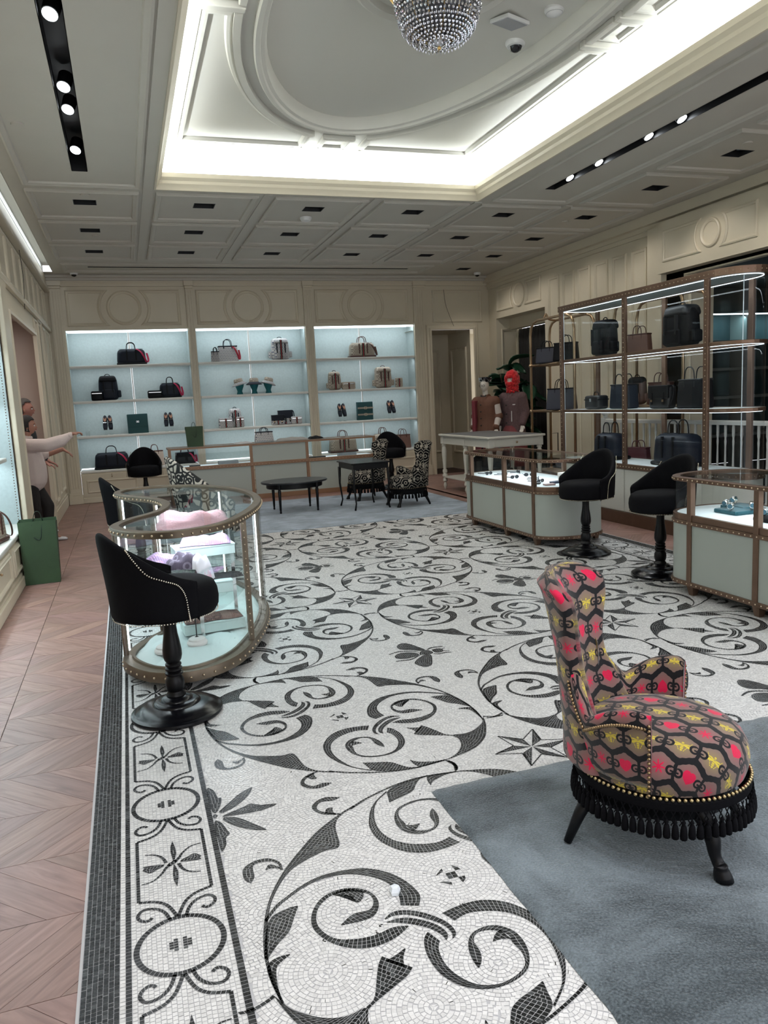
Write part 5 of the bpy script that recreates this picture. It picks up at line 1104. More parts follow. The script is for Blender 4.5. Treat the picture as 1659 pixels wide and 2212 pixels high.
def smallbox(name,label,cat,x,y,z,rz,sx,sy,h,m,group=None,lid=True):
    t=thing(name,label,cat,(x,y,z),rz,group); obj('body',MB().box(-sx,sx,-sy,sy,0,h*(.6 if lid else 1)),m,t,bevel=.002)
    if lid: obj('lid',MB().box(-sx-.002,sx+.002,-sy-.002,sy+.002,h*.62,h),m,t,bevel=.003)
    return t
smallbox('jewel_box','stacked cream box with closed lid in the sunglasses counter','box',4.50,7.22,.6185,.3,.10,.07,.10,mat('cream_box',(.68,.62,.57),.5))
smallbox('card_wallet','dark blue wallet lying flat beside the cream box','wallet',4.32,7.18,.6185,.2,.06,.045,.018,mat('navy_leather',(.01,.02,.05),.4),'wallets on the counter deck')
smallbox('card_wallet','pale pink wallet lying flat beside the dark blue wallet','wallet',4.16,7.06,.6185,-.2,.055,.045,.015,mat('blush_leather',(.45,.30,.28),.4),'wallets on the counter deck')
smallbox('card_wallet','black wallet lying flat at the front of the sunglasses counter','wallet',4.12,7.24,.6185,.9,.05,.035,.015,LEATH,'wallets on the counter deck')
# tall showcase
LED2=mat('thin_led',(.7,.85,1),emit=2.2,ecol=(.80,.92,1))
GLINT=mat('glint_glow',(.6,.7,.75),emit=.12,ecol=(.80,.92,1))  # weak emission that imitates a highlight, not a lamp
def tall_case():
    x0,x1,ya,yb=5.45,6.0,6.20,8.93; t=thing('tall_showcase','tall bronze showcase with studded frame, lit shelves and a curved glass end','display case',(0,0,0))
    ym=(x0+x1)/2; P=[(x1,yb),(x0,yb),(x0,ya)]+arc(ym,ya,(x1-x0)/2,.34,180,360,16)[1:]
    if sum(P[i-1][0]*P[i][1]-P[i][0]*P[i-1][1] for i in range(len(P)))<0: P=P[::-1]
    def rail(n,z0,z1,o,w,m=BRONZE): return obj(n,MB().sweep(P,[(-o,z0),(-o,z1),(w,z1),(w,z0)],True),m,t,bevel=.003)
    rail('top_rail',2.595,2.665,.012,.06); obj('top_studs',studs(P,2.63,.062,.0065,off=.014),STUD,t); obj('top_panel',MB().prism([(x-nx*.03,y-ny*.03) for x,y,nx,ny in resample(P,.08)],2.60,2.63),mat('case_lining',(.30,.35,.35),.6),t)
    r=rail('top_light_strip',2.588,2.594,-.036,.042,LED2)
    for z in (1.985,1.345): rail('shelf_rail',z-.035,z,.004,.03); obj('glass_shelf' if z>1.9 else 'shelf_panel',MB().prism([(x-nx*.02,y-ny*.02) for x,y,nx,ny in resample(P,.08)],z-.02,z-.004),GLASSG if z>1.9 else WHITEF,t); rail('shelf_light_strip',z-.041,z-.037,-.024,.029,LED2)
    rail('base_rail',.655,.715,.014,.05); obj('base_studs',studs(P,.685,.055,.0065,off=.016),STUD,t); obj('base_deck',MB().prism([(x-nx*.02,y-ny*.02) for x,y,nx,ny in resample(P,.08)],.68,.716),WHITEF,t)
    rail('plinth',.0015,.15,.010,.04); CR=mat('cabinet_white',(.55,.55,.50),.45)
    for a,b in ((ya,6.27+.0),(6.28,7.54),(7.56,8.92)): 
        if b-a>.2: obj('door_panel',MB().box(x0-.004,x0+.02,a+.004,b-.004,.155,.65),CR,t,bevel=.003)
    obj('carcass',MB().sweep(P,[(.006,.15),(.006,.655)],True,cp=False),CR,t,smooth=30)
    obj('glass_wall',MB().sweep(P,[(.006,.715),(.006,2.596)],True,cp=False),glass('case_glass',(.95,.97,.97),.42),t,smooth=30)
    for y in (6.24,7.55,8.88):
        p=obj('post',MB().box(x0-.014,x0+.018,y-.032,y+.032,.71,2.60),BRONZE,t,bevel=.003); m=MB()
        for k in range(34): m.ball((x0-.015,y,.75+k*.054),.006,6,4)
        obj('post_studs',m,STUD,p); obj('post',MB().box(x1-.018,x1+.014,y-.032,y+.032,.71,2.60),BRONZE,t,bevel=.003)
    for y,x in ((5.93,5.6),(8.90,5.50)): obj('glow_tube',MB().lathe([(.004,.73),(.004,2.58)],8,(x,y,0)),GLINT,t,smooth=True)  # dim glowing rods added to imitate soft vertical highlights; no lamps here
    for z in (2.58,1.94,1.30): area(x0+.08,(ya+yb)/2,z,.03,2.6,3.0,(.35,0,-1),(.85,.94,1))
tall_case()
def tube_rack(label,x0,x1,ys,top,shelves,group):
    t=thing('tube_rack',label,'rack',(0,0,0),0,group); r=.020; y0,y1=ys
    for x in (x0,x1):
        pts=[(x,y0,.002),(x,y0,top-.22),(x,y0+.03,top-.10),(x,y0+.10,top-.03),(x,y0+.22,top),(x,y1-.22,top),(x,y1-.10,top-.03),(x,y1-.03,top-.10),(x,y1,top-.22),(x,y1,.002)]
        obj('arched_frame',MB().tube(pts,r,10),BRASS,t,smooth=True)
    for y in (y0+.2,y1-.2): obj('top_bar',MB().tube(cr([(x0,y,top),(x0+.12,y,top+.02),((x0+x1)/2,y,top+.10),(x1-.12,y,top+.02),(x1,y,top)],3),r*.8,8),BRASS,t,smooth=True)
    for z in shelves:
        s=obj('shelf_rail',MB().tube([(x0,y0,z),(x0,y1,z),(x1,y1,z),(x1,y0,z)],r*.9,8,closed=True),BRASS,t,smooth=True); obj('shelf_board',MB().box(x0+.005,x1-.005,y0+.01,y1-.01,z-.005,z+.018),mat('rack_board_%d'%int(z*100+x0*10),(.30,.22,.15),.4),t)
        m=MB()
        for x in(x0,x1):
            for y in(y0,y1): m.ball((x,y,z),.034,10,6)
        obj('joint_ball',m,BRASS,s,smooth=True)
    return t
tube_rack('arched brass tube rack with bags, in front of the dark curtain',6.16,6.50,(9.70,10.95),2.68,(2.0,1.29,.35),'brass tube racks')
tube_rack('tall brass tube rack seen through the glass behind the showcase',6.55,6.92,(7.9,9.30),2.75,(2.02,1.33,.5),'brass tube racks')
# long glass counter at the back
def long_counter():
    x0,x1,y0,y1=.62,4.23,13.2,13.75; t=thing('long_counter','long bronze and sage counter with two glazed display compartments, before the lit shelves','display case',(0,0,0))
    WB=mat('walnut_trim',(.24,.13,.07),.4)
    obj('top_rail',MB().box(x0,x1,y0-.01,y0+.03,.925,.955).box(x0,x1,y1-.03,y1+.01,.925,.955).box(x0,x0+.03,y0,y1,.925,.955).box(x1-.03,x1,y0,y1,.925,.955),WB,t); obj('top_glass',MB().box(x0+.03,x1-.03,y0+.03,y1-.03,.945,.952),GLASS,t)
    obj('middle_rail',MB().box(x0-.01,x1+.01,y0-.015,y0+.03,.575,.635),WB,t,bevel=.004); obj('stud_line',(lambda m:[m.ball((x0+.05+k*.06,y0-.016,.60),.006,5,3) for k in range(59)] and m)(MB()),STUD,t)
    obj('plinth',MB().box(x0,x1,y0-.005,y1,.002,.08),WB,t)
    for a,b in ((x0,1.98),(2.02,2.95),(3.0,x1)): obj('front_panel',MB().box(a+.02,b-.01,y0+.002,y0+.02,.08,.575),SAGE,t)
    obj('side_panel',MB().box(x0,x0+.02,y0+.02,y1,.08,.575).box(x1-.02,x1,y0+.02,y1,.08,.575),SAGE,t)
    obj('upper_panel',MB().box(2.02,2.95,y0+.002,y0+.02,.635,.925),SAGE,t); obj('deck',MB().box(x0+.01,x1-.01,y0+.02,y1-.01,.60,.62),WHITEF,t)
    obj('front_glass',MB().box(x0+.03,1.97,y0+.005,y0+.010,.635,.925),GLASS,t); obj('front_glass',MB().box(3.02,x1-.03,y0+.005,y0+.010,.635,.925),GLASS,t)
    for x in (x0+.02,1.99,2.97,x1-.02): obj('post',MB().box(x-.025,x+.025,y0-.008,y0+.022,.08,.93),WB,t,bevel=.003)
    area(1.3,y0+.1,.92,1.2,.03,2,(0,.3,-1)); area(3.6,y0+.1,.92,1.1,.03,2,(0,.3,-1))
long_counter()
# ---------------- bags and shelf goods ----------------
def canvas(name,c1,c2,p=.030):
    m=bpy.data.materials.new(name); m.use_nodes=True; nt=m.node_tree; b=nt.nodes['Principled BSDF']; b.inputs['Roughness'].default_value=.6
    x,y,z=uvS(nt,'Object'); a=((x+y)/p); c=(z/p); r=(c+.5).floor(); u=a+r.mod(2.0)*.5; u=u-(u+.5).floor(); v=c-r
    d=((hyp(u*1.1,v)-.20).abs()<.10); nt.links.new(mixc(nt,d,c1,c2),b.inputs['Base Color']); return m
NAVY=mat('navy_grained_leather',(.006,.009,.017),.5,spec=.22); BLKL=mat('black_grained_leather',(.003,.0035,.005),.55,spec=.18)
MONO=canvas('beige_monogram_canvas',(.42,.36,.29),(.13,.10,.08)); MONOB=canvas('pale_blue_monogram_canvas',(.56,.54,.52),(.07,.09,.17)); BROWN=mat('brown_leather',(.07,.025,.018),.45); RED=mat('web_red',(.35,.01,.03),.7); REDB=mat('magenta_strap',(.42,.015,.07),.7); GREENW=mat('web_green',(.01,.06,.035),.7); CANB=mat('navy_canvas',(.035,.038,.055),.7); TAUPE=mat('taupe_leather',(.17,.09,.07),.5)
def rbox(w,h,d,r,nz=8,taper=0.,bulge=0.,n=6,z0=0.):
    "soft box: rounded plan, rounded top and bottom edges, optional taper"
    m=MB(); prof=[(-r,0)]+[(-r*(1-math.sin(a)),r*(1-math.cos(a))) for a in np.linspace(0,PI/2,4)[1:]]+[(0,r+(h-2*r)*k/nz) for k in range(1,nz)]+[(-r*(1-math.cos(a)),h-r+r*math.sin(a)) for a in np.linspace(0,PI/2,4)]
    vs=[];N=0
    for o,z in prof:
        f=1-taper*z/h+bulge*math.sin(PI*z/h); pl=rrect(-(w/2+o)*f,(w/2+o)*f,-(d/2+o)*f,(d/2+o)*f,max(.004,min(r*1.3,(d/2+o)*.9,(w/2+o)*.9)*f),3); N=len(pl); vs+=[(x,y,z+z0) for x,y in pl]
    K=len(prof); m.add(vs,[(k*N+i,k*N+(i+1)%N,(k+1)*N+(i+1)%N,(k+1)*N+i) for k in range(K-1) for i in range(N)]+[tuple(range(N-1,-1,-1)),tuple((K-1)*N+i for i in range(N))]); return m
def handle(t,m,w,z,h,y,r=.007,x=0):
    return obj('handle',MB().tube(cr([(x-w/2,y,z-.05),(x-w/2,y,z),(x-w*.42,y,z+h*.7),(x-w*.2,y,z+h*.97),(x,y,z+h),(x+w*.2,y,z+h*.97),(x+w*.42,y,z+h*.7),(x+w/2,y,z),(x+w/2,y,z-.05)],3),r,7),m,t,smooth=True)
def web(t,x,w,h,d,a=None,b=None):
    obj('web_stripe',MB().box(x-w/2,x-w/6,-d/2-.004,-d/2+.003,.01,h-.015).box(x+w/6,x+w/2,-d/2-.004,-d/2+.003,.01,h-.015),GREENW,t); obj('web_stripe',MB().box(x-w/6,x+w/6,-d/2-.005,-d/2+.003,.01,h-.015),RED,t)
def strap(t,m,w,h,d,side=1,wd=.035):
    pts=cr([(side*w*.18,-d*.35,h+.004),(side*w*.32,-d*.52,h*.80),(side*w*.42,-d*.60,h*.45),(side*w*.50,-d*.50,h*.12),(side*w*.56,-d*.1,h*.30),(side*w*.52,.0,h*.75)],5); q=MB(); vs=[];
    for i,p in enumerate(pts): vs+=[(p[0]-wd/2,p[1]-.004,p[2]),(p[0]+wd/2,p[1]-.004,p[2])]
    q.add(vs,[(2*i,2*i+1,2*i+3,2*i+2) for i in range(len(pts)-1)]); obj('shoulder_strap',q,m,t,solid=.004)
def bag(kind,label,loc,rz,w,h,d,m,tr,group=None,st=None,stripe=False):
    name={'duffle':'duffle_bag','tote':'tote_bag','backpack':'backpack','pouch':'pouch','satchel':'satchel','case':'vanity_case'}[kind]
    t=thing(name,label,'bag' if kind!='backpack' else 'backpack',loc,rz,group)
    if kind=='duffle':
        bh=h*.70; obj('body',rbox(w,bh,d,min(.07,bh*.3),taper=.10),m,t,smooth=True)
        for y in(-d*.22,d*.22): handle(t,tr,w*.30,bh-.005,h-bh,y)
        obj('base_trim',rbox(w*1.01,bh*.14,d*1.01,.02,3),tr,t,smooth=True)
        for s in(-1,1): obj('handle_tab',MB().box(s*w*.15-.012,s*w*.15+.012,-d/2-.003,-d/2+.02,bh*.25,bh*.92),tr,t)
        obj('zip',MB().box(-w*.40,w*.40,-.006,.006,bh-.001,bh+.004),tr,t)
        if stripe: web(t,0,.055,bh,d*.97)
    elif kind=='tote':
        bh=h*.68; obj('body',rbox(w,bh,d,.02,taper=.12),m,t,smooth=35)
        for y in(-d*.42,d*.42): handle(t,tr,w*.38,bh-.01,h-bh,y,.006)
        for s in(-1,1): obj('handle_tab',MB().box(s*w*.19-.010,s*w*.19+.010,-d/2+.008,-d/2+.014,bh*.55,bh*.98),tr,t)
        obj('top_trim',rbox(w*.90,.02,d*.92,.008,2,z0=bh-.012),tr,t)
        if stripe: web(t,0,.05,bh*.9,d*.93)
    elif kind=='backpack':
        bh=h*.93; obj('body',rbox(w,bh,d,min(.07,w*.25),taper=.12,bulge=.04),m,t,smooth=True)
        obj('flap',rbox(w*.94,h*.26,d*1.06,.04,3,taper=.15,z0=bh*.74),tr if not stripe else m,t,smooth=True)
        p=obj('front_pocket',rbox(w*.62,h*.36,d*.30,.03,4,z0=h*.06),m,t,smooth=True); p.location.y=-d*.52
        for s in(-1,1):
            p=obj('side_pocket',rbox(w*.22,h*.28,d*.55,.02,3,z0=h*.10),m,t,smooth=True); p.location.x=s*w*.52
            obj('buckle_strap',MB().box(s*w*.22-.010,s*w*.22+.010,-d*.70,-d*.55,h*.30,h*.72),tr,t)
        handle(t,tr,w*.26,bh-.01,h-bh+.015,0,.006)
        if stripe: web(t,0,.045,h*.9,d*1.34)
    elif kind in('pouch','satchel','case'):
        obj('body',rbox(w,h,d,min(.025,h*.3)),m,t,smooth=True)
        if kind=='pouch': obj('zip',MB().box(-w*.42,w*.42,-d/2-.003,-d/2+.002,h*.72,h*.78),CHROME,t); 
        if kind=='satchel':
            obj('flap',MB().box(-w*.49,w*.49,-d/2-.010,d*.3,h*.45,h+.006),tr,t,bevel=.008)
            for s in(-1,1): obj('buckle_strap',MB().box(s*w*.28-.012,s*w*.28+.012,-d/2-.016,-d/2-.008,h*.18,h*.7),tr,t); obj('buckle',MB().box(s*w*.28-.014,s*w*.28+.014,-d/2-.019,-d/2-.014,h*.30,h*.40),BRASS,t)
            obj('shoulder_strap',MB().tube(cr([(w*.4,0,h),(w*.56,.0,h*.9),(w*.58,-.03,h*.4),(w*.50,-.05,.02)],4),.009,6),tr,t,smooth=True)
        if kind=='case':
            handle(t,tr,w*.35,h-.002,.045,0,.006); obj('rim',rbox(w*1.02,.012,d*1.02,.005,2,z0=h*.66),tr,t); obj('lock',MB().box(-.02,.02,-d/2-.008,-d/2+.002,h*.55,h*.78),CHROME,t)
        if stripe: web(t,0,.035,h,d)
    if st: strap(t,st,w,h*.68 if kind!='pouch' else h,d)
    return t
Z1,Z2,Z3,Z4=2.44,1.82,1.20,.58; YS=YB+.18
def shelf(kind,label,x,z,w,h,d,m,tr,rz=0,dy=0,**k): return bag(kind,label,(x,YS+dy,z+.0015),rz,w,h,d,m,tr,**k)
shelf('duffle','black leather duffle with magenta strap on the top shelf near the shoppers',.21,Z1,.52,.40,.25,NAVY,BLKL,st=REDB)
shelf('backpack','black flap backpack with magenta straps on the second shelf',-.24,Z2,.34,.46,.20,NAVY,BLKL)
shelf('pouch','small black camera pouch with red edge in front of the black backpack',-.44,Z2,.20,.17,.10,BLKL,BLKL,dy=-.13)
shelf('duffle','black leather briefcase bag with magenta strap on the second shelf',.84,Z2,.40,.38,.14,NAVY,BLKL,st=REDB)
shelf('pouch','black zipped pouch beside the briefcase bag',.56,Z2,.26,.14,.09,BLKL,BLKL,dy=-.10)
shelf('duffle','large navy leather weekender with magenta strap on the lowest shelf',-.30,Z4,.62,.42,.26,NAVY,BLKL,st=REDB)
shelf('tote','black bag with a magenta strap behind the ivory and black chair',1.0,Z4,.38,.30,.16,BLKL,NAVY,st=REDB)
shelf('tote','cream and brown open tote behind the far bar stool',.46,Z4,.34,.40,.14,mat('cream_leather',(.55,.45,.38),.6),BROWN)
shelf('tote','large pale monogram tote with dark handles on the middle bay top shelf',1.95,Z1,.40,.42,.16,MONOB,NAVY,st=RED)
shelf('tote','small pale monogram tote in front of the larger one',1.70,Z1,.17,.27,.10,MONOB,NAVY,dy=-.13)
shelf('backpack','pale monogram backpack with green and red web stripe, middle bay top shelf',2.95,Z1,.36,.43,.20,MONOB,NAVY,stripe=True)
shelf('backpack','small pale monogram backpack with web stripe on the third shelf of the middle bay',2.00,Z3,.25,.38,.13,MONOB,NAVY,stripe=True,dy=.03)
shelf('pouch','pale monogram crossbody pouch in front of the small backpack',1.80,Z3,.27,.19,.08,MONOB,NAVY,stripe=True,dy=-.10)
shelf('pouch','pale monogram phone pouch against the small backpack',2.07,Z3,.15,.20,.05,MONOB,NAVY,stripe=True,dy=-.12)
shelf('satchel','pale monogram flap bag with web stripe on the third shelf of the middle bay',2.80,Z3,.26,.19,.08,MONOB,NAVY,stripe=True,dy=-.08)
shelf('satchel','larger pale monogram flap bag behind its two neighbours',2.98,Z3,.30,.27,.10,MONOB,NAVY,stripe=True,dy=.07)
shelf('pouch','pale monogram belt bag beside the flap bags',3.17,Z3,.22,.15,.08,MONOB,NAVY,stripe=True,dy=-.08)
shelf('duffle','beige monogram duffle with web stripe on the top shelf nearest the doorway',4.60,Z1,.54,.41,.25,MONO,BROWN,stripe=True,st=BROWN)
shelf('backpack','small beige monogram backpack with web stripe on the second shelf, doorway bay',4.00,Z2,.27,.38,.14,MONO,BROWN,stripe=True)
shelf('pouch','beige monogram belt bag beside the small beige backpack',4.27,Z2,.28,.15,.08,MONO,BROWN,stripe=True,dy=-.06)
shelf('backpack','large beige monogram backpack with web stripe on the second shelf, doorway bay',5.02,Z2,.36,.44,.20,MONO,BROWN,stripe=True)
shelf('pouch','small beige monogram messenger beside the large beige backpack',5.33,Z2,.16,.19,.06,MONO,BROWN,stripe=True,dy=-.08)
shelf('duffle','large beige monogram weekender with web stripe on the lowest shelf, doorway bay',4.10,Z4,.58,.44,.26,MONO,BROWN,stripe=True)
shelf('duffle','beige monogram weekender with tall handles behind the far bar stool',4.95,Z4,.46,.45,.24,MONO,BROWN)
shelf('tote','brown-trimmed tote at the end of the lowest shelf by the fluted pilaster',5.38,Z4,.34,.40,.16,TAUPE,BROWN)
def loafer():
    t=thing('loafer','dark blue loafer on the third shelf','shoe',(0,0,0),0,'loafers displayed toe-down on clear stands'); S1=[(.0,.026,.052),(.03,.036,.050),(.08,.040,.046),(.13,.036,.050),(.18,.037,.060),(.23,.034,.066),(.262,.020,.060)]
    K=cr(S1,3); q=MB(); n=12; Z=lambda y:.0
    q.add([(w*math.cos(2*PI*i/n),y,(h*.5)*(1+math.sin(2*PI*i/n))) for y,w,h in K for i in range(n)],[(k*n+i,k*n+(i+1)%n,(k+1)*n+(i+1)%n,(k+1)*n+i) for k in range(len(K)-1) for i in range(n)]+[tuple(range(n-1,-1,-1)),tuple((len(K)-1)*n+i for i in range(n))]); obj('upper',q,MONOB,t,smooth=True)
    q=MB(); q.lathe([(.001,.0),(1,.0),(1,.003)],16,cap=True,T=lambda p:(p[0]*.026,.19+p[1]*.055,.058+p[2])); obj('lining',q,mat('tan_lining',(.30,.14,.08),.6),t)
    obj('sole',MB().prism([(-.03,0),(.03,0),(.041,.08),(.034,.15),(.038,.22),(.02,.266),(-.02,.266),(-.038,.22),(-.034,.15),(-.041,.08)],-.006,.006),BLKL,t); obj('bit',MB().box(-.03,.03,.11,.122,.052,.058),CHROME,t); return t
lf=loafer(); first=True
stm=glass('acrylic',(.95,.97,.97))
for (x,z,ml,nm) in ((-.31,1.315,'dark blue','by the shoppers'),(.76,1.315,'dark blue','past the monogrammed teal box'),(4.11,1.315,'silver','next to the buckled teal box'),(5.15,1.33,'white','nearest the fluted pilaster')):
    for s in(-1,1):
        lab='%s loafer of the pair %s, %s'%(ml,nm,'further along' if s>0 else 'nearer the shoppers')
        if first: o=lf; first=False; o['label']=lab
        else: o=dup(lf,(0,0,0),0,lab)
        if ml=='dark blue':
            for ch in kids(o):
                if ch.name.startswith('upper'): ch.material_slots[0].link='OBJECT'; ch.material_slots[0].material=NAVY
        o.location=(x+s*.048,YS-.08,z-.02); o.rotation_euler=(math.radians(62),0,s*.10)
        g=setp(obj('shoe_stand',MB().box(-.003,.003,-.003,.003,0,z-1.2+.01).box(-.03,.03,-.05,.05,-.0,.003),stm,loc=(x+s*.048,YS-.03,1.2012)),'clear stand under %s'%lab.replace('loafer of the pair','loafer'),'stand','clear shoe stands')
TEALB=mat('teal_box_cloth',(.008,.055,.06),.7)
def bookbox(label,x,w,h,buckles):
    t=thing('gift_box',label,'box',(x,YS-.02,Z3+.0015)); obj('box',rbox(w,h,.12,.008),TEALB,t)
    if buckles:
        for z in (.11,.24): obj('belt',MB().box(-w/2-.002,w/2+.002,-.066,-.058,z-.016,z+.016),mat('belt_taupe_%d'%int(z*100),(.35,.30,.24),.5),t); obj('buckle',MB().sweep(rrect(-.03,.03,z-.025,z+.025,.01),[(0,0),(.007,0),(.007,.006),(0,.006)],True,lambda p:(p[0],-.068-p[2],p[1])),STUD,t)
    else:
        obj('lid_seam',MB().box(-w/2,w/2,-.0615,-.058,h*.33,h*.335),BLKL,t); m=MB()
        for s in(1,-1): m.sweep([(s*.013+.014*math.cos(a),h*.60+.014*math.sin(a)) for a in np.linspace(.5*(1 if s<0 else 1)+ (0 if s>0 else PI)*1.0,5.8+(0 if s>0 else PI),14)],[(0,0),(.004,0),(.004,.004),(0,.004)],False,lambda p:(p[0],-.061-p[2],p[1]))
        obj('monogram_badge',m,CHROME,t)
bookbox('dark teal book box with a round metal monogram, between two pairs of loafers',.21,.36,.35,False)
bookbox('dark teal box fastened with two buckled belts on the third shelf',4.59,.32,.36,True)
for x,s,l in ((2.12,-.25,'teal display head wearing a pale bucket hat, nearest the centre strip side of the shoppers'),(2.40,0,'teal display head under the wide-brimmed bucket hat, middle one of three'),(2.67,.25,'teal display head wearing a pale bucket hat, nearest the doorway bay')):
    lab=l.replace(', nearest the centre strip side of the shoppers',', farthest from the doorway')
    t=thing('display_mannequin',lab,'mannequin head',(x,YS-.02,Z2+.0015),0,'teal heads with hats'); obj('head',MB().lathe([(.062,0),(.056,.02),(.045,.06),(.058,.10),(.078,.15),(.086,.19),(.080,.22),(.05,.245),(.001,.25)],20,cap=True,T=lambda p:(p[0],p[1]*1.1,p[2])),mat('teal_flock_%d'%int(x*10),(.01,.13,.15),.8),t,smooth=40)
    h=thing('bucket_hat',('pale monogram bucket hat with dark brim on the '+lab.split(' display head')[0]+' head, '+{2.12:'farthest from the doorway',2.40:'middle of three',2.67:'nearest the doorway'}[x]),'hat',(x,YS-.02,Z2+.185),0,'bucket hats on teal heads'); h.rotation_euler.y=s
    obj('crown',MB().lathe([(.092,.03),(.086,.09),(.07,.115),(.001,.118)],22,cap=False),MONO,h,smooth=40); obj('brim',MB().lathe([(.092,.032),(.155,-.012),(.157,-.008),(.093,.042)],26,cap=False),MONOB if x!=2.40 else CANB,h,smooth=True)
# goods inside and on the long counter
smallbox('clutch','grey clutch lying in the counter compartment nearest the coffee table','bag',1.62,13.45,.6215,.1,.17,.05,.055,mat('grey_clutch',(.10,.10,.10),.5),'clutches inside the long counter',False)
smallbox('clutch','grey clutch lying in the counter compartment behind the patterned armchairs','bag',3.75,13.42,.6215,.1,.17,.05,.05,bpy.data.materials['grey_clutch'],'clutches inside the long counter',False)
for i,(x,l) in enumerate(((1.05,'flat dark wallet in the counter beside the grey clutch'),(3.25,'flat dark wallet deeper in the counter compartment'),(3.08,'pair of flat wallets behind the counter glass'))): smallbox('wallet',l,'wallet',x,13.42,.6215,.2*i,.09,.05,.018,BLKL,'wallets inside the long counter',False)
bag('tote','pale monogram handbag with dark handles on the long counter',(2.28,13.5,.956),.1,.34,.26,.12,MONOB,NAVY)
cloth('dust_bag','crumpled grey dust bag lying on the long counter','bag',(2.78,13.48,.956),.05,.28,.12,.055,mat('dust_cloth',(.32,.31,.29),.8),21)
cloth('folded_garment','dark folded garment at the end of the long counter','clothing',(3.2,13.5,.956),.2,.13,.09,.05,BLKL,25)
cloth('folded_garment','white and black folded shirt lying on the long counter','clothing',(1.9,13.45,.956),.2,.15,.09,.03,mat('white_shirt',(.5,.5,.5),.8),26)
def paperbag(name,label,x,y,z,rz,w,h,d,group=None,openq=.0):
    t=thing(name,label,'shopping bag',(x,y,z),rz,group); G=mat('green_paper_'+str(int(h*100)),(.022,.052,.018),.6,bump=.1,bscale=60,var=.15,vscale=6)
    m=MB(); e=.012; W,D=w/2,d/2
    vs=[(-W,-D,.001),(W,-D,.001),(W,D,.001),(-W,D,.001),(-W-e,-D,h),(W+e,-D-e*.5,h),(W+e,D+e*.5,h),(-W-e,D,h),(W+e*1.8,0,h*.97),(-W-e*1.8,0,h*.97),(W-.0,0,h*.45),(-W,0,h*.45),(W-.0,0,.001),(-W,0,.001)]
    fs=[(0,1,5,4),(2,3,7,6),(1,12,10,8,5),(12,2,6,8,10),(3,13,11,9,7),(13,0,4,9,11),(3,2,12,1,0,13)]
    m.add(vs,fs); obj('paper_body',m,G,t,solid=.003)
    ribbon_=mat('dark_ribbon',(.008,.02,.012),.6) if 'dark_ribbon' not in bpy.data.materials else bpy.data.materials['dark_ribbon']
    for y_ in(-D,D): obj('handle',MB().tube(cr([(-w*.14,y_,h-.03),(-w*.15,y_*.92,h-.03-.10*(y_<0)),(-w*.08,y_*(.9 if y_>0 else 1.06),h+(.05 if y_>0 else -.16)),(0,y_*(.86 if y_>0 else 1.06),h+(.07 if y_>0 else -.18)),(w*.08,y_*(.9 if y_>0 else 1.06),h+(.05 if y_>0 else -.16)),(w*.14,y_,h-.03)],3),.004,6),ribbon_,t,smooth=True)
    return t
paperbag('paper_shopping_bag','tall empty dark green paper shopping bag standing on the parquet',-.90,8.02,.001,math.radians(3),.31,.61,.24)
paperbag('paper_shopping_bag','small green paper shopping bag with cord handle on the long counter',1.09,13.46,.956,0,.26,.34,.12)
bag('duffle','beige checked weekender with brown strap in the pale blue bay',(XL-.14,7.42,.5015),math.radians(78),.50,.42,.24,MONO,BROWN,st=BROWN)
# goods in the tall showcase (facing the aisle)
RW=math.radians(-90)
def tc(kind,label,y,z,w,h,d,m,tr,x=5.73,rz=RW,**k): return bag(kind,label,(x,y,z),rz,w,h,d,m,tr,**k)
tc('backpack','tall black zipped backpack on the top glass shelf of the showcase',8.32,1.983,.34,.47,.22,BLKL,VELVET)
tc('backpack','tall black flap backpack on the top glass shelf, near the curved end',6.93,1.983,.40,.47,.24,BLKL,LEATH)
tc('case','black hard vanity case with silver locks on the middle shelf',8.45,1.343,.30,.17,.17,LEATH,BLKL,x=5.68)
tc('tote','navy leather shopper on the middle shelf behind the vanity case',7.95,1.343,.40,.42,.16,NAVY,BLKL)
tc('satchel','black buckled satchel on the middle shelf',7.18,1.343,.34,.25,.12,LEATH,BLKL,x=5.68)
tc('tote','black croc-look handbag on the middle shelf beside the satchel',6.72,1.343,.40,.44,.18,BLKL,LEATH)
tc('duffle','navy leather doctor bag on the lit base deck, behind the bar stool',8.22,.7175,.46,.46,.28,NAVY,BLKL)
tc('duffle','large navy leather duffle on the lit base deck near the curved end',6.98,.7175,.58,.50,.30,NAVY,BLKL,st=None)
# goods on the racks
BORD=mat('burgundy_leather',(.09,.02,.03),.5)
for x,y,z,k,w,h,m,tr,l,rz in ((6.22,10.55,2.02,'tote',.34,.34,CANB,BLKL,'dark striped tote on the upper rack shelf, farthest along',-.9),(6.20,9.98,2.02,'tote',.38,.38,BLKL,BLKL,'black tote on the upper rack shelf, nearer the showcase',-.9),(6.22,10.15,1.31,'tote',.46,.46,CANB,BLKL,'large striped canvas tote with burgundy handles on the lower rack shelf',-.8),
  (6.74,9.0,2.04,'tote',.34,.38,TAUPE,BROWN,'rosy taupe tote seen through the showcase glass',-1.2),(6.74,9.05,1.35,'backpack',.28,.40,TAUPE,BLKL,'grey quilted backpack seen through the showcase glass',-1.2),(6.74,8.55,1.35,'tote',.36,.42,BROWN,BROWN,'brown tote behind the navy shopper in the showcase',-1.2),(6.76,9.05,.52,'tote',.34,.34,BORD,BORD,'burgundy tote low on the rack behind the showcase',-1.2)):
    bag(k,l,(x,y,z+.001),rz,w,h,.14,m,tr)
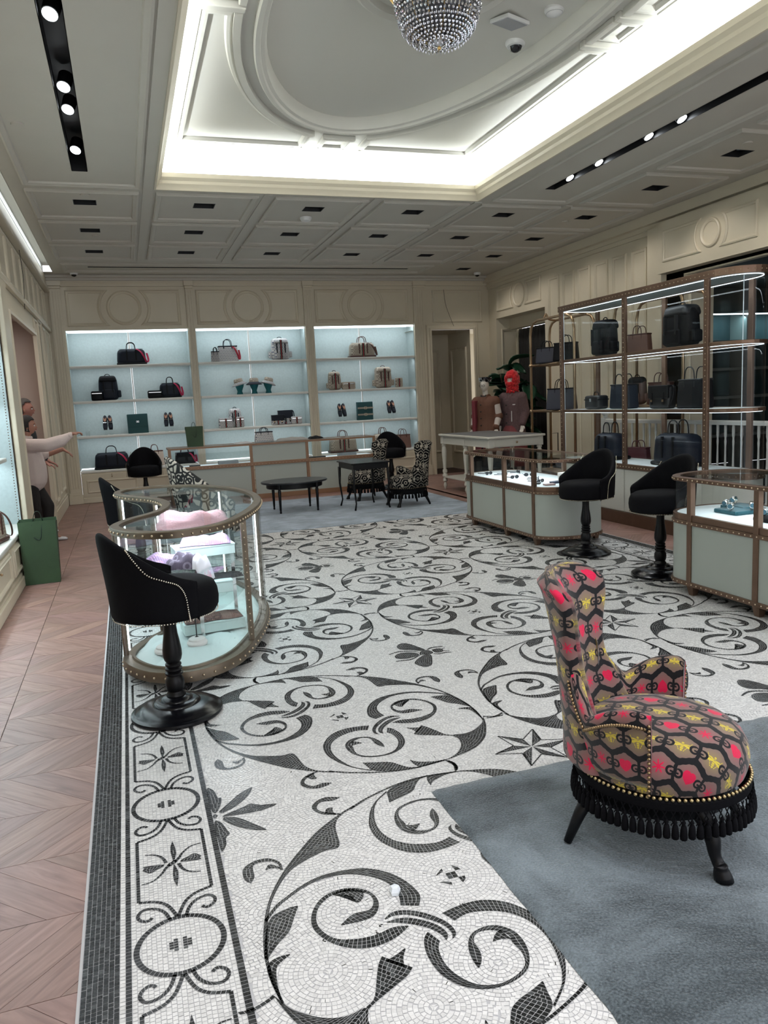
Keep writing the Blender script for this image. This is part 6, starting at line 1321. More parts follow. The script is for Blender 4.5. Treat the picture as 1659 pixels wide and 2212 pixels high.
def trolley(label,x,y,rz):
    t=thing('trolley_case',label,'suitcase',(x,y,0),rz,'black trolley cases'); obj('shell',rbox(.36,.50,.22,.05,z0=.04),BLKL,t,smooth=True); obj('handle',MB().tube([(-.09,.08,.54),(-.09,.08,.90),(.09,.08,.90),(.09,.08,.54)],.009,8),BLACKM,t,smooth=True)
    for sx in(1,-1):
        for sy in(1,-1): obj('wheel',MB().ball((sx*.13,sy*.07,.022),.021,10,6),BLACKM,t,smooth=True)
trolley('black trolley case with raised handle behind the brass tube rack',6.75,11.15,.3); trolley('black trolley case seen through the lower glass of the showcase',6.72,9.70,-.5)
bag('duffle','black leather holdall under the cream console table',(5.78,11.9,.227),-.6,.46,.48,.26,BLKL,BLKL)
bag('backpack','black rucksack on the lower shelf of the console table',(5.70,11.2,.227),-.9,.34,.46,.2,BLKL,BLKL)
# ---------------- balustrade ----------------
def balustrade():
    WH=mat('white_balustrade',(.72,.72,.70),.4); t=thing('balustrade','white painted balustrade with turned spindles and a ball-topped newel, behind the showcase','railing',(0,0,0))
    pts=[(7.12,10.35),(7.12,3.5)]
    m=MB(); m.sweep(pts,[(-.045,1.07),(-.045,1.11),(-.02,1.125),(.02,1.125),(.045,1.11),(.045,1.07)],False); obj('handrail',m,WH,t)
    m=MB(); m.sweep(pts,[(-.04,.04),(-.04,.10),(.04,.10),(.04,.04)],False); obj('bottom_rail',m,WH,t)
    R=resample(pts,.135,False); me=None
    for x,y,_,_ in R[1:-1]:
        if me is None: o=obj('spindle',MB().lathe([(.018,.10),(.018,.14),(.011,.16),(.014,.30),(.019,.42),(.013,.60),(.011,.80),(.015,.86),(.011,.90),(.018,.94),(.018,1.072)],9),WH,t,smooth=35); me=o.data
        else: o=bpy.data.objects.new('spindle',me); COL.objects.link(o); o.parent=t
        o.location=(x,y,0)
    x,y=pts[0]; nb=obj('newel',MB().box(x-.05,x+.05,y-.05,y+.05,.001,1.14).lathe([(.03,1.14),(.045,1.155),(.025,1.17)],16,(x,y,0)),WH,t,smooth=35); obj('newel_ball',MB().ball((x,y,1.225),.065,16,10),WH,nb,smooth=True)
balustrade()
# ---------------- people and mannequins ----------------
def skin_mesh(J,E,root,sub=1):
    "overlapping tapered closed limbs along the bones; the remesh that follows fuses them into one surface"
    V=[];F=[]
    def rad(r,up): return (r[0],r[1]) if isinstance(r,tuple) else (r,r)
    def add(vs,fs): b=len(V); V.extend(vs); F.extend([tuple(i+b for i in f) for f in fs])
    n=16
    def ball(c,r):
        a,b_=rad(r,0); h=(a+b_)/2 if not isinstance(r,tuple) else min(a,b_); m=8; vs=[(c[0]+b_*math.sin(PI*k/m)*math.cos(2*PI*i/n),c[1]+a*math.sin(PI*k/m)*math.sin(2*PI*i/n),c[2]-h*math.cos(PI*k/m)) for k in range(1,m) for i in range(n)]; vs=[(c[0],c[1],c[2]-h)]+vs+[(c[0],c[1],c[2]+h)]; L=len(vs)-1
        add(vs,[(0,1+(i+1)%n,1+i) for i in range(n)]+[(1+k*n+i,1+k*n+(i+1)%n,1+(k+1)*n+(i+1)%n,1+(k+1)*n+i) for k in range(m-2) for i in range(n)]+[(L,1+(m-2)*n+i,1+(m-2)*n+(i+1)%n) for i in range(n)])
    for nme,(c,r) in J.items(): ball(c,r)
    for a,b in E:
        A,ra=Vector(J[a][0]),rad(J[a][1],0); B,rb=Vector(J[b][0]),rad(J[b][1],0); d=(B-A)
        if d.length<1e-6: continue
        d.normalize(); y=Vector((0,1,0)); y=(y-d*y.dot(d)); y=y.normalized() if y.length>.2 else Vector((1,0,0)); x=y.cross(d).normalized()
        vs=[]
        for t in (0,.25,.5,.75,1):
            p=A.lerp(B,t); r0=ra[0]+(rb[0]-ra[0])*t; r1=ra[1]+(rb[1]-ra[1])*t; vs+=[tuple(p+y*r0*math.sin(2*PI*i/n)+x*r1*math.cos(2*PI*i/n)) for i in range(n)]
        fs=[(k*n+i,k*n+(i+1)%n,(k+1)*n+(i+1)%n,(k+1)*n+i) for k in range(4) for i in range(n)]+[tuple(range(n-1,-1,-1)),tuple(4*n+i for i in range(n))]; add(vs,fs)
    return V,F
def head_pts(c,h=.225,face=0.,pitch=0.,nose=1.):
    "head as one surface: looks along +X turned by face; c is the centre at eye height"
    n,m=40,30; V=[];F=[]; cf,sf=math.cos(face),math.sin(face); cp,sp=math.cos(pitch),math.sin(pitch); k=h/.225
    for j in range(m+1):
        th=PI*j/m; z=math.cos(th); s=math.sin(th)
        for i in range(n):
            ph=2*PI*i/n; x=s*math.cos(ph); y=s*math.sin(ph)
            X=.093*x; Y=.073*y; Z=.113*z
            if z<0: X*=1-.16*z*z*(1 if x<0 else .1); Y*=1-.30*(-z)**1.3; 
            if x<0: X*=1.08-(.35*max(0,-z-.2))
            if x>0:
                g=lambda y0,z0,sy,sz: math.exp(-((y-y0)/sy)**2-((z-z0)/sz)**2)
                X+= nose*.026*g(0,-.24,.16,.11)+nose*.010*g(0,-.05,.12,.18)-.008*g(.40,.02,.22,.13)-.008*g(-.40,.02,.22,.13)+.007*g(0,-.47,.28,.06)+.005*g(0,-.60,.25,.05)+.012*g(0,-.82,.35,.13)-.004*g(0,-.53,.3,.03)+.004*g(0,.22,.6,.12)
            px,pz=X*cp-Z*sp,X*sp+Z*cp; V.append((c[0]+k*(px*cf-Y*sf),c[1]+k*(px*sf+Y*cf),c[2]+k*pz))
    for j in range(m):
        for i in range(n): F.append((j*n+i,j*n+(i+1)%n,(j+1)*n+(i+1)%n,(j+1)*n+i))
    return V,F
def merged(name,parts,m,parent,voxel=.007,smooth_it=4):
    mb=MB()
    for V,F in parts: mb.add(V,F)
    o=obj(name,mb,m,parent,smooth=True); r=o.modifiers.new('r','REMESH'); r.mode='VOXEL'; r.voxel_size=voxel; r.use_smooth_shade=True
    if smooth_it: s=o.modifiers.new('sm','SMOOTH'); s.iterations=smooth_it; s.factor=.5
    return o
def hand(w,d,up,s=1,curl=.5,k=1.):
    "palm and five fingers as skinned chains; w wrist, d direction, up back-of-hand normal"
    w,d,up=Vector(w),Vector(d).normalized(),Vector(up).normalized(); side=d.cross(up).normalized()*s; parts=[]
    J={'w':(w,.024*k),'p':(w+d*.045*k,(.038*k,.016*k)),'q':(w+d*.085*k,(.040*k,.013*k))}; parts.append(skin_mesh(J,[('w','p'),('p','q')],'w'))
    for i,(off,L) in enumerate(((-.030,.066),(-.010,.076),(.011,.070),(.030,.055))):
        a=w+d*.075*k+side*off*k; c=curl*(1+.1*i); p1=a+d*L*.45*k-up*L*.1*c*k; p2=p1+(d*math.cos(c)-up*math.sin(c))*L*.33*k; p3=p2+(d*math.cos(c*2)-up*math.sin(c*2))*L*.28*k
        parts.append(skin_mesh({'a':(a,.0095*k),'b':(p1,.0088*k),'c':(p2,.008*k),'d':(p3,.0062*k)},[('a','b'),('b','c'),('c','d')],'a'))
    a=w+d*.025*k-side*.022*k; p1=a+(d*.6-side*.75-up*.25).normalized()*.035*k; p2=p1+(d*.9-side*.3-up*.3).normalized()*.028*k; parts.append(skin_mesh({'a':(a,.013*k),'b':(p1,.0105*k),'c':(p2,.0085*k)},[('a','b'),('b','c')],'a'))
    return parts
SKIN_=mat('skin',(.34,.17,.12),.5,spec=.35); SKIN2=mat('skin_ruddy',(.36,.16,.12),.5); HAIRD=mat('dark_hair',(.006,.004,.004),.6,bump=.5,bscale=120); HAIRG=mat('greying_hair',(.06,.055,.05),.6,bump=.5,bscale=120)
KNIT=mat('cream_knit',(.66,.56,.52),.9,bump=.4,bscale=140,sheen=.2); DENIM=mat('black_trousers',(.012,.010,.010),.8,bump=.3,bscale=90); EYEW=mat('eye_white',(.6,.58,.55),.3); LIPS=mat('lips',(.30,.07,.06),.45); SHOE=mat('white_trainer',(.62,.60,.60),.6)
def face_bits(head,c,k,face,mats=True,lip=LIPS):
    cf,sf=math.cos(face),math.sin(face); R=lambda x,y,z:(c[0]+k*(x*cf-y*sf),c[1]+k*(x*sf+y*cf),c[2]+k*z)
    for s in(1,-1):
        e=obj('eye',MB().ball(R(.079,s*.031,-.001),.0115*k,12,8),EYEW,head,smooth=True); obj('iris',MB().ball(R(.0865,s*.031,-.001),.0055*k,8,6),BLACKM,e,smooth=True)
        obj('eyebrow',MB().tube([R(.088,s*.017,.018),R(.086,s*.033,.023),R(.073,s*.050,.018)],.0028*k,6),HAIRD,head,smooth=True)
        obj('ear',MB().lathe([(.001,-.007),(.012,-.006),(.016,0),(.012,.006),(.001,.004)],12,cap=False,T=lambda p,s=s:R(-.005+p[0],s*(.074+p[2]*.8),-.015+p[1]*1.7)),bpy.data.materials['skin'],head,smooth=True)
    obj('mouth',MB().tube([R(.083,-.020,-.055),R(.094,-.008,-.053),R(.096,0,-.054),R(.094,.008,-.053),R(.083,.020,-.055)],[.002,.0055,.006,.0055,.002],8),lip,head,smooth=True)
def woman():
    x,y=-1.20,10.50; t=thing('person','person in a cream knitted jumper and black trousers, arm stretched towards the lit shelves','person',(x,y,0)); 
    J=dict(pel=((0,0,.86),(.14,.105)),wa=((.0,0,1.0),(.125,.09)),ch=((.0,0,1.17),(.15,.105)),nk0=((.0,0,1.31),(.075,.065)),nk=((.015,0,1.37),.052),hd=((.03,0,1.45),.055),
      rs=((.01,-.15,1.27),.058),re=((.27,-.20,1.26),.043),rw=((.55,-.21,1.36),.027),ls=((.01,.15,1.27),.058),le=((.17,.20,1.10),.042),lw=((.40,.17,1.165),.027),
      rh=((.0,-.085,.80),.085),rk=((.03,-.09,.45),.058),ra=((-.03,-.09,.09),.038),rf=((.09,-.09,.045),(.04,.03)),lh=((.0,.085,.80),.085),lk=((.16,.10,.46),.058),la=((.13,.10,.09),.038),lf=((.25,.10,.045),(.04,.03)))
    E=[('pel','wa'),('wa','ch'),('ch','nk0'),('nk0','nk'),('nk','hd'),('ch','rs'),('rs','re'),('re','rw'),('ch','ls'),('ls','le'),('le','lw'),('pel','rh'),('rh','rk'),('rk','ra'),('ra','rf'),('pel','lh'),('lh','lk'),('lk','la'),('la','lf')]
    c=(.045,0,1.487); parts=[skin_mesh(J,E,'pel',2),head_pts(c,.215,0,-.05)]+hand((.55,-.21,1.36),(1,0,.15),(0,0,1),-1,.75)+hand((.40,.17,1.165),(.8,-.1,-.55),(.3,0,1),1,.35)
    b=merged('body',parts,SKIN_,t,.0075,3); face_bits(b,c,.955,0)
    # jumper
    J2=dict(hem=((.02,0,.84),(.20,.185)),wa=((.02,0,.98),(.195,.185)),ch=((.01,0,1.16),(.19,.155)),nk=((.0,0,1.315),(.085,.075)),rs=((.0,-.155,1.25),.085),re=((.26,-.20,1.24),.082),rm=((.42,-.205,1.285),.074),rw=((.53,-.21,1.345),.038),ls=((.0,.155,1.25),.085),le=((.16,.20,1.11),.068),lw=((.21,.195,1.12),.05))
    jm=merged('jumper',[skin_mesh(J2,[('hem','wa'),('wa','ch'),('ch','nk'),('ch','rs'),('rs','re'),('re','rm'),('rm','rw'),('ch','ls'),('ls','le'),('le','lw')],'ch',2)],KNIT,t,.012,3)
    obj('cuff',MB().lathe([(.036,0),(.040,.01),(.040,.04),(.035,.05)],16,T=lambda p:(.51+p[2],-.21+p[0],1.342+p[1]+p[2]*.1),cap=False),KNIT,jm,smooth=True)
    obj('collar',MB().lathe([(.068,1.32),(.075,1.335),(.070,1.355),(.060,1.36)],20,(.01,0,0),cap=False),KNIT,jm,smooth=True,solid=.006)
    J3=dict(pel=((0,0,.88),(.155,.12)),rh=((.0,-.085,.78),.098),rk=((.03,-.09,.45),.072),ra=((-.02,-.09,.16),.052),lh=((.0,.085,.78),.098),lk=((.16,.10,.46),.078),la=((.14,.10,.16),.055))
    merged('trousers',[skin_mesh(J3,[('pel','rh'),('rh','rk'),('rk','ra'),('pel','lh'),('lh','lk'),('lk','la')],'pel',2)],DENIM,t,.012,2)
    for s,(fx,fy) in enumerate(((-.03,-.09),(.13,.10))):
        K=[(-.075,.035,.055),(-.03,.040,.085),(.04,.043,.07),(.11,.046,.052),(.165,.036,.040),(.19,.012,.028)]; n=12; m=MB(); m.add([(fx+a+.03,fy+w*math.cos(2*PI*i/n),max(.002,h*.5*(1+math.sin(2*PI*i/n)))) for a,w,h in K for i in range(n)],[(k*n+i,k*n+(i+1)%n,(k+1)*n+(i+1)%n,(k+1)*n+i) for k in range(len(K)-1) for i in range(n)]+[tuple(range(n-1,-1,-1)),tuple((len(K)-1)*n+i for i in range(n))]); sh=obj('shoe',m,SHOE,t,smooth=True)
    # hair pulled back in a bun
    V,F=head_pts((c[0]-.013,0,c[2]+.012),.236,0,-.05,0); keep=[f for f in F if sum(V[i][0]-c[0] for i in f)/4<(.012+.9*max(0,sum(V[i][2]-c[2] for i in f)/4-.035)) and sum(V[i][2] for i in f)/4>c[2]-.09 or sum(V[i][2]-c[2] for i in f)/4>.070]
    h=obj('hair',MB().add(V,keep),HAIRD,t,smooth=True,solid=.006); obj('hair_bun',MB().ball((-.085,0,1.44),.045,14,10),HAIRD,h,smooth=True)
    obj('earring',MB().ball((.038,-.078,1.437),.007,8,6),STEEL,b,smooth=True)
woman()
def man():
    x,y=-1.28,11.30; t=thing('person','person with greying dark hair standing just behind the cream-jumper shopper','person',(x,y,0)); c=(.03,0,1.70)
    J=dict(pel=((0,0,.95),(.15,.11)),wa=((.0,0,1.10),(.14,.10)),ch=((.0,0,1.33),(.17,.12)),nk0=((.0,0,1.48),(.08,.07)),nk=((.01,0,1.55),.06),hd=((.02,0,1.63),.06),rs=((.0,-.19,1.42),.06),re=((.05,-.24,1.13),.045),rw=((.22,-.20,.98),.03),ls=((.0,.19,1.42),.06),le=((.05,.24,1.13),.045),lw=((.22,.20,.98),.03),
      rh=((.0,-.09,.88),.09),rk=((.02,-.09,.49),.06),ra=((-.02,-.09,.09),.04),rf=((.11,-.09,.045),(.045,.03)),lh=((.0,.09,.88),.09),lk=((.05,.10,.49),.06),la=((.02,.10,.09),.04),lf=((.15,.10,.045),(.045,.03)))
    E=[('pel','wa'),('wa','ch'),('ch','nk0'),('nk0','nk'),('nk','hd'),('ch','rs'),('rs','re'),('re','rw'),('ch','ls'),('ls','le'),('le','lw'),('pel','rh'),('rh','rk'),('rk','ra'),('ra','rf'),('pel','lh'),('lh','lk'),('lk','la'),('la','lf')]
    b=merged('body',[skin_mesh(J,E,'pel',2),head_pts(c,.235,0,0)]+hand((.22,-.20,.98),(.8,0,-.4),(.3,0,1),-1,.5)+hand((.22,.20,.98),(.8,0,-.4),(.3,0,1),1,.5),SKIN2,t,.009,3); face_bits(b,c,1.04,0)
    J2=dict(hem=((0,0,.90),(.175,.13)),wa=((.0,0,1.10),(.17,.125)),ch=((.0,0,1.33),(.19,.135)),nk=((.0,0,1.49),(.09,.08)),rs=((.0,-.19,1.41),.078),re=((.05,-.24,1.13),.062),rw=((.19,-.205,1.0),.042),ls=((.0,.19,1.41),.078),le=((.05,.24,1.13),.062),lw=((.19,.205,1.0),.042))
    merged('shirt',[skin_mesh(J2,[('hem','wa'),('wa','ch'),('ch','nk'),('ch','rs'),('rs','re'),('re','rw'),('ch','ls'),('ls','le'),('le','lw')],'ch',2)],mat('dark_shirt',(.02,.02,.022),.8),t,.014,2)
    J3=dict(pel=((0,0,.95),(.165,.125)),rh=((.0,-.09,.86),.105),rk=((.02,-.09,.49),.078),ra=((-.02,-.09,.12),.055),lh=((.0,.09,.86),.105),lk=((.05,.10,.49),.078),la=((.02,.10,.12),.055))
    merged('trousers',[skin_mesh(J3,[('pel','rh'),('rh','rk'),('rk','ra'),('pel','lh'),('lh','lk'),('lk','la')],'pel',2)],DENIM,t,.014,2)
    for fx,fy in ((-.02,-.09),(.02,.10)):
        K=[(-.075,.038,.055),(-.03,.043,.085),(.04,.046,.07),(.12,.049,.052),(.18,.038,.040),(.21,.012,.028)]; n=12; m=MB(); m.add([(fx+a+.03,fy+w*math.cos(2*PI*i/n),max(.002,h*.5*(1+math.sin(2*PI*i/n)))) for a,w,h in K for i in range(n)],[(k*n+i,k*n+(i+1)%n,(k+1)*n+(i+1)%n,(k+1)*n+i) for k in range(len(K)-1) for i in range(n)]+[tuple(range(n-1,-1,-1)),tuple((len(K)-1)*n+i for i in range(n))]); obj('shoe',m,SHOE,t,smooth=True)
    V,F=head_pts((c[0]-.010,0,c[2]+.014),.256,0,0,0); keep=[f for f in F if sum(V[i][0]-c[0] for i in f)/4<(-.02+.9*max(0,sum(V[i][2]-c[2] for i in f)/4-.05)) and sum(V[i][2] for i in f)/4>c[2]-.06 or sum(V[i][2]-c[2] for i in f)/4>.085]
    obj('hair',MB().add(V,keep),HAIRG,t,smooth=True,solid=.006)
man()
def mannequin(label,x,y,rz,kind):
    t=thing('mannequin',label,'mannequin',(x,y,0),rz,'dressed mannequins'); t.scale=(1.06,)*3 if kind=='coat' else (1.02,)*3; WH=mat('mannequin_white_'+kind,(.70,.66,.60),.45)
    obj('base_plate',MB().lathe([(.001,.001),(.20,.001),(.20,.012),(.001,.014)],28,cap=False),CHROME,t,smooth=40)
    c=(.03,0,1.715); J=dict(pel=((0,0,.98),(.14,.10)),wa=((.0,0,1.14),(.11,.085)),ch=((.0,0,1.35),(.14,.10)),nk0=((.0,0,1.49),(.06,.055)),nk=((.01,0,1.57),.048),hd=((.02,0,1.65),.05),rs=((.0,-.17,1.44),.05),re=((-.02,-.22,1.17),.038),rw=((.08,-.22,.96),.025),ls=((.0,.17,1.44),.05),le=((-.02,.22,1.17),.038),lw=((.08,.22,.96),.025),rh=((.0,-.08,.9),.08),rk=((.0,-.09,.52),.055),ra=((-.02,-.09,.08),.035),rf=((.09,-.09,.04),(.035,.025)),lh=((.0,.08,.9),.08),lk=((.02,.09,.52),.055),la=((.0,.09,.08),.035),lf=((.11,.09,.04),(.035,.025)))
    E=[('pel','wa'),('wa','ch'),('ch','nk0'),('nk0','nk'),('nk','hd'),('ch','rs'),('rs','re'),('re','rw'),('ch','ls'),('ls','le'),('le','lw'),('pel','rh'),('rh','rk'),('rk','ra'),('ra','rf'),('pel','lh'),('lh','lk'),('lk','la'),('la','lf')]
    b=merged('body',[skin_mesh(J,E,'pel',2),head_pts(c,.225,0,0,.8)]+hand((.08,-.22,.96),(.3,0,-1),(-1,0,-.3),1,.5)+hand((.08,.22,.96),(.3,0,-1),(-1,0,-.3),-1,.5),WH,t,.009,3)
    def coat(n,m,g=1.,h0=.80,arms=True,vx=.012):
        J2=dict(hem=((0,0,h0),(.20*g,.17*g)),wa=((.0,0,1.12),(.165*g,.135*g)),ch=((.0,0,1.36),(.175*g,.135*g)),nk=((.0,0,1.50),(.075,.07)),rs=((.0,-.175,1.43),.078*g),re=((-.02,-.23,1.17),.064*g),rw=((.075,-.225,.985),.045*g),ls=((.0,.175,1.43),.078*g),le=((-.02,.23,1.17),.064*g),lw=((.075,.225,.985),.045*g))
        E2=[('hem','wa'),('wa','ch'),('ch','nk'),('ch','rs'),('ch','ls')]+([('rs','re'),('re','rw'),('ls','le'),('le','lw')] if arms else [])
        return merged(n,[skin_mesh(J2,E2,'ch',2)],m,t,vx,3)
    if kind=='vest':
        coat('blouse',mat('white_fur_sleeve',(.62,.56,.52),.95,bump=.8,bscale=60),1.05,.95); v=coat('waistcoat',mat('tan_suede',(.125,.052,.03),.75,var=.1,vscale=8),1.28,.78,False)
        for z in(1.02,1.14,1.26,1.38): obj('button',MB().ball((.215,.0,z),.014,8,6),BLACKM,v,smooth=True)
        obj('trousers',MB().lathe([(.16,.98),(.20,.8),(.21,.4),(.20,.12)],24,cap=False),mat('wine_skirt',(.13,.025,.03),.8),t,smooth=True,solid=.005)
        s=MB(); s.box(.10,.235,-.17,-.10,.80,1.46); obj('scarf_panel',s,mat('wine_scarf',(.15,.02,.03),.8),t,bevel=.015)
        g=obj('glasses',MB().sweep([(.024*math.cos(2*PI*i/14)-.030,.020*math.sin(2*PI*i/14)) for i in range(14)],[(0,0),(.005,0),(.005,.006),(0,.006)],True,lambda p:(c[0]+.102+p[2],p[0],c[2]-.002+p[1])).sweep([(.024*math.cos(2*PI*i/14)+.030,.020*math.sin(2*PI*i/14)) for i in range(14)],[(0,0),(.005,0),(.005,.006),(0,.006)],True,lambda p:(c[0]+.102+p[2],p[0],c[2]-.002+p[1])),BLACKM,t)
        h=MB(); rr=random.Random(4)
        h.lathe([(.085,1.775),(.098,1.79),(.118,1.84),(.112,1.862),(.05,1.868),(.001,1.868)],22,(-.005,0,0),cap=False); hat=obj('sequin_hat',h,mat('black_sequins',(.02,.02,.025),.15,.8),t,smooth=40); q=MB()
        for i in range(90): a=rr.random()*2*PI; z=1.785+rr.random()*.07; r=.100+(z-1.785)*.28; q.ball((-.005+r*math.cos(a),r*math.sin(a),z),.0075,6,4)
        setp(obj('sequins',q,CHROME,hat),kind='stuff'); obj('bow_tie',MB().lathe([(.04,-.05),(.012,-.01),(.012,.01),(.04,.05)],8,T=lambda p:(.085+p[0]*.4,p[2],1.52+p[1])),BLACKM,t,smooth=True)
    else:
        v=coat('coat',mat('mauve_tweed',(.115,.068,.072),.9,bump=.4,bscale=80,var=.15,vscale=40),1.15,.70); obj('skirt',MB().lathe([(.17,.95),(.22,.7),(.24,.35),(.235,.25)],24,cap=False),mat('wine_skirt2',(.16,.03,.035),.8),t,smooth=True,solid=.005)
        obj('pocket_trim',MB().box(.168,.176,.06,.075,1.02,1.20).box(.168,.176,.09,.14,1.30,1.315),SHOE,v)
        for z in(1.0,1.15,1.30): obj('button',MB().ball((.20,-.02,z),.013,8,6),BLACKM,v,smooth=True)
        rr=random.Random(9); q=MB(); V,F=head_pts((c[0]-.012,0,c[2]+.005),.285,0,0,0)
        for i in range(0,len(V),2):
            p=Vector(V[i]); fx=(p.x-c[0])
            if fx>.075 and abs(p.y)<.055 and -.05<p.z-c[2]<.06: continue
            q.ball((p.x+rr.uniform(-.006,.006),p.y+rr.uniform(-.006,.006),p.z+rr.uniform(-.006,.006)),.028+rr.random()*.010,6,4)
        for i in range(70): a=rr.random()*2*PI; q.ball((.01+.085*math.cos(a),.085*math.sin(a),1.52+rr.random()*.10),.026,6,4)
        setp(obj('fluffy_balaclava',q,mat('red_fluff',(.62,.012,.018),.9,bump=1,bscale=120,sheen=.3),t,smooth=True),'red fluffy balaclava')
mannequin('mannequin in a tan waistcoat, sequinned hat and round glasses, beyond the console table',6.25,12.78,math.radians(218),'vest')
mannequin('mannequin in a mauve tweed coat and red fluffy balaclava, beyond the console table',6.74,12.66,math.radians(212),'coat')
def plant():
    t=thing('potted_fig','tall potted fig with big glossy dark leaves, behind the mannequins','plant',(7.16,13.42,0)); LF=mat('fig_leaf',(.012,.055,.028),.3,var=.3,vscale=3)
    obj('pot',MB().lathe([(.001,.001),(.17,.001),(.21,.36),(.22,.38),(.20,.38),(.19,.34),(.001,.34)],28,cap=False),mat('dark_pot',(.03,.03,.03),.6),t,smooth=40); rr=random.Random(12)
    stems=[[(0,0,.34),(.05,.02,1.0),(-.02,.0,1.6),(-.10,-.05,2.15)],[(0,0,.34),(-.06,-.08,.9),(-.22,-.12,1.4),(-.40,-.25,1.95)],[(0,0,.34),(.06,-.10,.8),(.05,-.25,1.3),(.10,-.32,1.75)]]
    for s in stems: obj('stem',MB().tube(cr(s,5),.016,7),mat('bark_%d'%len(bpy.data.materials),(.06,.04,.025),.8),t,smooth=True)
    nu=7; q=MB(); nv=9
    def P(i,j): u=i/(nu-1)*2-1; v=j/(nv-1); w=.115*math.sin(PI*min(1,v**.85))**.7*(.75+.35*v)+.002; return (v*.30,u*w,.03*math.sin(v*5)+.035*abs(u)-.10*v*v)
    q.grid(P,nu,nv); first=None
    for k in range(84):
        s=cr(stems[k%3],5); p=s[int(3+(len(s)-4)*((k//3)/28.0))]; 
        if first is None: o=obj('leaf',q,LF,t,smooth=True,solid=.002); first=o
        else: o=first.copy(); COL.objects.link(o); o.parent=t
        o.location=p; o.rotation_euler=(rr.uniform(-.5,.5),rr.uniform(-.9,.4),k*2.4+rr.uniform(-.4,.4)); sc_=1.05+rr.random()*.55; o.scale=(sc_,)*3
plant()
# ---------------- chandelier and ceiling fittings ----------------
def chandelier():
    t=thing('chandelier','crystal basket chandelier with a gilt crown, under the ceiling medallion','chandelier',(CX,CY,4.61)); R=.315; rr=random.Random(2)
    CRY=mat('crystal',(.60,.60,.64),.07,.85); GILT=mat('gilt',(.45,.30,.12),.35,1)
    obj('ceiling_plate',MB().lathe([(.001,-.001),(.10,-.001),(.09,-.02),(.03,-.03),(.02,-.12),(.001,-.12)],24,cap=False),GILT,t,smooth=40)
    obj('crown_ring',MB().sweep(ring(0,0,R,48),[(0,-.14),(.012,-.14),(.012,-.10),(0,-.10)],True),GILT,t); m=MB()
    for i in range(56): a=2*PI*i/56; m.tube([(R*math.cos(a),R*math.sin(a),-.12),((R+.035)*math.cos(a),(R+.035)*math.sin(a),-.075),((R+.02)*math.cos(a),(R+.02)*math.sin(a),-.03)],[.010,.016,.003],6)
    obj('crown_leaves',m,GILT,t)
    oc=MB(); 
    def gem(r): return MB().lathe([(.001,-r*1.1),(r*.7,-r*.6),(r,0),(r*.7,r*.6),(.001,r*1.1)],7,cap=False)
    g0=obj('crystal',gem(.0125),CRY,t); n=0; rest=MB(); rest2=MB()
    rows=[(R*math.cos(a)**.75,-.14-.30*math.sin(a)) for a in np.linspace(.02,1.42,15)]
    for k,(r,z) in enumerate(rows):
        q=max(6,int(2*PI*r/.030))
        for i in range(q):
            a=2*PI*(i+.5*(k%2))/q; p=(r*math.cos(a),r*math.sin(a),z+rr.uniform(-.003,.003))
            if n<290 and p[1]<.12:
                o=g0 if n==0 else g0.copy()
                if n: COL.objects.link(o); o.parent=t
                o.location=p; o.rotation_euler=(rr.uniform(-.5,.5),rr.uniform(-.5,.5),rr.random()*6); n+=1
            else: rest.lathe([(.001,-.013),(.009,-.007),(.0125,0),(.009,.007),(.001,.013)],6,p,cap=False)
        if k>3 and k%2==0:
            for i in range(q): a=2*PI*i/q; rest2.lathe([(.001,-.03),(.006,-.015),(.001,0)],5,(r*math.cos(a),r*math.sin(a),z-.012),cap=False)
    setp(obj('crystals_far_side',rest,CRY,t),kind='stuff'); setp(obj('crystal_drops',rest2,CRY,t),kind='stuff')
    obj('boss',MB().lathe([(.001,-.47),(.03,-.462),(.07,-.44),(.08,-.43),(.07,-.425),(.001,-.425)],20,cap=False),CRY,t,smooth=30); obj('finial',MB().ball((0,0,-.475),.014,10,7),GILT,t,smooth=True)
    m=MB()
    for i in range(14): a=2*PI*i/14; m.tube([(R*.98*math.cos(a),R*.98*math.sin(a),-.14),(R*.75*math.cos(a),R*.75*math.sin(a),-.33),(R*.2*math.cos(a),R*.2*math.sin(a),-.44)],.004,5)
    obj('frame_wires',m,GILT,t)
    obj('inner_bowl',MB().lathe([(R*.90*math.cos(a),-.15-.26*math.sin(a)) for a in np.linspace(0,1.5,10)],28,cap=False),mat('smoky_backing',(.10,.10,.11),.35,.6),t,smooth=True)
chandelier()
WPL=mat('white_plastic',(.72,.72,.70),.4)
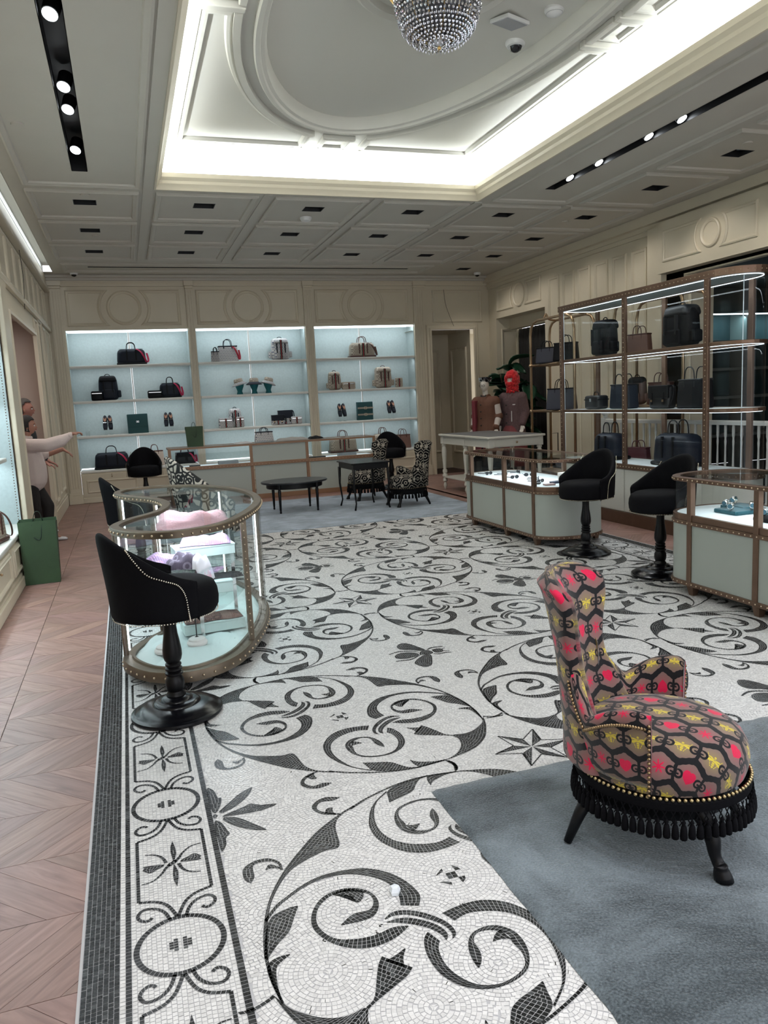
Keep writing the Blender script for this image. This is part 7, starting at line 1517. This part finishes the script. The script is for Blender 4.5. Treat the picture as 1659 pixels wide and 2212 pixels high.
def devices():
    def dome_cam(label,x,y,z,s=1,tilt=0):
        t=thing('dome_camera',label,'security camera',(x,y,z)); obj('housing',MB().lathe([(.001,-.0005),(.085*s,-.0005),(.088*s,-.03*s),(.075*s,-.055*s),(.055*s,-.06*s)],28,cap=False),WPL,t,smooth=40); obj('dome',MB().lathe([(.056*s,-.058*s),(.045*s,-.085*s),(.02*s,-.10*s),(.001,-.102*s)],22,cap=False),mat('smoked_dome_%d'%int(x*10),(.01,.01,.012),.08),t,smooth=True)
    dome_cam('white ceiling camera with a black dome, next to the rectangular white panel',3.45,6.28,4.575)
    dome_cam('tiny ceiling camera above the shoppers, by the back wall',-.596,14.30,ZC-.001,.8); dome_cam('tiny ceiling camera in the coffered ceiling corner above the mannequins',6.84,14.2,ZC-.001,.8)
    t=thing('ceiling_panel','tilted rectangular white speaker panel under the domed ceiling','speaker',(3.24,5.98,4.575),math.radians(20)); t.rotation_euler.x=.12; obj('housing',MB().box(-.13,.13,-.10,.10,-.03,.0),WPL,t,bevel=.006); obj('grille',MB().box(-.115,.115,-.085,.085,-.034,-.03),mat('grey_grille',(.35,.35,.36),.6),t); obj('bracket',MB().box(-.03,.03,-.03,.03,0,.02),WPL,t)
    t=thing('motion_sensor','round white motion sensor on the domed ceiling edge','sensor',(3.48,5.70,4.555)); obj('housing',MB().lathe([(.001,.02),(.075,.02),(.078,-.015),(.06,-.04),(.03,-.055),(.001,-.06)],26,cap=False),WPL,t,smooth=40); obj('lens_band',MB().sweep(ring(0,0,.066,28),[(0,-.036),(.004,-.036),(.004,-.028),(0,-.028)],True),mat('sensor_lens',(.5,.5,.5),.3),t)
    t=thing('smoke_detector','white smoke detector between two square downlights, third from the shopper side','detector',(2.456,10.12,ZC)); obj('housing',MB().lathe([(.001,-.0005),(.075,-.0005),(.075,-.02),(.06,-.045),(.001,-.05)],24,cap=False),WPL,t,smooth=40)
    for i in range(5): a=i*1.257; obj('vent',MB().box(.052*math.cos(a)-.010,.052*math.cos(a)+.010,.052*math.sin(a)-.004,.052*math.sin(a)+.004,-.045,-.033),BLACKM,t)
    for x,y,z,r,l in ((2.55,7.62,4.575,.055,'flat white sprinkler cap on the domed ceiling'),(-.614,7.24,ZC,.05,'flat white sprinkler cap beside the black slot over the aisle'),(-.193,9.36,ZC,.05,'flat sprinkler cap just before the first downlight row'),(6.2,6.55,ZC,.05,'flat sprinkler cap near the downlights over the tall showcase'),(-.15,11.42,ZC,.05,'flat sprinkler cap between the second and third downlight rows'),(6.2,9.95,ZC,.05,'flat sprinkler cap beside the downlight along the panelled wall')):
        setp(obj('sprinkler_cap',MB().lathe([(.001,-.012),(r*.95,-.012),(r,-.006),(r,.0)],24,cap=False),CEIL if z<4 else DOME,smooth=35,loc=(x,y,z-.0005)),l,'sprinkler cap','flat sprinkler caps')
    for pts,l in (([(XL+.03,11.0,3.93),(XL+.05,11.05,3.4),(XL+.04,10.9,2.95)],'thin dark wire hanging from the lit ceiling slot'),([(6.32,YB-.06,3.72),(6.36,YB-.06,3.4),(6.52,YB-.05,3.0)],'thin dark wire hanging above the cased doorway')):
        setp(obj('hanging_wire',MB().tube(cr(pts,6),.004,5),mat('wire_%d'%len(bpy.data.materials),(.03,.025,.02),.7)),l,'wire')
devices()
m=MB(); m.lathe([(.017,.0),(.020,.012),(.014,.026),(.001,.028)],5); setp(obj('paper_scrap',m,mat('white_scrap',(.8,.85,.9),.5),loc=(.690,2.185,.0035)),'tiny crumpled white scrap lying on the pale mosaic','litter')
m=MB(); m.tube([(.0,.0,.0),(.0,.0,.1)],.001,4)
def price_card():
    setp(obj('price_card',MB().box(-.035,.035,-.004,.004,0,.085),glass('acryl_card',(.9,.9,.9)),loc=(-.66,YB+.06,1.2015)),'small clear card holder by the reaching hand on the shelf','card holder')
price_card()
